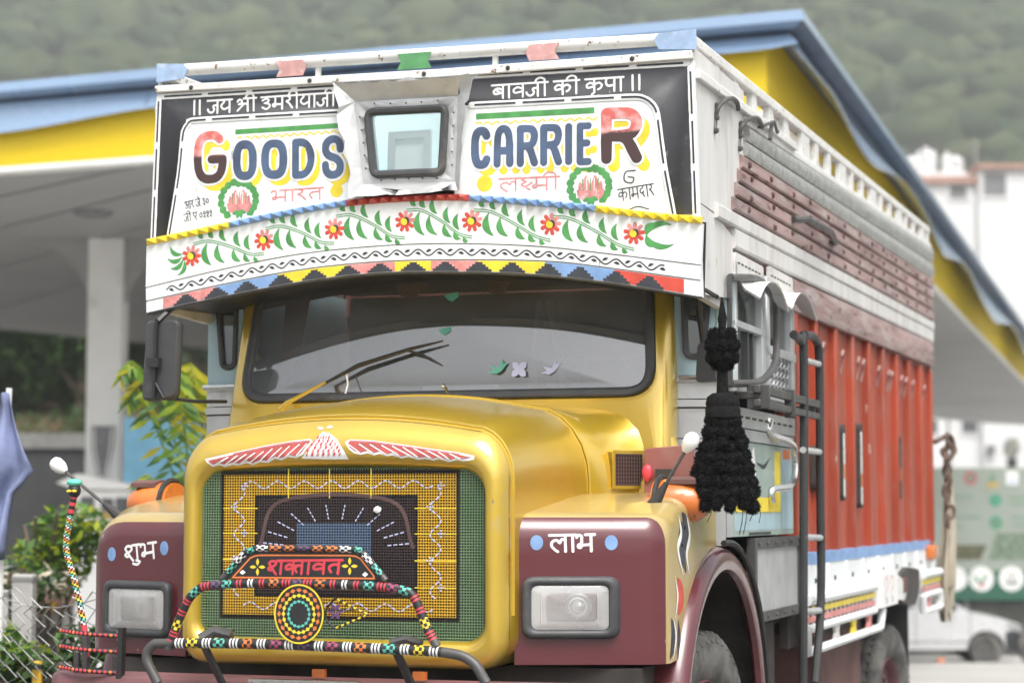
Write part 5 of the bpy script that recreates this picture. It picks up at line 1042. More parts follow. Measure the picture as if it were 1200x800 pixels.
# --- right and left sides ------------------------------------------------------------
def lin(b_, y): (y0, z0), (y1, z1) = b_; return z0+(z1-z0)*(y-y0)/(y1-y0)
BN = DATA['bands']; YB = 7.40
for sg in (1, -1):
    XS = 1.20
    S_ = (lambda u, v, h: (1.20+h, u, v)) if sg > 0 else (lambda u, v, h: (-1.20-h, u, v))
    # white tin side of the name-board box
    w1 = MB().mat('side_white').prism([(-.02,2.685),(.60,2.672),(.875,2.98),(.885,3.16),(.90,3.30),(-.02,3.30)], S_, -.03, .004).prism([(-.02,2.31),(.44,2.29),(.66,2.46),(.66,2.62),(.35,2.67),(-.02,2.684)], S_, -.03, .002)
    sdw = w1.build('board_side', truck, recalc=True)
    if sg > 0:
        for hk in DATA['hooks']:
            P = cr([(1.206+.03*min(1,max(0,(i-1)/2.)), p[0], p[1]) for i, p in enumerate(hk)], 6)
            h_ = MB().mat('rail_grey').tube(P, .010, 8)
            for k in (1, 7, 13): h_.ico((1.212, P[k].y, P[k].z), .015, 1)
            h_.build('side_hook', sdw)
    # embossed silver band, then pink planks
    def strip(name, f0, f1, y0, y1, mat, hh, n=30, bulge=0.):
        mb = MB().mat(mat); rings = []
        for i in range(n+1):
            y = y0+(y1-y0)*i/n; a, b2 = f0(y), f1(y)
            rings.append([S_(y, a, -.02), S_(y, a, hh*.6), S_(y, a+(b2-a)*.12, hh), S_(y, a+(b2-a)*.5, hh+bulge), S_(y, a+(b2-a)*.88, hh), S_(y, b2, hh*.6), S_(y, b2, -.02)])
        mb.loft(rings, closed=False); mb.face(range(len(mb.v)-7, len(mb.v)), False); mb.face(range(0, 7), False); return mb.build(name, truck, sharp=30)
    st0 = lambda y: lin(BN['silv_t'], y); st1 = lambda y: lin(BN['silv_b'], y); pk = lambda y: lin(BN['plank_b'], y); sb = lambda y: lin(BN['sb2_b'], y)
    mid_ = lambda y: (st0(y)+st1(y))/2
    strip('embossed_band', lambda y: mid_(y)+.004, st0, .92, YB, 'emboss', .022, bulge=.006); strip('embossed_band', st1, lambda y: mid_(y)-.004, .88, YB, 'emboss', .022, bulge=.006)
    NP = 4
    for k in range(NP):
        f0 = lambda y, k=k: pk(y)+(st1(y)-pk(y))*k/NP+.006; f1 = lambda y, k=k: pk(y)+(st1(y)-pk(y))*(k+1)/NP-.006
        pkn = strip('side_plank', f0, f1, .62+.06*k, YB, 'pink_wood', .020)
        nl = MB().mat('mud')
        y = .95
        while y < YB-.1:
            nl.ico(S_(y+random.uniform(-.04,.04), (f0(y)+f1(y))/2+random.uniform(-.012,.012), .022), .020, 1, jit=.2, sq=(.5,1.2,.8)); y += .50
        if sg > 0: nl.build('plank_cleat', pkn, split=.005)
    strip('tin_band', sb, lambda y: (sb(y)+pk(y))/2+.01, .66, YB, 'side_white', .016); strip('tin_band', lambda y: (sb(y)+pk(y))/2+.012, lambda y: pk(y)-.004, .30, YB, 'side_white', .022)
    mt = lambda y: lin(BN['mold_t'], y)-.004; mb_ = lambda y: lin(BN['mold_b'], y)
    strip('side_moulding', mb_, mt, 2.0, YB, 'pink_wood', .014, bulge=.0)
    # top rail on short posts
    rt = lambda y: lin(BN['rail_t'], y)
    r_ = MB().mat('old_white').bar(S_(-.02, rt(-.02)-.022, -.03), S_(YB, rt(YB)-.022, -.03), .06, .045).bar(S_(-.02, rt(0)-.165, .0), S_(2.05, rt(2.05)-.165, .0), .05, .04).bar(S_(.9, st0(.9)+.03, -.02), S_(YB, st0(YB)+.012, -.02), .06, .035)
    tr_ = r_.build('top_rail', truck, bevel=.006)
    ps = MB().mat('old_white'); y = .06; k = 0
    while y < YB:
        wd_ = .07 if k % 2 else .16; zb_ = rt(y)-.165 if y < 1.0 else st0(y)+.02
        if y > 2: ps.box(*sorted((sg*1.17, sg*1.195)), y, y+(.10 if k % 3 else .22), zb_, rt(y)-.03)
        else: ps.prism([(y-.04, zb_),(y+.16, zb_),(y+.03, rt(y)-.04),(y-.05, rt(y)-.04)], S_, -.04, -.01)
        y += .38; k += 1
    ps.build('rail_post', tr_, split=.005)
    if sg > 0:
        o_ = MB().mat('rail_grey').tube([S_(1.90,2.855,.03), S_(2.02,2.87,.08), S_(2.6,2.885,.09), S_(3.1,2.885,.03)], .018, 8); o_.build('side_handle', truck)
        tw = MB().mat('rail_grey').tube([S_(1.15,3.18,.02),S_(1.30,3.23,.06),S_(1.42,3.20,.05),S_(1.50,3.22,.04)], .008, 6).tube([S_(1.30,3.23,.05),S_(1.25,3.14,.05)], .01, 6); tw.build('rope_hook', tr_)
    # red load body with its ribs
    rb_ = MB().mat('red').box(*sorted((sg*1.10, sg*1.162)), 2.05, YB, 1.22, 2.62)
    ys = [2.08+i*.585 for i in range(10)]
    rbody = rb_.build('load_side', truck)
    ri = MB().mat('red')
    for i, y in enumerate(ys):
        w_ = .085 if i % 2 == 0 else .06; ri.prism([(y,1.22),(y+w_,1.22),(y+w_,2.46),(y,2.46)], S_, -.06, .0)
        if i < 9:
            yc = y+.30; ri.prism([(yc-.07,1.22),(yc+.07,1.22),(yc+.05,2.44),(yc-.05,2.44)], S_, -.06, -.028)
    ri.build('side_rib', rbody, bevel=.008, split=.005)
    hkm = MB().mat('hook_pink')
    for i, y in enumerate(ys[:-1]):
        for d in (.20+random.uniform(-.04,.04),.40+random.uniform(-.05,.05)):
            if random.random() < .18: continue
            hkm.tube(cr([S_(y+d, 2.20, -.02), S_(y+d, 2.27, -.005), S_(y+d-.03, 2.315, .01), S_(y+d-.10, 2.32, .015), S_(y+d-.13, 2.29, .015)], 5), .008, 6)
    hkm.build('lashing_hook', rbody, split=.005)
    tl = MB().mat('red_dull').prism([(2.02,2.46),(YB,2.46),(YB,2.62),(2.02,2.62)], S_, -.10, -.03); tl.build('load_header', rbody)
    if sg > 0:
        sl_ = MB()
        for y, z0, z1, m_ in ((3.42,1.50,1.92,'old_white'),(4.02,1.46,1.95,'old_white'),(5.62,1.52,1.93,'rail_grey'),(2.62,1.55,1.78,'old_white')):
            sl_.mat('under').prism(rpoly(rect_poly(y, y+.10, z0, z1), .04, 4), S_, -.035, .003); sl_.mat(m_).prism(rpoly(rect_poly(y+.02, y+.06, z0+.02, z1-.05), .015, 3), S_, -.03, .006)
            sl_.mat('p_orange').prism(rect_poly(y+.02, y+.06, z0+.12, z0+.2), S_, .0, .0065)
        sl_.build('side_slot', rbody, recalc=False, split=.01)
    # blue line, pale skirt, bright rails and lattice
    sk = MB().mat('p_sky').prism(rect_poly(2.06, 7.10, 1.175, 1.235), S_, -.08, .004); sk.mat('board_white').prism(rect_poly(2.06, YB, .98, 1.178), S_, -.08, .0)
    for i in range(9):
        y = 2.3+i*.58; sk.mat('board_white').prism(rect_poly(y, y+.05, .985, 1.175), S_, -.02, .012)
        sk.mat('under').ico(S_(y+.25, 1.09, .002), .016, 1, sq=(.5,1,1))
    skirt = sk.build('side_skirt', truck)
    lt = MB(); LX = .035
    for (y0, y1) in ((2.12,4.28),(6.45,7.38)):
        lt.mat('board_white').tube([S_(y0,1.005,LX), S_(y1,1.005,LX)], .028, 8).tube([S_(y0,.865,LX), S_(y1,.865,LX)], .022, 8).tube([S_(y0,.865,LX), S_(y0,.755,LX), S_(y1+.2 if y1 < 5 else y1,.755,LX), S_(y1+.3 if y1 < 5 else y1,.86,LX)], .024, 8)
        lt.mat('p_yellow').bar(S_(y0,.955,LX), S_(y1,.955,LX), .012, .026); lt.mat('p_pink').bar(S_(y0,.910,LX), S_(y1,.910,LX), .012, .026)
        y = y0+.06; k = 0
        while y < y1-.05: lt.mat('board_white').bar(S_(y,.87,LX-.008), S_(y,1.0,LX-.008), .03, .012); y += .135; k += 1
        y = y0+.30; k = 0
        while y < y1+.1:
            c_ = ('p_pink','side_white','p_yellow','p_pink')[k % 4]; lt.mat(c_).prism([(y-.09,.76),(y+.09,.76),(y+.045,.81),(y+.09,.86),(y-.09,.86),(y-.045,.81)], S_, LX-.01, LX+.006); y += .55; k += 1
    lt.build('side_lattice', skirt, recalc=False, split=.1)
    ub = MB().mat('under').prism(rect_poly(2.12, 4.35, .77, .99), S_, -.10, -.06); ub.build('lattice_back', skirt)
    if sg > 0:
        pn = MB().mat('p_white').prism(rect_poly(4.30, 5.0, .875, 1.075), S_, .0, .07); FN = lambda u, v, h: S_(u, v, .07+h)
        for y in (4.50, 4.74):
            pn.mat('p_pink').ribbon([tuple(p) for p in cr([(y-.06,1.0),(y-.02,1.045),(y+.05,1.04),(y+.07,1.0),(y+.02,.975),(y-.02,.95),(y-.03,.92)], 5)], .010, FN, .001)
            pn.mat('p_ink').bar(FN(y+.03,.89,.001), FN(y+.03,.93,.001), .012, .002)
        pn.build('painted_tag', skirt, recalc=False)
        fc = MB().mat('old_white').prism(rpoly([(5.0,.90),(5.35,.88),(5.5,.94),(5.25,1.02),(5.0,1.06)], .03, 4), S_, -.05, .06).mat('under').prism(rpoly([(5.35,.86),(6.1,.82),(6.35,.95),(6.30,1.05),(5.7,1.08),(5.4,1.03)], .06, 5), S_, -.06, .03).mat('mud').prism(rpoly([(5.30,.93),(5.42,.93),(5.42,1.02),(5.30,1.02)], .02, 4), S_, 0, .07); fc.build('mudguard_opening', skirt)
        tlm = MB().mat('amber').prism(rpoly([(6.88,1.10),(7.08,1.10),(7.18,1.20),(6.88,1.20)], .03, 4), S_, .0, .06); tlm.build('tail_lamp', truck, bevel=.01)
    # box panel and door of the cab
    if sg > 0:
        sbx = MB().mat('silver').prism(rect_poly(1.03, 2.06, .99, 1.285), S_, -.03, .004); bx = sbx.build('step_panel', truck)
        fr2 = MB().mat('rail_grey').ring(rect_poly(1.0, 2.09, .95, 1.325), rect_poly(1.05, 2.05, .995, 1.275), S_, -.02, .016)
        for i in range(6): fr2.ico(S_(1.08+i*.19, 1.30, .016), .012, 1); fr2.ico(S_(1.08+i*.19, .972, .016), .010, 1)
        fr2.build('riveted_frame', bx)
        dr = MB().mat('door_paint').prism(rect_poly(.62, 1.98, 1.335, 1.745), S_, -.04, .0)
        dr.mat('silver').prism(rect_poly(.56, 1.98, 1.75, 1.80), S_, -.04, .006).prism(rect_poly(.56, 1.98, 1.805, 1.89), S_, -.04, .012).prism(rect_poly(.50, .62, 1.335, 1.75), S_, -.04, .002)
        for i in range(9): dr.mat('under').prism(rect_poly(.70+i*.14, .79+i*.14, 1.845, 1.855), S_, .0, .0135)
        door = dr.build('cab_door', truck)
        dp = MB(); dp.mat('p_yellow').prism([(.66,1.44),(1.66,1.44),(1.66,1.72),(1.53,1.72),(1.53,1.505),(.66,1.505)], S_, 0, .0016)
        dp.mat('pale_blue').prism(rect_poly(1.70,1.95,1.36,1.74), S_, 0, .0012); dp.mat('p_orange').prism(rect_poly(1.72,1.90,1.69,1.735), S_, 0, .002).mat('pale_blue').prism(rect_poly(.66,1.66,1.36,1.43), S_, 0, .0012)
        dp.mat('p_ink').ribbon([(.75,1.35),(.80,1.40),(.82,1.44)], .014, S_, .002).ribbon([(.83,1.35),(.88,1.40),(.90,1.44)], .014, S_, .002).ribbon([(.95,1.345),(1.42,1.345)], .012, S_, .002)
        dp.mat('p_white').prism([(.98,1.68),(1.06,1.73),(1.10,1.60),(1.02,1.62)], S_, .001, .0026).mat('p_red').prism([(1.0,1.60),(1.16,1.57),(1.12,1.52),(1.0,1.53)], S_, .001, .0026).mat('p_ink').ribbon([tuple(p) for p in cr([(1.12,1.66),(1.28,1.645),(1.42,1.69)],5)], .02, S_, .002, taper=True)
        dp.build('door_painting', door, recalc=False)
        hd_ = MB().mat('chrome').tube(cr([(1.215+.05*(1 if 1 < i < 6 else 0), p[0], p[1]) for i, p in enumerate(DATA['handle'])], 6), .017, 10); hd_.build('door_handle', door)
        # window of the door: posts, sliding panes, lattice
        wf = MB().mat('pale_blue').prism(rect_poly(.46,.66,1.99,2.50), S_, -.03, .0)
        wf.mat('alu')
        for y0, y1 in ((.66,.70),(1.22,1.30),(1.33,1.40),(1.92,2.0)): wf.prism(rect_poly(y0,y1,1.97,2.52), S_, -.03, .012)
        wf.prism(rect_poly(.66,1.30,2.235,2.265), S_, -.02, .014).prism(rect_poly(1.33,2.0,2.165,2.205), S_, -.02, .018).prism(rect_poly(.66,2.0,1.955,1.985), S_, -.03, .014)
        wf.mat('pale_blue').prism(rect_poly(1.30,1.33,1.97,2.5), S_, -.03, .004)
        win = wf.build('door_window', door, bevel=.004)
        gp = MB().mat('pane').prism(rect_poly(.70,1.22,1.985,2.5), S_, -.022, -.018).prism(rect_poly(1.40,1.92,2.2,2.5), S_, -.022, -.018); gp.build('window_pane', win)
        ins_ = MB().mat('gasket').bar(S_(.98,1.98,-.012), S_(.98,2.235,-.012), .03, .02).bar(S_(1.08,1.98,-.012), S_(1.08,2.235,-.012), .02, .02); ins_.build('pane_stile', win)
        la = MB().mat('alu')
        for k in range(6):
            y = 1.42+k*.085
            P = [S_(y+.022*(1 if i % 2 else -1), 1.985+.18*i/8, .004) for i in range(9)]; la.tube(P, .006, 5)
            P = [S_(y+.03+.022*(-1 if i % 2 else 1), 1.985+.18*i/8, -.002) for i in range(9)]; la.tube(P, .006, 5)
        la.build('window_lattice', win)
        for y0, y1, zt in ((.64,1.28,2.47),(1.36,1.99,2.49)):
            aw = MB().mat('side_white'); n = 14
            top = [S_(y0+(y1-y0)*i/n, zt+.075*0-.02*abs(i/n-.5), .005) for i in range(n+1)]
            m1_ = [S_(y0+(y1-y0)*i/n, zt-.02-.06*(2*abs(i/n-.5))**2, .06) for i in range(n+1)]; m2_ = [S_(y0+(y1-y0)*i/n, zt-.02-.10*(2*abs(i/n-.5))**2.2, .125) for i in range(n+1)]
            aw.loft([top, m1_, m2_, [(p[0]-.004, p[1], p[2]-.006) for p in m2_], [(p[0]-.004, p[1], p[2]-.006) for p in m1_], [(p[0]-.004, p[1], p[2]-.006) for p in top]], closed=False)
            aw.prism(rpoly(rect_poly(y0+.02,y1-.02,zt-.02,zt+.085), .02, 3), S_, .0, .012); awn = aw.build('window_awning', truck, sharp=40)
            dd = MB().mat('under')
            for i in range(7): dd.prism(rect_poly(y0+.07+i*.072, y0+.115+i*.072, zt+.04, zt+.048), S_, .012, .0132)
            dd.build('awning_slot', awn, split=.004)
        gb = MB().mat('rail_grey').bar(S_(.66,1.965,.10), S_(2.10,1.965,.10), .03, .035).bar(S_(.66,1.905,.10), S_(2.10,1.905,.10), .03, .03).bar(S_(.70,1.88,.10), S_(.70,1.985,.10), .02, .10).bar(S_(1.38,1.87,.105), S_(1.38,2.0,.105), .02, .05).bar(S_(.7,1.94,.0), S_(.7,1.94,.1), .03, .03).bar(S_(2.05,1.94,.0), S_(2.05,1.94,.1), .03, .03); gb.build('window_guard', door, bevel=.004)
        lp = MB().mat('rail_grey').tube(cr([(1.225 if i in (0, len(DATA['bigloop'])-1) else 1.26, p[0], p[1]) for i, p in enumerate(DATA['bigloop'])], 6), .017, 10).bar((1.225,.48,1.97), (1.225,.48,2.43), .02, .02); lp.build('grab_loop', truck)
        ldm = MB().mat('ladder_black')
        for q in DATA['ladder']: ldm.tube(cr([(1.30, p[0], p[1]) for p in q], 6), .021, 10)
        l_ = ldm.build('ladder', truck)
        rg = MB().mat('silver')
        for a, b_ in DATA['rungs']: rg.tube([(1.30,a[0],a[1]),(1.30,b_[0],b_[1])], .016, 8)
        rg.build('rung', l_, split=.005)
    else:
        ls = MB().mat('silver').prism(rect_poly(.5,2.05,.95,1.99), S_, -.03, .0).mat('pale_blue').prism(rect_poly(.5,2.05,1.99,2.55), S_, -.03, .0); d2 = ls.build('cab_door', truck)
        lw_ = MB().mat('black').prism(rect_poly(.7,1.9,2.03,2.45), S_, .0, .003); lw_.build('door_window', d2)
# dark slot between the quarter panel and the door, tail, chassis
tb = MB().mat('red').box(-1.19,1.19,YB-.06,YB,.98,3.30); tb.build('tailboard', truck)
hdw = MB().mat('red_dull').box(-1.15,1.15,2.06,2.10,1.2,3.2); hdw.build('headboard', truck)
ch = MB().mat('under').box(-.42,-.30,-.75,YB-.1,.60,.80).box(.30,.42,-.75,YB-.1,.60,.80).box(-1.16,1.16,2.1,YB-.05,1.16,1.21); ch.build('chassis_beam', truck, split=.005)
ax = MB().mat('under').tube([(-.9,.40,.45),(.9,.40,.45)], .06, 10).tube([(-.9,5.42,ZR),(.9,5.42,ZR)], .07, 10).ico((0,5.35,ZR), .2, 2).bar((.36,4.4,.55),(.36,6.3,.55),.07,.1).bar((-.36,4.4,.55),(-.36,6.3,.55),.07,.1); ax.build('axle', truck, split=.01)
tk = MB().mat('under').box(.55,1.12,1.25,1.9,.45,.93); tk.build('fuel_tank', truck, bevel=.02); tk = MB().mat('mud').box(.70,1.14,3.0,4.35,.18,.80); tk.build('tool_box', truck, bevel=.02)
eng = MB().mat('under').box(-.45,.45,-.5,.6,.6,1.15).box(-1.1,1.1,-.55,-.30,.62,.86); eng.build('engine_block', truck)
mf = MB().mat('rubber').box(.62,1.12,6.5,6.53,.30,.86).box(-1.12,-.62,6.5,6.53,.30,.86); mf.build('mud_flap', truck, split=.01)

# --- things hung on the truck -----------------------------------------------------------
tas = thing('pompom_tassel', 'big black tassel of woollen pompoms hanging beside the door of the gold truck', 'tassel', T((1.30,.0,1.44)), -YAW); tas.scale = (.92,.92,1.04)
tt = MB().mat('tassel_black').tube([(0,0,.82),(.002,0,.74),(0,0,.66),(0,0,.55),(0,0,.40)], .02, 8, rad=[.004,.02,.012,.022,.03]); tt.build('tassel_cord', tas)
def fuzz(c, r, s=3):
    mb = MB().mat('tassel_black'); mb.ico((0,0,0), r*.80, 2, .10)
    for _ in range(420):
        d = Vector((random.gauss(0,1), random.gauss(0,1), random.gauss(0,1))).normalized(); q = d.cross(Vector((random.gauss(0,1), random.gauss(0,1), random.gauss(0,1)))).normalized()*r*.045; k = r*random.uniform(.88,1.16)
        b_ = d*r*.6; e = d*k+q.cross(d).normalized()*r*random.uniform(-.1,.1); mb.add([b_-q*1.6, b_+q*1.6, e+q*.6, e-q*.6], [(0,1,2,3)], False)
    return mb
proto = fuzz((0,0,0), .0275).build('pompom', None, sharp=180, recalc=False); proto.parent = tas; proto.location = (0,0,.735)
def pom(x, y, z, sc=1.):
    c_ = copyobj(proto, tas); c_.location = (x, y, z); c_.scale = (sc,)*3; c_.rotation_euler = (random.uniform(0,6), random.uniform(0,6), random.uniform(0,6)); return c_
proto.scale = (.7,)*3
for z, R_, n in ((.675,.040,7),(.635,.052,9),(.59,.048,8),(.565,.025,4)):
    for k in range(n): a = 2*pi*k/n+z*9; pom(R_*cos(a), R_*sin(a), z, 1.05)
cpm = MB().mat('tassel_black'); rings = []
for r, z in ((.015,.455),(.045,.452),(.066,.438),(.074,.415),(.070,.40),(.076,.39),(.076,.36),(.06,.345)):
    rings.append([(r*(1+.03*random.uniform(-1,1))*cos(2*pi*j/32), r*sin(2*pi*j/32), z) for j in range(32)])
cpm.loft(rings, cap0=True); cpm.build('tassel_cap', tas)
rows = [(.338,.056,10,.95),(.296,.070,12,1.0),(.252,.084,14,1.),(.208,.097,15,1.05),(.163,.110,17,1.05),(.117,.121,18,1.08),(.070,.131,19,1.1),(.026,.130,14,1.05)]
for i, (z, R_, n, sc) in enumerate(rows):
    for k in range(n):
        a = 2*pi*(k+.5*(i % 2))/n; pom(R_*cos(a)*random.uniform(.95,1.05), R_*sin(a)*random.uniform(.95,1.05), z+random.uniform(-.012,.012), sc*random.uniform(.93,1.08))
yarn = MB().mat('tassel_black')
for k in range(46):
    a = random.uniform(0, 6.28); z0 = random.choice([r[0] for r in rows]); r0 = interp([(-.4,.06),(0,.13),(.4,.05)], z0)*1.12+.012; l_ = random.uniform(.03,.075)
    yarn.tube(cr([(r0*cos(a), r0*sin(a), z0), ((r0+.012)*cos(a+.1), (r0+.012)*sin(a+.1), z0-l_*.4), ((r0+.006)*cos(a+random.uniform(-.1,.2)), (r0+.006)*sin(a+.1), z0-l_)], 4), .0016, 4)
yarn.build('loose_yarn', tas)['kind'] = 'stuff'
core = MB().mat('tassel_black').tube([(0,0,.36),(0,0,.2),(0,0,.05)], .06, 12, rad=[.05,.075,.10]); core.build('tassel_core', tas)

# framed picture standing in the port-hole
pc = [V_ for V_ in DATA['pic']]; cx = sum(p[0] for p in pc)/4
fr0 = thing('picture_frame', 'small grey picture frame leaning inside the round-cornered window of the name board', 'picture frame', T((DATA['pic26'][0],.2,DATA['pic26'][2]-.09)), -YAW)
fz_ = .168; fw_ = .098
f_ = MB().mat('silver').ring(rect_poly(-fw_,fw_,0,fz_*1.18), rect_poly(-fw_+.032,fw_-.032,.032,fz_*1.18-.032), lambda u, v, h: (u,-h+.25*v*.2,v), 0, .02); f_.build('frame_moulding', fr0)
f_ = MB().mat('p_white').prism(rect_poly(-fw_+.02,fw_-.02,.02,fz_*1.18-.02), lambda u, v, h: (u,-h+.25*v*.2,v), 0, .006); f_.build('picture_sheet', fr0)
# rope and sacking at the tail
paint('sack', (.42,.37,.29), .9, var=.3, scale=14, stretch=(3,3,.4), bump=.6, bscale=40); paint('chain', (.12,.075,.055), .7, var=.4, scale=20)
rp = thing('rope_bundle', 'knotted brown rope and hanging pale sacking at the rear corner of the red load body', 'rope', T((1.27,7.5,.66)), -YAW)
sk_ = MB().mat('sack'); rings = []
for i in range(30):
    t = i/29; z = 1.15*(1-t)+.02; w_ = .03+.10*t if t < .8 else .11-.28*(t-.8); c_ = .02*sin(t*5)
    rings.append([(c_+w_*.55*cos(2*pi*j/28)*(1+.25*sin(j*2.3+t*3)), .05+w_*cos(2*pi*j/28+1.57)*(1+.28*sin(j*1.7+i*.13)), z+.05*sin(j*.9)*(t > .85)) for j in range(28)])
sk_.loft(rings, cap0=True, cap1=True); sk_.build('sacking', rp, sharp=70)
rc = MB().mat('chain')
for k in range(9): c_ = Vector((.02+.015*sin(k*2), -.02+.02*cos(k*1.7), 1.30-.075*k)); rc.tube([(c_.x+.026*cos(2*pi*j/10)*(k % 2), c_.y+.03*cos(2*pi*j/10)*(1 if k % 2 == 0 else .3), c_.z+.05*sin(2*pi*j/10)) for j in range(10)], .012, 6, closed=True)
rc.tube(cr([(-.07,-.06,1.28),(.03,.02,1.33),(.05,.06,1.26),(-.02,.0,1.22),(.03,-.02,1.16),(.06,.10,1.22),(.05,.14,1.26)], 8), .018, 8); rc.build('knotted_rope', rp)
st3 = MB().mat('sack')
for k in range(4): st3.tube(cr([(.02,.0,1.18),(.03,.06+.02*k,1.05),(.03,.10+.03*k,.85+.05*k)], 6), .010, 6)
st3.build('rope_end', rp)
# ================================================================== the place around the truck (site metres: x right, y away, z up)
paint('asphalt', (.15,.145,.138), .85, var=.25, scale=.6, dirt=(.16,.15,.135), dirt_amt=.35, dscale=.5, bump=.3, bscale=40)
MX = .38
paint('canopy_blue', (.225,.34,.51), .30, coat=1., coat_rough=.18, var=.08, scale=.6, dirt=(.30,.38,.48), dirt_amt=.2, dscale=1.5); MATS['canopy_blue'].node_tree.nodes['Principled BSDF'].inputs['Coat IOR'].default_value = 1.8; paint('canopy_shade_joint', (.02,.045,.09), .5); paint('canopy_yellow', (.88,.63,.008), .45, var=.05, scale=.4)
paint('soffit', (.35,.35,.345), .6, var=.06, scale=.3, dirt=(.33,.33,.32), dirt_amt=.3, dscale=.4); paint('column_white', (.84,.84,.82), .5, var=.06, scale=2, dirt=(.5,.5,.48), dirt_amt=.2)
paint('emblem_grey', (.22,.22,.23), .5, var=.35, scale=25); paint('sign_blue', (.25,.58,.82), .5, var=.1); paint('wall_white', (.70,.70,.695), .7, var=.05, scale=.4, dirt=(.62,.60,.57), dirt_amt=.2, dscale=.5)
paint('terracotta', (.42,.25,.20), .8, var=.2); paint('window_dark', (.10,.105,.11), .3); paint('window_grey', (.20,.20,.205), .5, stretch=(14,1,1), var=.4, scale=3)
paint('tank_white', (.66,.66,.66), .4, var=.05); paint('dark_wall', (.042,.043,.045), .8, var=.2, scale=1.2); paint('coping', (.20,.20,.19), .8, var=.2)
paint('earth', (.20,.125,.08), .9, var=.4, scale=.8); paint('panel_green', (.27,.305,.265), .5, var=.08, scale=1); paint('band_green', (.02,.10,.065), .5, var=.1)
paint('sign_green', (.07,.27,.17), .5, var=.2, scale=9); paint('leafy_photo', (.07,.12,.07), .6, var=.6, scale=9, col2=(.22,.27,.21)); paint('leafy_photo_dry', (.10,.10,.055), .6, var=.6, scale=9)
paint('sign_white', (.75,.76,.74), .5); paint('sign_red', (.42,.06,.09), .5, var=.2, scale=9); paint('sign_ochre', (.42,.30,.09), .5); paint('sign_text', (.13,.24,.17), .6, col2=(.17,.26,.19), scale=11)
paint('car_silver', (.52,.525,.53), .3, metal=.2, coat=.5, var=.04); paint('car_black', (.03,.032,.035), .5); paint('flag_blue', (.22,.26,.43), .85, var=.3, scale=5, bump=.3, bscale=9); paint('wire', (.34,.34,.33), .5, metal=.5, var=.3, scale=9)
paint('post_yellow', (.72,.42,.02), .6, var=.15); paint('wall_grey', (.16,.16,.155), .85, var=.3, scale=1.5)
paint('concrete', (.42,.41,.39), .85, var=.2, scale=4, dirt=(.2,.19,.17), dirt_amt=.3)
def leafmat(name, c, c2, tr=.35, sc=1.3):
    m = paint(name, c, .55, col2=c2, scale=sc); N, L, b = nodes(m); col = b.inputs['Base Color'].links[0].from_socket
    t = N.new('ShaderNodeBsdfTranslucent'); L.new(col, t.inputs[0]); mx = N.new('ShaderNodeMixShader'); mx.inputs[0].default_value = tr
    o = N['Material Output']; L.new(b.outputs[0], mx.inputs[1]); L.new(t.outputs[0], mx.inputs[2]); L.new(mx.outputs[0], o.inputs[0])
leafmat('leaf_dark', (.035,.075,.022), (.07,.12,.035)); leafmat('leaf_mid', (.06,.15,.03), (.12,.24,.05)); leafmat('leaf_lime', (.17,.33,.03), (.46,.48,.03), .45, 3.5); leafmat('leaf_yellow', (.60,.50,.03), (.36,.42,.03), .45, 5.)
paint('wood_cover', (.024,.042,.020), .9, col2=(.078,.094,.045), scale=.10, var=.2, spec=.1); paint('bark', (.12,.09,.065), .9, var=.4, scale=9, bump=.5)
def gz(y): return 0 if y < 9 else -(min(y, 50)-9)*.046
def put(mb, name, root, **k):
    L = root.location; 
    if root.rotation_euler.z: 
        Ri = Matrix.Rotation(-root.rotation_euler.z, 3, 'Z'); mb.v = [tuple(Ri @ (Vector(v)-L)) for v in mb.v]
    else: mb.v = [(v[0]-L.x, v[1]-L.y, v[2]-L.z) for v in mb.v]
    return mb.build(name, root, **k)
def sub(mb, name, part, root, **k):
    o = put(mb, name, root, **k); o.parent = part; return o
# ground: one sheet with the fall of the road
g = MB().mat('asphalt'); ysr = [-60,-20,0,9,14,20,28,36,44,50,70,120,200,400,760]; xsr = [-500,-200,-80,-40,-20,-8,0,8,20,40,80,200,500]
o = 0
for y in ysr:
    for x in xsr: g.v.append((x, y, gz(y)))
for i in range(len(ysr)-1):
    for j in range(len(xsr)-1): k = len(xsr); g.face((i*k+j, i*k+j+1, (i+1)*k+j+1, (i+1)*k+j))
structure(g.build('ground', None, sharp=180))
v = MB().mat('earth'); v.add([(x, y, gz(y)+z) for x, y, z in ((-14,5.5,.02),(-2.2,5.5,.02),(-2.6,16,.03),(-14,18,.03))], [(0,1,2,3)]); structure(v.build('verge', None))
paint('forecourt', (.42,.41,.39), .85, var=.15, scale=.5, dirt=(.25,.24,.22), dirt_amt=.3, dscale=.4)
v = MB().mat('forecourt'); v.loft([[(x, y, gz(y)+.02) for x in (-36,-12,0,12,34)] for y in (17,22,28,36,44,50,72,100)], closed=False); structure(v.build('forecourt', None, sharp=180))

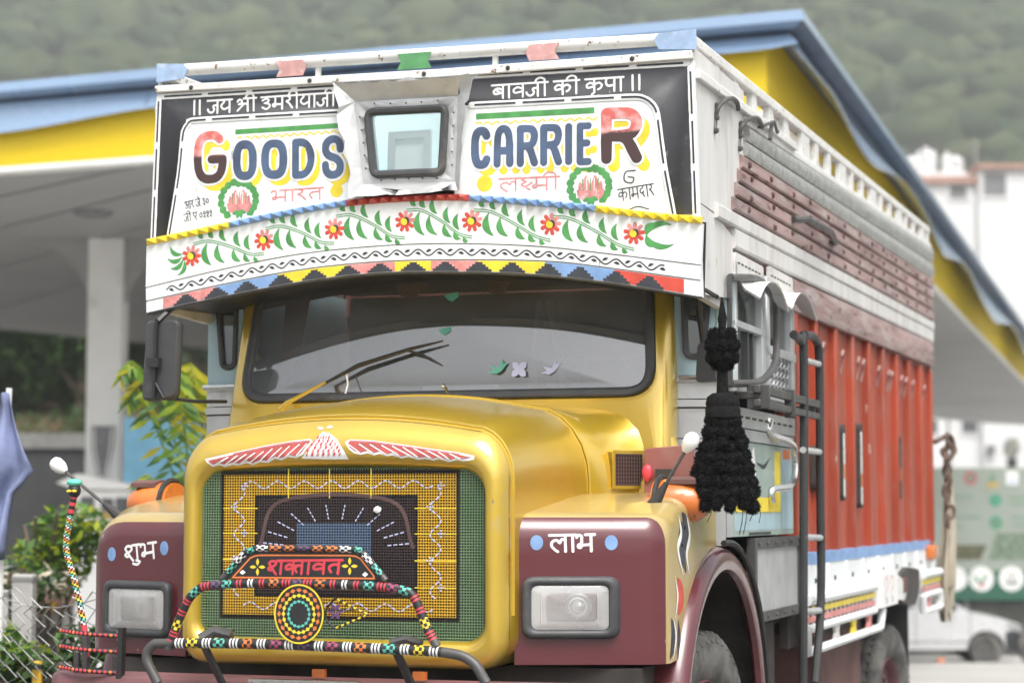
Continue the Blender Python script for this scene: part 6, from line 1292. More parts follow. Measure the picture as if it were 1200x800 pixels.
# hill and the woods on it
import numpy as np
rgn = np.random.default_rng(5)
def hz(x, y): return -1.95+max(0, y-185)*.43+9*noise.noise((x*.012, y*.012, 3.1))*min(1, max(0, (y-185)/80))+4*noise.noise((x*.04, y*.04, 1))*min(1, max(0, (y-185)/80))
h = MB().mat('wood_cover'); hy = np.linspace(180, 620, 45); hx_ = np.linspace(-330, 330, 56)
for y in hy:
    for x in hx_: h.v.append((x, y, hz(x, y)))
for i in range(44):
    for j in range(55): h.face((i*56+j, i*56+j+1, (i+1)*56+j+1, (i+1)*56+j))
structure(h.build('hill', None, sharp=180))
bm = bmesh.new(); bmesh.ops.create_icosphere(bm, subdivisions=2, radius=1.); bv = np.array([v.co[:] for v in bm.verts]); bf = np.array([[v.index for v in f.verts] for f in bm.faces]); bm.free()
pts = []
for _ in range(11000):
    y = rgn.uniform(215, 560); x = rgn.uniform(-.36, .36)*y; 
    if noise.noise((x*.03, y*.05, 7)) > -.42: pts.append((x, y, hz(x, y)))
n = len(pts); R_ = rgn.uniform(.9, 3.8, n)*(1+.7*(rgn.random(n) > .9)); J = 1+.26*rgn.standard_normal((n, len(bv)))
V_ = np.array(pts)[:,None,:]+bv[None]*J[:,:,None]*R_[:,None,None]*np.array([1.35,1.2,.85])
V_[:,:,2] += R_[:,None]*.45
Fc = (bf[None]+np.arange(n)[:,None,None]*len(bv)).reshape(-1, 3); me = bpy.data.meshes.new('hillside_woods'); me.vertices.add(n*len(bv)); me.vertices.foreach_set('co', V_.ravel())
me.loops.add(Fc.size); me.loops.foreach_set('vertex_index', Fc.ravel()); me.polygons.add(len(Fc)); me.polygons.foreach_set('loop_start', np.arange(len(Fc))*3); me.materials.append(MATS['wood_cover']); me.update(calc_edges=True); me.validate()
ho = bpy.data.objects.new('hillside_woods', me); C.objects.link(ho); ho['kind'] = 'stuff'; tag(ho, 'olive green scrub forest covering the whole hillside behind the fuel station', 'woods')

# ---- fuel station canopy
cp = thing('fuel_station_canopy', 'large fuel station canopy with blue wavy fascia over a yellow band and white column', 'canopy', (-5.75, 30, gz(30)))
def TP(x, y, z): q = T((x, y, z)); return (q.x, q.y, q.z)
A0 = (-.66, 12.0); QF = lambda x: 12.0+(-.66-x)*.0703; RS = lambda y: -.66-(y-12)*.02606
fzl = [(-17,5.95),(-13,5.74),(-10,5.73),(-7.9,5.88),(-4.5,5.97),(-1.3,5.94),(-.66,5.98)]
rzl = [(12,5.9),(13,5.79),(14.3,5.62),(15.5,5.5),(16.8,5.5),(18.6,5.68),(20.5,5.79),(22.7,5.70),(24.2,5.50),(25.3,5.42),(27.3,5.58),(29.5,5.70),(31.6,5.55),(33.5,5.40),(36.5,5.32),(39.5,5.55),(42.9,5.71),(46,5.5),(48.8,5.29),(52,5.4),(56,5.7),(61,5.35),(66,5.7),(72,5.35),(78,5.7),(85,5.4)]
xs_ = [-17+16.34*i/80 for i in range(81)]; fzs = cr([(p[0], p[1], 0) for p in fzl], 8); rzs = cr([(p[0], p[1], 0) for p in rzl], 6)
fi = lambda x: interp([(p.x, p.y) for p in fzs], x); ri_ = lambda y: interp([(p.x, p.y) for p in rzs], y)
top = MB().mat('canopy_blue')
# cornice strip along both edges (mitred at the corner), then the groove and cornice underside, their shade painted navy, then the flared wavy sheet
def edge(pf, ps, mat, name):
    mb = MB().mat(mat)
    def sec(front, t):
        out = []
        for off, z in pf:
            if name == 'fascia_groove_shade' and front: off = min(off, -.055)
            if front: x = xs_[t]; zz = fi(x) if z is None else z; out.append(TP(x+(off if t == 80 else 0)*1.0, QF(x)-off, zz))
            else:
                y = t; rp_ = min(1, (y-12)/1.5); o2 = off+(.16*rp_ if z is None else 0); zz = ri_(y) if z is None else z-(.10*rp_ if name == 'wavy_fascia' else .12*rp_ if z == 6.05 else 0); out.append(TP(RS(y)+o2, y-(off if y == 12 else 0), zz))
        return out
    mb.loft([sec(True, t) for t in range(81)]+[sec(False, y) for y in [12+73*i/160 for i in range(161)]], closed=False); return put(mb, name, cp, sharp=30, recalc=False)
edge([(-.4,6.31),(.10,6.30),(.12,6.19),(.02,6.15),(-.06,6.14)], None, 'canopy_blue', 'cornice')
edge([(.113,6.183),(.018,6.144),(-.06,6.137),(-.05,6.05)], None, 'canopy_shade_joint', 'fascia_groove_shade')
edge([(-.05,6.09),(.05,None),(.02,None),(-.09,6.09)], None, 'canopy_blue', 'wavy_fascia')
yb = MB().mat('canopy_yellow'); yb.loft([[TP(x, QF(x)+.10, 6.2), TP(x, QF(x)+.10, 5.33)] for x in (-17,-9,-.96)]+[[TP(RS(y)-.30, y, 6.2), TP(RS(y)-.30, y, 5.33-.0045*(y-12.3))] for y in (12.28,30,50,85)], closed=False, smooth=False); put(yb, 'yellow_band', cp, recalc=False)
tr = MB().mat('column_white'); tr.loft([[TP(x, QF(x)+.05, 5.36), TP(x, QF(x)+.05, 5.30), TP(x, QF(x)+.3, 5.30)] for x in (-17,-9,-.9)]+[[TP(RS(y)-.24, y, 5.34-.0045*(y-12.3)), TP(RS(y)-.24, y, 5.30-.0045*(y-12.3)), TP(RS(y)-.32, y, 5.30-.0045*(y-12.3))] for y in (12.2,30,50,85)], closed=False, smooth=False); put(tr, 'soffit_trim', cp, recalc=False)
qa, qb, qr = Vector(TP(-17, QF(-17)+.2, 5.31)), Vector(TP(-.9, 12.25, 5.31)), Vector(TP(RS(85)-.3, 85, 4.98))
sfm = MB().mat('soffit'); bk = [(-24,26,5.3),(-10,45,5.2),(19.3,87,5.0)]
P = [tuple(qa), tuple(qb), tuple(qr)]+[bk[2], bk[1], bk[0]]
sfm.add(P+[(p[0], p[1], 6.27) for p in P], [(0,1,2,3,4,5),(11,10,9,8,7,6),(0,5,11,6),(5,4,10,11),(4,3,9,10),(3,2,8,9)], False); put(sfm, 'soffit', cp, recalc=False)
sj = MB().mat('emblem_grey')
for k in range(1, 9):
    a_ = qa.lerp(qb, k/9); b_ = Vector(bk[0]).lerp(Vector(bk[1]), k/9); sj.bar((a_.x,a_.y,5.303-.0), (b_.x,b_.y,Vector(bk[0]).lerp(Vector(bk[1]), k/9).z-.006), .025, .006)
put(sj, 'soffit_joint', cp, recalc=False)
fj = MB().mat('canopy_shade_joint')
for x in (-15.5,-13,-10.5,-8,-5.5,-3): fj.bar(TP(x, QF(x)-.052, fi(x)+.03), TP(x, QF(x)+.052, 6.08), .006, .006)
put(fj, 'fascia_joint', cp, recalc=False)
col_root = cp
for cx, cy in ((-5.75,30),(6.5,48)):
    c_ = MB().mat('column_white').box(cx-.25, cx+.25, cy-.25, cy+.25, gz(cy), 5.29)
    colo = put(c_, 'column', cp, bevel=.03)
    hn = MB().mat('soffit')  # haunches in soffit grey: their shade is put into the colour
    for s_ in (-1, 1):
        pr = [(cx+s_*.24, 5.29),(cx+s_*1.25, 5.29)]+[(cx+s_*(1.25-1.01*sin(a)), 5.29-.05-.95*(1-cos(a))) for a in [radians(90*i/8) for i in range(9)]]
        hn.prism(pr, lambda u, v, h_: (u, cy+h_, v), -.14, .14)
    sub(hn, 'column_haunch', colo, cp)
    if cx < 0:
        FCc = lambda u, v, h_: (cx+u, cy-.25-h_, v); em = MB().mat('emblem_grey').prism([(-.16,2.62),(.17,2.62),(.15,2.3),(.07,1.95),(.05,1.75),(-.06,1.75),(-.08,1.95),(-.15,2.3)], FCc, 0, .02)
        em.mat('column_white').ribbon([(-.12,2.58),(-.11,2.3),(-.03,1.9)], .025, FCc, .021).ribbon([(.13,2.58),(.11,2.3),(.04,1.9)], .025, FCc, .021); sub(em, 'column_emblem', colo, cp, recalc=False)
for px, py, D in ((105,247,27.2),(335,300,40)):
    x = (px-600)/2480*D; l_ = MB().mat('emblem_grey').lathe([(.0,.0),(.20,.0),(.24,-.03),(.26,.02),(.0,.02)], lambda a, b_, h_: (x+a, D+b_, 5.27+h_), 24); put(l_, 'ceiling_lamp', cp)
# price sign on the right of the column, fuel pump in front of it
sg_ = thing('station_sign', 'sky blue quarter-round station sign beside the white canopy column', 'sign', (-4.9, 29.2, gz(29)))
m_ = MB().mat('sign_blue').prism([(-5.33,1.72),(-5.33,2.72),(-4.25,2.62),(-4.3,2.2),(-4.5,1.95),(-4.85,1.78)], lambda u, v, h_: (u, 29.2-h_, v), 0, .12); put(m_, 'sign_panel', sg_)
m_ = MB().mat('coping').tube([(-5.36,29.15,1.70),(-4.85,29.15,1.75),(-4.48,29.15,1.93),(-4.27,29.15,2.2)], .035, 6).box(-4.95,-4.88,29.2,29.3,gz(29),1.8); put(m_, 'sign_rim', sg_)
pu = thing('fuel_pump', 'white fuel dispenser with small pictogram panels in front of the canopy column', 'fuel pump', (-5.35, 28, gz(28)))
m_ = MB().mat('column_white').box(-5.72,-4.98,27.8,28.3,gz(28),1.72); put(m_, 'pump_cabinet', pu, bevel=.04)
m_ = MB().mat('window_dark'); FPn = lambda u, v, h_: (u, 27.795-h_, v)
for x, z, w_, hh in ((-5.56,1.50,.09,.12),(-5.30,1.50,.08,.10),(-5.10,1.50,.09,.11),(-5.30,1.05,.05,.06)): m_.prism(rpoly(rect_poly(x-w_,x+w_,z-hh,z+hh), .03, 4), FPn, 0, .01)
m_.mat('sign_ochre').prism(rect_poly(-5.40,-5.18,1.32,1.42), FPn, 0, .012).prism(rect_poly(-5.19,-5.02,1.33,1.40), FPn, 0, .009); put(m_, 'pictogram_panel', pu, recalc=False, split=.01)
m_ = MB().mat('column_white').prism([(-5.95,1.80),(-5.70,1.72),(-4.98,1.72),(-4.98,1.78),(-5.68,1.92)], lambda u, v, h_: (u, 27.8+h_, v), -.1, .5); put(m_, 'pump_hood', pu)
m_ = MB().mat('rubber').tube(cr([(-4.98,27.9,1.55),(-4.6,27.8,1.62),(-4.1,27.8,1.45),(-3.7,27.8,1.40)], 6), .02, 6); put(m_, 'pump_hose', pu)

# ---- white apartment block beyond
BD = 112
def bx(px): return (px-600)/2480*BD
def bz(py): return 1.45+(597-py)/2480*BD
bl = thing('apartment_block', 'white flat-roofed apartment block with brown roof slab behind the station canopy', 'building', (bx(1150), BD, gz(60)))
m_ = MB().mat('wall_white').box(bx(1000), bx(1152), BD+.4, BD+12, gz(70), bz(212)).box(bx(1152), bx(1330), BD, BD+12, gz(70), bz(196)); put(m_, 'wall', bl)
m_ = MB().mat('terracotta').box(bx(1000)-.2, bx(1150)+.1, BD+.1, BD+12.2, bz(212), bz(204)).box(bx(1150), bx(1330), BD-.3, BD+12.2, bz(196), bz(190)); put(m_, 'roof_slab', bl)
m_ = MB().mat('wall_white').box(bx(1060), bx(1150), BD+2, BD+9, bz(204), bz(192)); put(m_, 'parapet', bl)
def bwin(px0, py0, px1, py1, mat='window_dark', y=BD):
    w_ = MB().mat(mat).box(bx(px0), bx(px1), y-.02, y+.1, bz(py1), bz(py0)); a = put(w_, 'window', bl)
    f_ = MB().mat('wall_white').ring(rect_poly(bx(px0)-.12, bx(px1)+.12, bz(py1)-.12, bz(py0)+.12), rect_poly(bx(px0), bx(px1), bz(py1), bz(py0)), lambda u, v, h_: (u, y-h_, v), 0, .08); sub(f_, 'window_frame', a, bl)
bwin(1119,214,1139,230,'window_grey',BD+.4); bwin(1157,200,1184,228,'window_grey'); bwin(1080,492,1100,508,'window_dark',BD+.4); bwin(1129,491,1147,507,'window_dark',BD+.4); bwin(1215,491,1240,508); bwin(1215,205,1240,228,'window_grey'); bwin(1100,260,1118,278,'window_grey',BD+.4)
m_ = MB().mat('window_grey').box(bx(1156), bx(1164), BD-.35, BD+.02, bz(532), bz(522)); put(m_, 'meter_box', bl)
m_ = MB().mat('coping').tube([(bx(1112.5),BD+.35,bz(485)),(bx(1115),BD+.35,bz(548))], .05, 6).tube([(bx(1115),BD-.1+.4,bz(300)),(bx(1115),BD+.3,bz(350))], .05, 6); put(m_, 'drain_pipe', bl)
for k, (px0, px1, py0, py1, dy) in enumerate(((1044,1075,158,206,3),(1068,1094,176,206,1.2),(1094,1121,158,206,3.5),(1121,1134,168,206,2.2),(1133,1153,168,206,3.2))):
    cx = (bx(px0)+bx(px1))/2; r = (bx(px1)-bx(px0))/2; z0, z1 = bz(py1), bz(py0)
    desc = ['wide white water tank, leftmost on the apartment roof','low white water tank in front of the taller roof tanks','tallest white water tank, domed, in the middle of the roof','slim white water tank between two broader roof tanks','white water tank nearest the thin mast, right end of the roof row'][k]
    tk_ = thing('water_tank', desc, 'water tank', (cx, BD+dy+.6, z0), 0, 'white water tanks on the apartment roof')
    H_ = z1-z0; mb = MB().mat('tank_white'); pr = [(r*.97,0),(r,.05*H_)]
    for i in range(1, 6): pr += [(r*1.0,(.05+.13*i)*H_),(r*.975,(.07+.13*i)*H_),(r,(.09+.13*i)*H_)]
    pr += [(r*.99,.88*H_),(r*.80,.97*H_),(r*.3,1.02*H_)]
    mb.lathe(pr, lambda a, b_, h_: (a, b_, h_), 20); mb.build('tank_body', tk_)
    l_ = MB().mat('tank_white').lathe([(r*.32,1.0*H_),(r*.32,1.08*H_),(.0,1.08*H_)], lambda a, b_, h_: (a, b_, h_), 14); l_.build('tank_lid', tk_)
ms = thing('roof_mast', 'thin pale pole with cross wires on the right of the apartment roof', 'pole', (bx(1164), BD+3, bz(196)))
m_ = MB().mat('coping').box(bx(1162)-.02, bx(1165.5), BD+2.9, BD+3.1, bz(200), bz(150)); put(m_, 'mast_pole', ms)
m_ = MB().mat('coping').tube([(bx(1164),BD+3,bz(170)),(bx(1134),BD+3,bz(163)),(bx(1060),BD+3,bz(160))], .03, 5).tube([(bx(1164),BD+3,bz(184)),(bx(1120),BD+3,bz(170))], .03, 5).tube([(bx(1100),BD+3,bz(152)),(bx(1100),BD+3,bz(170))], .05, 5).tube([(bx(1115),BD+3,bz(152)),(bx(1115),BD+3,bz(160))], .05, 5); put(m_, 'mast_wire', ms)

# ---- hoarding, wall, car and motorcycle on the right
HD = 45
def hx2(px): return (px-600)/2480*HD
def hz2(py): return 1.45+(597-py)/2480*HD
hb_ = thing('hoarding', 'wide pale green printed hoarding with round icons on a dark green band', 'billboard', (hx2(1160), HD, gz(HD)))
FH = lambda u, v, h_: (u, HD-h_, v)
m_ = MB().mat('panel_green').prism(rect_poly(hx2(1040), hx2(1330), hz2(668), hz2(548)), FH, -.1, 0); m_.mat('band_green').prism(rect_poly(hx2(1040), hx2(1330), hz2(702), hz2(668)), FH, -.1, 0.002); put(m_, 'panel', hb_)
ic = MB()
def disc(px, py, r, mat, h_=.004, n_=24): ic.mat(mat).prism([(hx2(px)+r/2480*HD*cos(2*pi*i/n_), hz2(py)+r/2480*HD*sin(2*pi*i/n_)) for i in range(n_)], FH, 0, h_)
def rec(a, b_, c_, d, mat, h_=.004, sk_=0): ic.mat(mat).prism([(hx2(a), hz2(d)),(hx2(c_), hz2(d)),(hx2(c_+sk_), hz2(b_)),(hx2(a+sk_), hz2(b_))], FH, 0, h_)
disc(1136,560,7.5,'sign_red'); disc(1136,560,4.5,'sign_text',.006); rec(1154,565,1169,571,'sign_ochre'); rec(1158,556,1165,565,'sign_text'); rec(1178,552,1192,568,'sign_white'); rec(1181,561,1190,566,'lavender',.006)
disc(1165,586,7.5,'sign_green'); disc(1165,612,8,'sign_green'); disc(1165,612,4,'leafy_photo',.006)
for py, a, b_ in ((582,1108,1139),(606,1112,1148),(617,1106,1128),(583,1182,1215),(590,1184,1206),(606,1183,1216),(615,1185,1212)):
    x = a
    while x < b_: rec(x, py-1.8, min(b_, x+3.2), py+1.6, 'sign_text'); x += 4.4
rec(1108,638,1146,655,'leafy_photo_dry',.004,8); rec(1156,655-31,1330,655,'leafy_photo',.004,9)
for px in (1085,1116,1147,1182,1217,1252): disc(px,677,14.5,'sign_white',.006,30)
for s_, px in ((-1,1147),(1,1147)): leaf(ic, hx2(1147), hz2(682), radians(90-s_*40), .22, .07, .1, 'sign_green', FH, .007)
disc(1147,684,3,'sign_red',.008); rec(1174,680,1190,684,'emblem_grey',.008); rec(1177,670,1178.5,680,'emblem_grey',.008); rec(1182,668,1183.5,680,'emblem_grey',.008); rec(1186,673,1187,680,'emblem_grey',.008); disc(1217,677,6,'sign_green',.008)
put(ic, 'printed_motif', hb_, recalc=False)
m_ = MB().mat('coping')
for px in (1050,1130,1220,1320): m_.box(hx2(px)-.06, hx2(px)+.06, HD+.1, HD+.2, gz(HD), hz2(552))
put(m_, 'post', hb_)
cwl_ = thing('compound_wall', 'low grey plastered wall under the green hoarding', 'wall', (hx2(1160), HD+.8, gz(HD)))
m_ = MB().mat('wall_grey').box(hx2(1000), hx2(1400), HD+.6, HD+.85, gz(HD), hz2(706)); put(m_, 'wall_body', cwl_); m_ = MB().mat('dark_wall').box(hx2(1000), hx2(1400), HD+.5, HD+.9, hz2(706), hz2(698)); put(m_, 'wall_top_strip', cwl_)  # dark strip on the wall top is shadow painted as a box
pl_ = thing('potted_plant', 'pale leafy plant in a dark pot above the hoarding', 'plant', (25, 100, gz(63)))
# pot standing on the far ledge
def leafcloud(mb, c, R, n, size, mats, flat=.6, hollow=.35):
    for _ in range(n):
        while True:
            p = Vector((random.uniform(-1,1), random.uniform(-1,1), random.uniform(-1,1)))
            if p.length <= 1 and p.length > hollow*random.random(): break
        q = Vector((c[0]+p.x*R[0], c[1]+p.y*R[1], c[2]+p.z*R[2])); a = Vector((random.gauss(0,1), random.gauss(0,1), random.gauss(0,flat))).normalized(); b_ = a.cross(Vector((random.gauss(0,.5), random.gauss(0,.5), 1))).normalized()
        s_ = size*random.uniform(.6,1.3); mb.mat(random.choice(mats)); mb.add([q-a*s_, q-b_*s_*.42, q+a*s_, q+b_*s_*.42], [(0,1,2,3)])
m_ = MB(); LD = 100; lx = (1185-600)/2480*LD; lz = 1.45+(597-530)/2480*LD
pl_.location = (lx, LD, lz-.8)
leafcloud(m_, (lx, LD, lz+.22), (.42,.42,.52), 180, .14, ['sack','panel_green']); put(m_, 'foliage', pl_, recalc=False)
m_ = MB().mat('car_black').lathe([(.0,-.8),(.20,-.8),(.27,-.3),(.24,-.3),(.0,-.32)], lambda a, b_, h_: (a, b_, h_+.8), 14); m_.build('pot', pl_)
lg = thing('parapet_wall', 'white ledge wall behind the hoarding that carries the plant', 'wall', (lx, LD+.2, gz(60))); m_ = MB().mat('wall_white').box(lx-6, lx+7, LD-.3, LD+.5, gz(60), lz-.8); put(m_, 'wall_body', lg)
def make_car():
    cy, gy = 41, gz(41); fx = (1183-600)/2480*41
    root = thing('parked_car', 'silver hatchback parked side-on in front of the green hoarding', 'car', (fx-1.95, cy, gy))
    # side profile (x from the front towards the rear is negative), z
    low = [(0,.32),(0.0,.55),(-.03,.72),(-.12,.80),(-.55,.93),(-.95,1.00),(-1.0,1.02)]
    roof = [(-1.0,1.02),(-1.55,1.36),(-1.85,1.47),(-2.6,1.50),(-3.3,1.42),(-3.65,1.10),(-3.85,1.0),(-3.9,.85),(-3.9,.35)]
    def arch(cx): return [(cx+.36*cos(radians(a)), .30+.36*sin(radians(a))) for a in range(180, -1, -18)]
    bot = [(-3.9,.28)]+[(x, max(.24, z)) for x, z in arch(-3.22)]+[(x, max(.24, z)) for x, z in arch(-.70)]+[(-.02,.24)]
    prof = low+roof[1:]+bot
    body = MB().mat('car_silver'); rings = []
    for t in (-1,-.93,-.8,0,.8,.93,1):
        k = 1-abs(t); ins = {1:.05,.93:.012,.8:0,0:0}[abs(t)]
        ring = []
        for x, z in prof:
            up = max(0, (z-1.0)/.5)
            ring.append((x, t*.80*(1-.16*up), z-(.03*(abs(t) > .9))*(z > .9)))
        rings.append(ring)
    body.loft(rings, cap0=True, cap1=True)
    body.v = [(fx+v[0], cy+v[1], gy+v[2]) for v in body.v]; bo = put(body, 'body', root, sharp=40)
    def side(poly, mat, name, h_=.006, parent=None):
        mb = MB().mat(mat)
        for s_ in (-1, 1):
            mb.prism(poly, lambda u, v, hh: (fx+u, cy+s_*(.80*(1-.16*max(0,(v-1.0)/.5))+hh), gy+v), -.01, h_)
        return put(mb, name, root, split=.2)
    side([(-1.22,1.06),(-1.66,1.36),(-1.92,1.43),(-1.98,1.06)], 'window_dark', 'front_window'); side([(-2.05,1.06),(-2.0,1.43),(-2.6,1.45),(-2.75,1.06)], 'window_dark', 'rear_window')
    side([(0.015,.26),(.02,.60),(-.20,.66),(-.34,.62),(-.33,.30),(-.33,.26)], 'car_black', 'bumper', .012); side([(-.02,.64),(-.05,.77),(-.28,.84),(-.30,.70)], 'lens', 'headlight', .01)
    mb = MB().mat('car_black').prism([(-1.28,1.04),(-1.42,1.05),(-1.42,1.16),(-1.28,1.14)], lambda u, v, hh: (fx+u, cy-.80-hh, gy+v), .02, .16); put(mb, 'wing_mirror', root, bevel=.02)
    mb = MB().mat('window_dark').add([(fx-1.05,cy-.6,gy+1.055),(fx-1.05,cy+.6,gy+1.055),(fx-1.56,cy+.55,gy+1.375),(fx-1.56,cy-.55,gy+1.375)], [(0,1,2,3)]); mb2 = MB().mat('window_dark'); mb2.add([(fx-1.04,cy-.62,gy+1.06),(fx-1.04,cy+.62,gy+1.06),(fx-1.55,cy+.56,gy+1.385),(fx-1.55,cy-.56,gy+1.385)], [(0,1,2,3)]); put(mb2, 'windscreen', root)
    ln = MB().mat('coping')
    for x in (-1.0,-2.02): ln.bar((fx+x,cy-.805,gy+.35),(fx+x,cy-.805,gy+1.0),.012,.008)
    ln.bar((fx-.98,cy-.805,gy+.45),(fx-2.9,cy-.805,gy+.45),.03,.01); put(ln, 'door_line', root)
    for x in (-.70,-3.22):
        for s_ in (-1, 1):
            e = bpy.data.objects.new('wheel', None); C.objects.link(e); e.parent = root; e.location = (x+1.95, s_*.68, .30)
            t_ = MB().mat('tyre').lathe([(.17,-.09),(.29,-.09),(.31,-.05),(.31,.05),(.29,.09),(.17,.09)], lambda a, b_, h_: (a, s_*h_, b_), 28); t_.build('tyre', e)
            r_ = MB().mat('rail_grey').lathe([(.21,.06),(.19,.075),(.12,.06),(.05,.075),(.0,.075)], lambda a, b_, h_: (a, s_*h_, b_), 20); r_.build('rim', e)
make_car()
mcr = thing('parked_motorcycle', 'dark motorcycle standing beyond the nose of the silver hatchback', 'motorcycle', (10.3, 40, gz(40)))
gy = gz(40)
for x in (9.83,11.13):
    w_ = MB().mat('tyre').tube([(x+.30*cos(2*pi*j/26), 40, gy+.31+.30*sin(2*pi*j/26)) for j in range(26)], .055, 8, closed=True); wo = put(w_, 'wheel', mcr)
    s_ = MB().mat('chrome')
    for j in range(10): s_.bar((x, 40, gy+.31), (x+.28*cos(2*pi*j/10), 40, gy+.31+.28*sin(2*pi*j/10)), .012, .012)
    sub(s_, 'spoke', wo, mcr)
m_ = MB().mat('car_black').tube(cr([(10.08,40,gy+.95),(10.33,40,gy+.98),(10.63,40,gy+.88)], 6), .15, 12, rad=None); put(m_, 'fuel_tank', mcr)
m_ = MB().mat('rubber').tube(cr([(10.58,40,gy+.85),(10.98,40,gy+.84),(11.33,40,gy+.95)], 6), .11, 10); put(m_, 'saddle', mcr)
m_ = MB().mat('rail_grey').box(10.23,10.3,39.88,40.12,gy+.35,gy+.75).tube([(9.83,40,gy+.31),(10.08,40,gy+1.05)], .035, 8).tube([(11.13,40,gy+.31),(10.38,40,gy+.42)], .035, 8).tube([(11.13,39.88,gy+.35),(10.48,39.86,gy+.38)], .045, 8).bar((9.68,40,gy+.66),(9.98,40,gy+.64),.12,.02); put(m_, 'engine_frame', mcr, bevel=.01)
m_ = MB().mat('chrome').tube([(10.1,39.65,gy+1.10),(10.08,39.85,gy+1.08),(10.08,40.15,gy+1.08),(10.1,40.35,gy+1.10)], .018, 6); put(m_, 'handlebar', mcr)
m_ = MB().mat('lens').ico((9.94,40,gy+.92), .10, 2); put(m_, 'headlight', mcr)
hl_ = tag(MB().mat('p_white').build('x_', None) if False else MB().mat('p_white').ico((0,0,0), .12, 3, sq=(1,1,1.05)).build('helmet', None), 'round white helmet hung on the motorcycle handlebar at the right edge', 'helmet'); hl_.location = (10.09,39.62,gy+1.16)
st_n = thing('roadside_brick', 'small orange brick lying on the road under the silver car', 'brick', (8.05, 40.1, gz(40)))
m_ = MB().mat('p_orange').box(8.0,8.10,40,40.2,gz(40),gz(40)+.10); put(m_, 'brick_body', st_n, bevel=.01)

# ---- left side: far wall, trees, plants, fence, flag
dwl = thing('boundary_wall', 'long dark grey boundary wall with paler coping behind the fuel station', 'wall', (-10, 52, gz(50)))
m_ = MB().mat('dark_wall').box(-19,0,52,52.3,gz(50),2.95); put(m_, 'wall_body', dwl); m_ = MB().mat('coping').box(-19,0,51.9,52.4,2.95,3.32); put(m_, 'wall_top_strip', dwl)
m_ = MB().mat('earth'); m_.add([(-30,55,2.4),(2,55,2.4),(2,62,4.6),(-30,62,4.6),(-30,70,4.7),(2,70,4.7),(-30,55,-1.6),(2,55,-1.6)], [(0,1,2,3),(3,2,5,4),(6,7,1,0)]); structure(m_.build('earth_bank', None))
for k, (px, s_) in enumerate(((-40,1.),(12,.9),(52,1.1),(92,.95),(150,1.05),(205,.95),(255,1.))):
    D = 60+k % 3*2; x = (px-600)/2480*D; lab = ['dense dark tree at the left picture edge beyond the boundary wall','dark green tree second from the left picture edge beyond the wall','broad dark tree just left of the canopy column','dark tree directly behind the canopy column','dark tree seen between canopy column and truck mirror','dark tree behind the black truck mirror','dark tree hidden mostly behind the truck cab'][k]
    t_ = thing('tree', lab, 'tree', (x, D, 3.6), 0, 'dark trees beyond the boundary wall')
    c_ = MB().mat('bark').tube([(0,0,0),(.1,0,1.2),(-.05,.1,2.4)], .2, 8, rad=[.22,.16,.08]).tube([(.1,0,1.2),(.9,.2,2.4)], .08, 6).tube([(.05,0,1.0),(-.8,-.2,2.3)], .08, 6); c_.build('trunk', t_)
    f_ = MB()
    for q in range(9): leafcloud(f_, (random.uniform(-1.5,1.5)*s_, random.uniform(-1.,1.), random.uniform(1.0,4.6)*s_), (1.0,1.0,.8), 330, .17, ['leaf_dark','leaf_dark','leaf_mid'] if q % 4 == 0 else ['leaf_dark'])
    f_.build('crown', t_, recalc=False)
sc_ = MB()
for k in range(34): leafcloud(sc_, (random.uniform(-20,-6), random.uniform(55,60), random.uniform(3.0,4.0)), (.9,.8,.5), 110, .12, ['leaf_dark'])
so_ = sc_.build('bank_scrub', None, recalc=False); so_['kind'] = 'stuff'; tag(so_, 'low dark scrub growing along the earth bank behind the wall', 'scrub')
def P3(px, py, D): return Vector(((px-600)/2480*D, D, 1.45+(597-py)/2480*D))
# pinnate shrub behind the mirror
fr_s = thing('pinnate_shrub', 'lime and yellow leaved shrub with long drooping pinnate fronds behind the truck mirror', 'shrub', (-2.2, 13, gz(13)))
def frond(pts, nl, ll, mats):
    global mbF
    P = cr(pts, 8); mbF.mat('leaf_lime').tube(P, .006, 5)
    for i in range(1, nl+1):
        p = P[int((len(P)-1)*i/nl)]; t = (P[min(len(P)-1, int((len(P)-1)*i/nl)+1)]-P[max(0, int((len(P)-1)*i/nl)-1)]).normalized()
        for s_ in (-1, 1):
            d = (t*.45+Vector((s_*.55, random.uniform(-.4,.4), 0))+Vector((0,0,-.85))).normalized(); L = ll*(1-.35*abs(2*i/nl-1))*random.uniform(.85,1.15); q = d.cross(Vector((random.uniform(-.3,.3),1,0))).normalized()*L*.11
            mbF.mat(random.choice(mats)); mbF.add([p, p+d*L*.45+q, p+d*L, p+d*L*.45-q], [(0,1,2,3)])
mbF = MB()
frond([P3(232,640,13),P3(215,560,13),P3(190,470,12.9),P3(155,425,12.8),P3(140,440,12.8)], 22, .17, ['leaf_lime','leaf_lime','leaf_mid','leaf_yellow'])
frond([P3(225,640,13),P3(205,560,13.1),P3(178,490,13),P3(160,455,12.9),P3(148,470,12.9)], 20, .17, ['leaf_lime','leaf_mid','leaf_yellow'])
frond([P3(230,640,13),P3(222,550,12.9),P3(212,480,12.8),P3(205,430,12.8),P3(195,425,12.8)], 22, .18, ['leaf_lime','leaf_mid','leaf_mid'])
frond([P3(238,650,13.1),P3(240,540,13.1),P3(232,470,13),P3(220,430,13),P3(210,440,13)], 20, .16, ['leaf_yellow','leaf_lime'])
frond([P3(228,640,12.8),P3(200,600,12.8),P3(178,560,12.7),P3(165,560,12.7)], 15, .15, ['leaf_lime','leaf_mid'])
frond([P3(215,520,12.9),P3(222,470,12.9),P3(226,435,12.9),P3(222,425,12.9)], 15, .20, ['leaf_yellow','leaf_yellow','leaf_lime'])
put(mbF, 'foliage', fr_s, recalc=False)
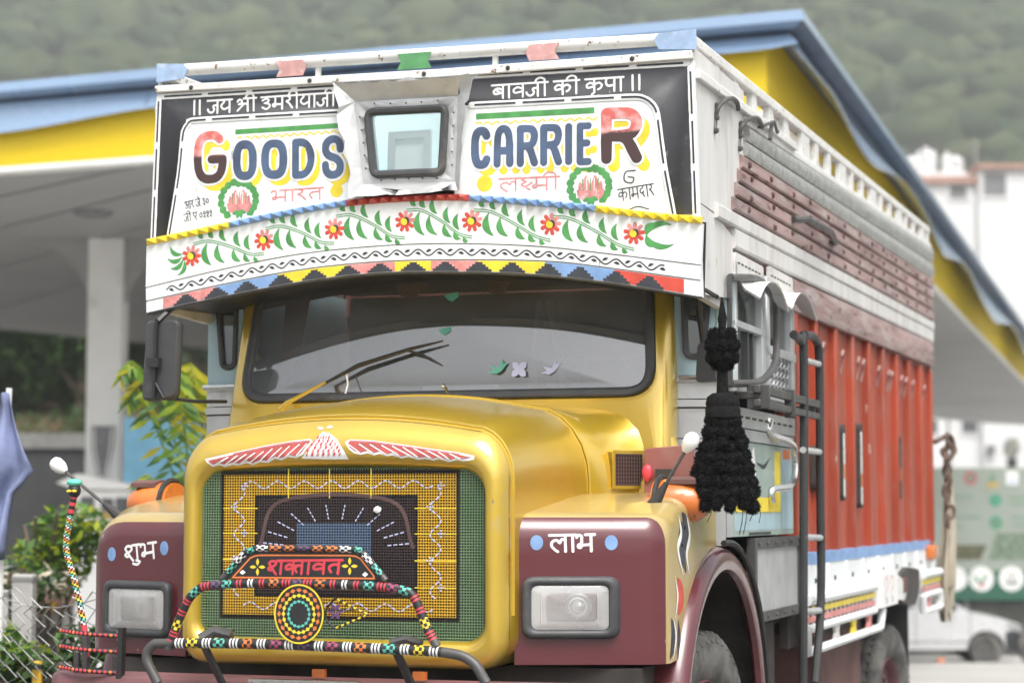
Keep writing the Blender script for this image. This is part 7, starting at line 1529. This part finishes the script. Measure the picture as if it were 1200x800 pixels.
m_ = MB().mat('bark').tube([(-1.95,13,gz(13)),(-1.97,13,.6),(-1.95,13,1.35)], .03, 8, rad=[.04,.03,.015]).tube([(-2.02,13,gz(13)),(-2.03,13,.6),(-2.05,13,1.3)], .02, 6); put(m_, 'stem', fr_s)
def bush(label, px, py, D, R, n, sz, mats, name='bush'):
    c_ = P3(px, py, D); b_ = thing(name, label, 'bush', (c_.x, D, gz(D))); f_ = MB(); rr = random.Random(px)
    for q in range(6): leafcloud(f_, (c_.x+rr.uniform(-.6,.6)*R[0], D+rr.uniform(-.5,.5)*R[1], c_.z+rr.uniform(-.55,.5)*R[2]), (R[0]*.55,R[1]*.55,R[2]*.55), n//6, sz, mats)
    s_ = MB().mat('bark')
    for q in range(5): s_.tube(cr([(c_.x+rr.uniform(-.05,.05), D, gz(D)), (c_.x+rr.uniform(-.2,.2), D, c_.z*.6), (c_.x+rr.uniform(-.8,.8)*R[0], D+rr.uniform(-.3,.3), c_.z+rr.uniform(0,.8)*R[2])], 4), .012, 5)
    put(f_, 'foliage', b_, recalc=False); put(s_, 'stem', b_)
bush('bright green rounded bush left of the maroon fender', 75, 640, 14, (.42,.4,.30), 1300, .045, ['leaf_mid','leaf_mid','leaf_lime'])
bush('darker green bush beside the flag pole at the left edge', 5, 700, 13.2, (.35,.35,.22), 500, .045, ['leaf_dark','leaf_mid','sack'])
bush('dry grey-brown bush behind the wire fence', 45, 685, 13.6, (.40,.35,.16), 420, .04, ['sack','leaf_dark','coping'])
bush('low leafy green bush at the foot of the wire fence', 40, 790, 10.9, (.34,.25,.20), 420, .06, ['leaf_mid','leaf_lime','leaf_dark'])
bush('small green bush beneath the beaded rack of the bumper', 105, 770, 11.0, (.22,.2,.22), 260, .055, ['leaf_mid','leaf_dark'])
bush('green bush at the left picture corner below the fence', -20, 770, 11.2, (.28,.25,.22), 260, .06, ['leaf_mid','leaf_lime'])
# posts and kiosk-like white blocks behind the fence
for k, (px, w_, y0, y1, mat, lab) in enumerate(((32,24,672,830,'concrete','grey concrete post behind the fence, wider than its neighbour'),(10,8,690,830,'concrete','thin concrete post at the left edge behind the fence'),(49,11,772,840,'post_yellow','short yellow bollard at the foot of the wire fence'))):
    D = 12.5 if k < 2 else 10.7; p = P3(px, y0, D); r = w_/2/2480*D
    ps_ = thing('bollard' if k == 2 else 'fence_post', lab, 'bollard' if k == 2 else 'post', (p.x, D, gz(D))); m_ = MB().mat(mat).box(p.x-r, p.x+r, D-r, D+r, gz(D), p.z); put(m_, 'post_shaft', ps_, bevel=.01)
    m_ = MB().mat('coping' if k < 2 else 'car_black').box(p.x-r*1.05, p.x+r*1.05, D-r*1.05, D+r*1.05, p.z-.04, p.z-.015); put(m_, 'post_band', ps_)
bxm = thing('meter_cabinet', 'small white cabinet with red and yellow top behind the wire fence', 'cabinet', (P3(58,720,14.5).x, 14.5, gz(14.5)))
a, b_ = P3(44,690,14.5), P3(74,800,14.5); m_ = MB().mat('concrete').box(a.x, b_.x, 14.5, 14.9, gz(14.5), a.z-.12); put(m_, 'cabinet_body', bxm, bevel=.01); m_ = MB().mat('terracotta').box(a.x-.02, b_.x+.02, 14.45, 14.95, a.z-.12, a.z-.02).mat('post_yellow').box(a.x+.02, b_.x-.02, 14.43, 14.46, a.z-.14, a.z-.08); put(m_, 'cabinet_lid', bxm)
m_ = MB().mat('dark_wall').box(a.x+.02, b_.x-.02, 14.47, 14.51, .2, a.z-.25); put(m_, 'cabinet_door', bxm)
# blue flag
fg_ = thing('flag', 'faded lavender blue flag drooping from a white pole at the left edge', 'flag', (P3(6,650,11).x, 11, gz(11)))
m_ = MB().mat('column_white').tube([tuple(P3(4,640,11)-Vector((0,0,1.5))), tuple(P3(4,640,11)), tuple(P3(10,455,11))], .016, 8); put(m_, 'flag_pole', fg_)
fl_m = MB().mat('flag_blue'); rows = 16
edgeR = [(460,13),(480,16),(505,24),(530,35),(552,46),(558,43),(575,22),(600,16),(640,12),(655,10)]; edgeL = [(460,5),(480,2),(505,-4),(530,-8),(552,-10),(575,-8),(600,-6),(640,-2),(655,0)]
grid = []
for i in range(rows):
    py = 461+194*i/(rows-1); x0 = interp(edgeL, py); x1 = interp(edgeR, py); row = []
    for j in range(13):
        t = j/12; p = P3(x0+(x1-x0)*t, py, 11); p.y += -.07+.035*sin(t*9+i*.35)+.02*sin(i*.8); row.append(tuple(p))
    grid.append(row)
fl_m.loft(grid, closed=False); fo = put(fl_m, 'flag_cloth', fg_, recalc=False, sharp=180)
sd = fo.modifiers.new('solid', 'SOLIDIFY'); sd.thickness = .004
# chain-link fence
fc = thing('chain_link_fence', 'sagging rusty chain-link fence in front of the bushes at lower left', 'fence', (-2.4, 10.3, 0))
wm = MB().mat('wire'); cell = .105; f0 = Vector((-3.6,10.35,0)); fe = Vector((-1.80,10.1,0)); LF = (fe-f0).length; dF = (fe-f0).normalized(); nF = Vector((dF.y,-dF.x,0)); ZT = 1.10
k = 0; u = -.1
def fp_(u, z, s_): sag = .05*sin(u*3.1)+.03*sin(u*7+1); return f0+dF*(u+.06*sin(z*4))+nF*(.004*s_+.05*sin(z*3+u*2))+Vector((0,0,z+(sag if z > .5 else 0)))
while u < LF:
    P = []; nseg = 24; zt = ZT-(.05*random.random() if random.random() < .6 else 0)
    for i in range(nseg+1):
        z = .05+(zt-.05)*i/nseg; ph = 1 if (i+k) % 2 else -1; P.append(fp_(u+(cell*.5 if ph > 0 else 0)+cell*.5*(k % 2)*0, z, ph))
    wm.tube(P, .0036, 5, cap=False); u += cell*.5; k += 1
for z in (.62,1.06): wm.tube([fp_(u_*.15, z, 0) for u_ in range(int(LF/.15)+1)], .003, 5)
put(wm, 'wire_mesh', fc, recalc=False)
m_ = MB().mat('concrete').box(-3.66,-3.56,10.3,10.4,0,1.25).box(-1.84,-1.76,10.08,10.16,0,.9); put(m_, 'post', fc, bevel=.01)
m_ = MB().mat('wire').tube(cr([tuple(fp_(.9,1.05,0)), tuple(fp_(1.0,1.16,0)), tuple(fp_(1.1,1.05,0))], 5), .003, 5).tube(cr([tuple(fp_(1.2,1.05,0)), tuple(fp_(1.3,1.13,0)), tuple(fp_(1.38,1.0,0))], 5), .003, 5); put(m_, 'loose_wire', fc)

# ---- the air between here and the hill
hm = bpy.data.materials.new('haze_air'); hm.use_nodes = True; N = hm.node_tree.nodes; L = hm.node_tree.links; N.remove(N['Principled BSDF'])
pv = N.new('ShaderNodeVolumePrincipled'); pv.inputs['Color'].default_value = (.93,.97,.96,1); pv.inputs['Density'].default_value = .00095; pv.inputs['Anisotropy'].default_value = .1; L.new(pv.outputs[0], N['Material Output'].inputs['Volume']); MATS['haze_air'] = hm
hzb = MB().mat('haze_air').box(-520,520,-70,780,-3,270).build('haze', None); hzb['kind'] = 'stuff'; tag(hzb, 'thin pale haze filling the air up to the hill', 'haze')
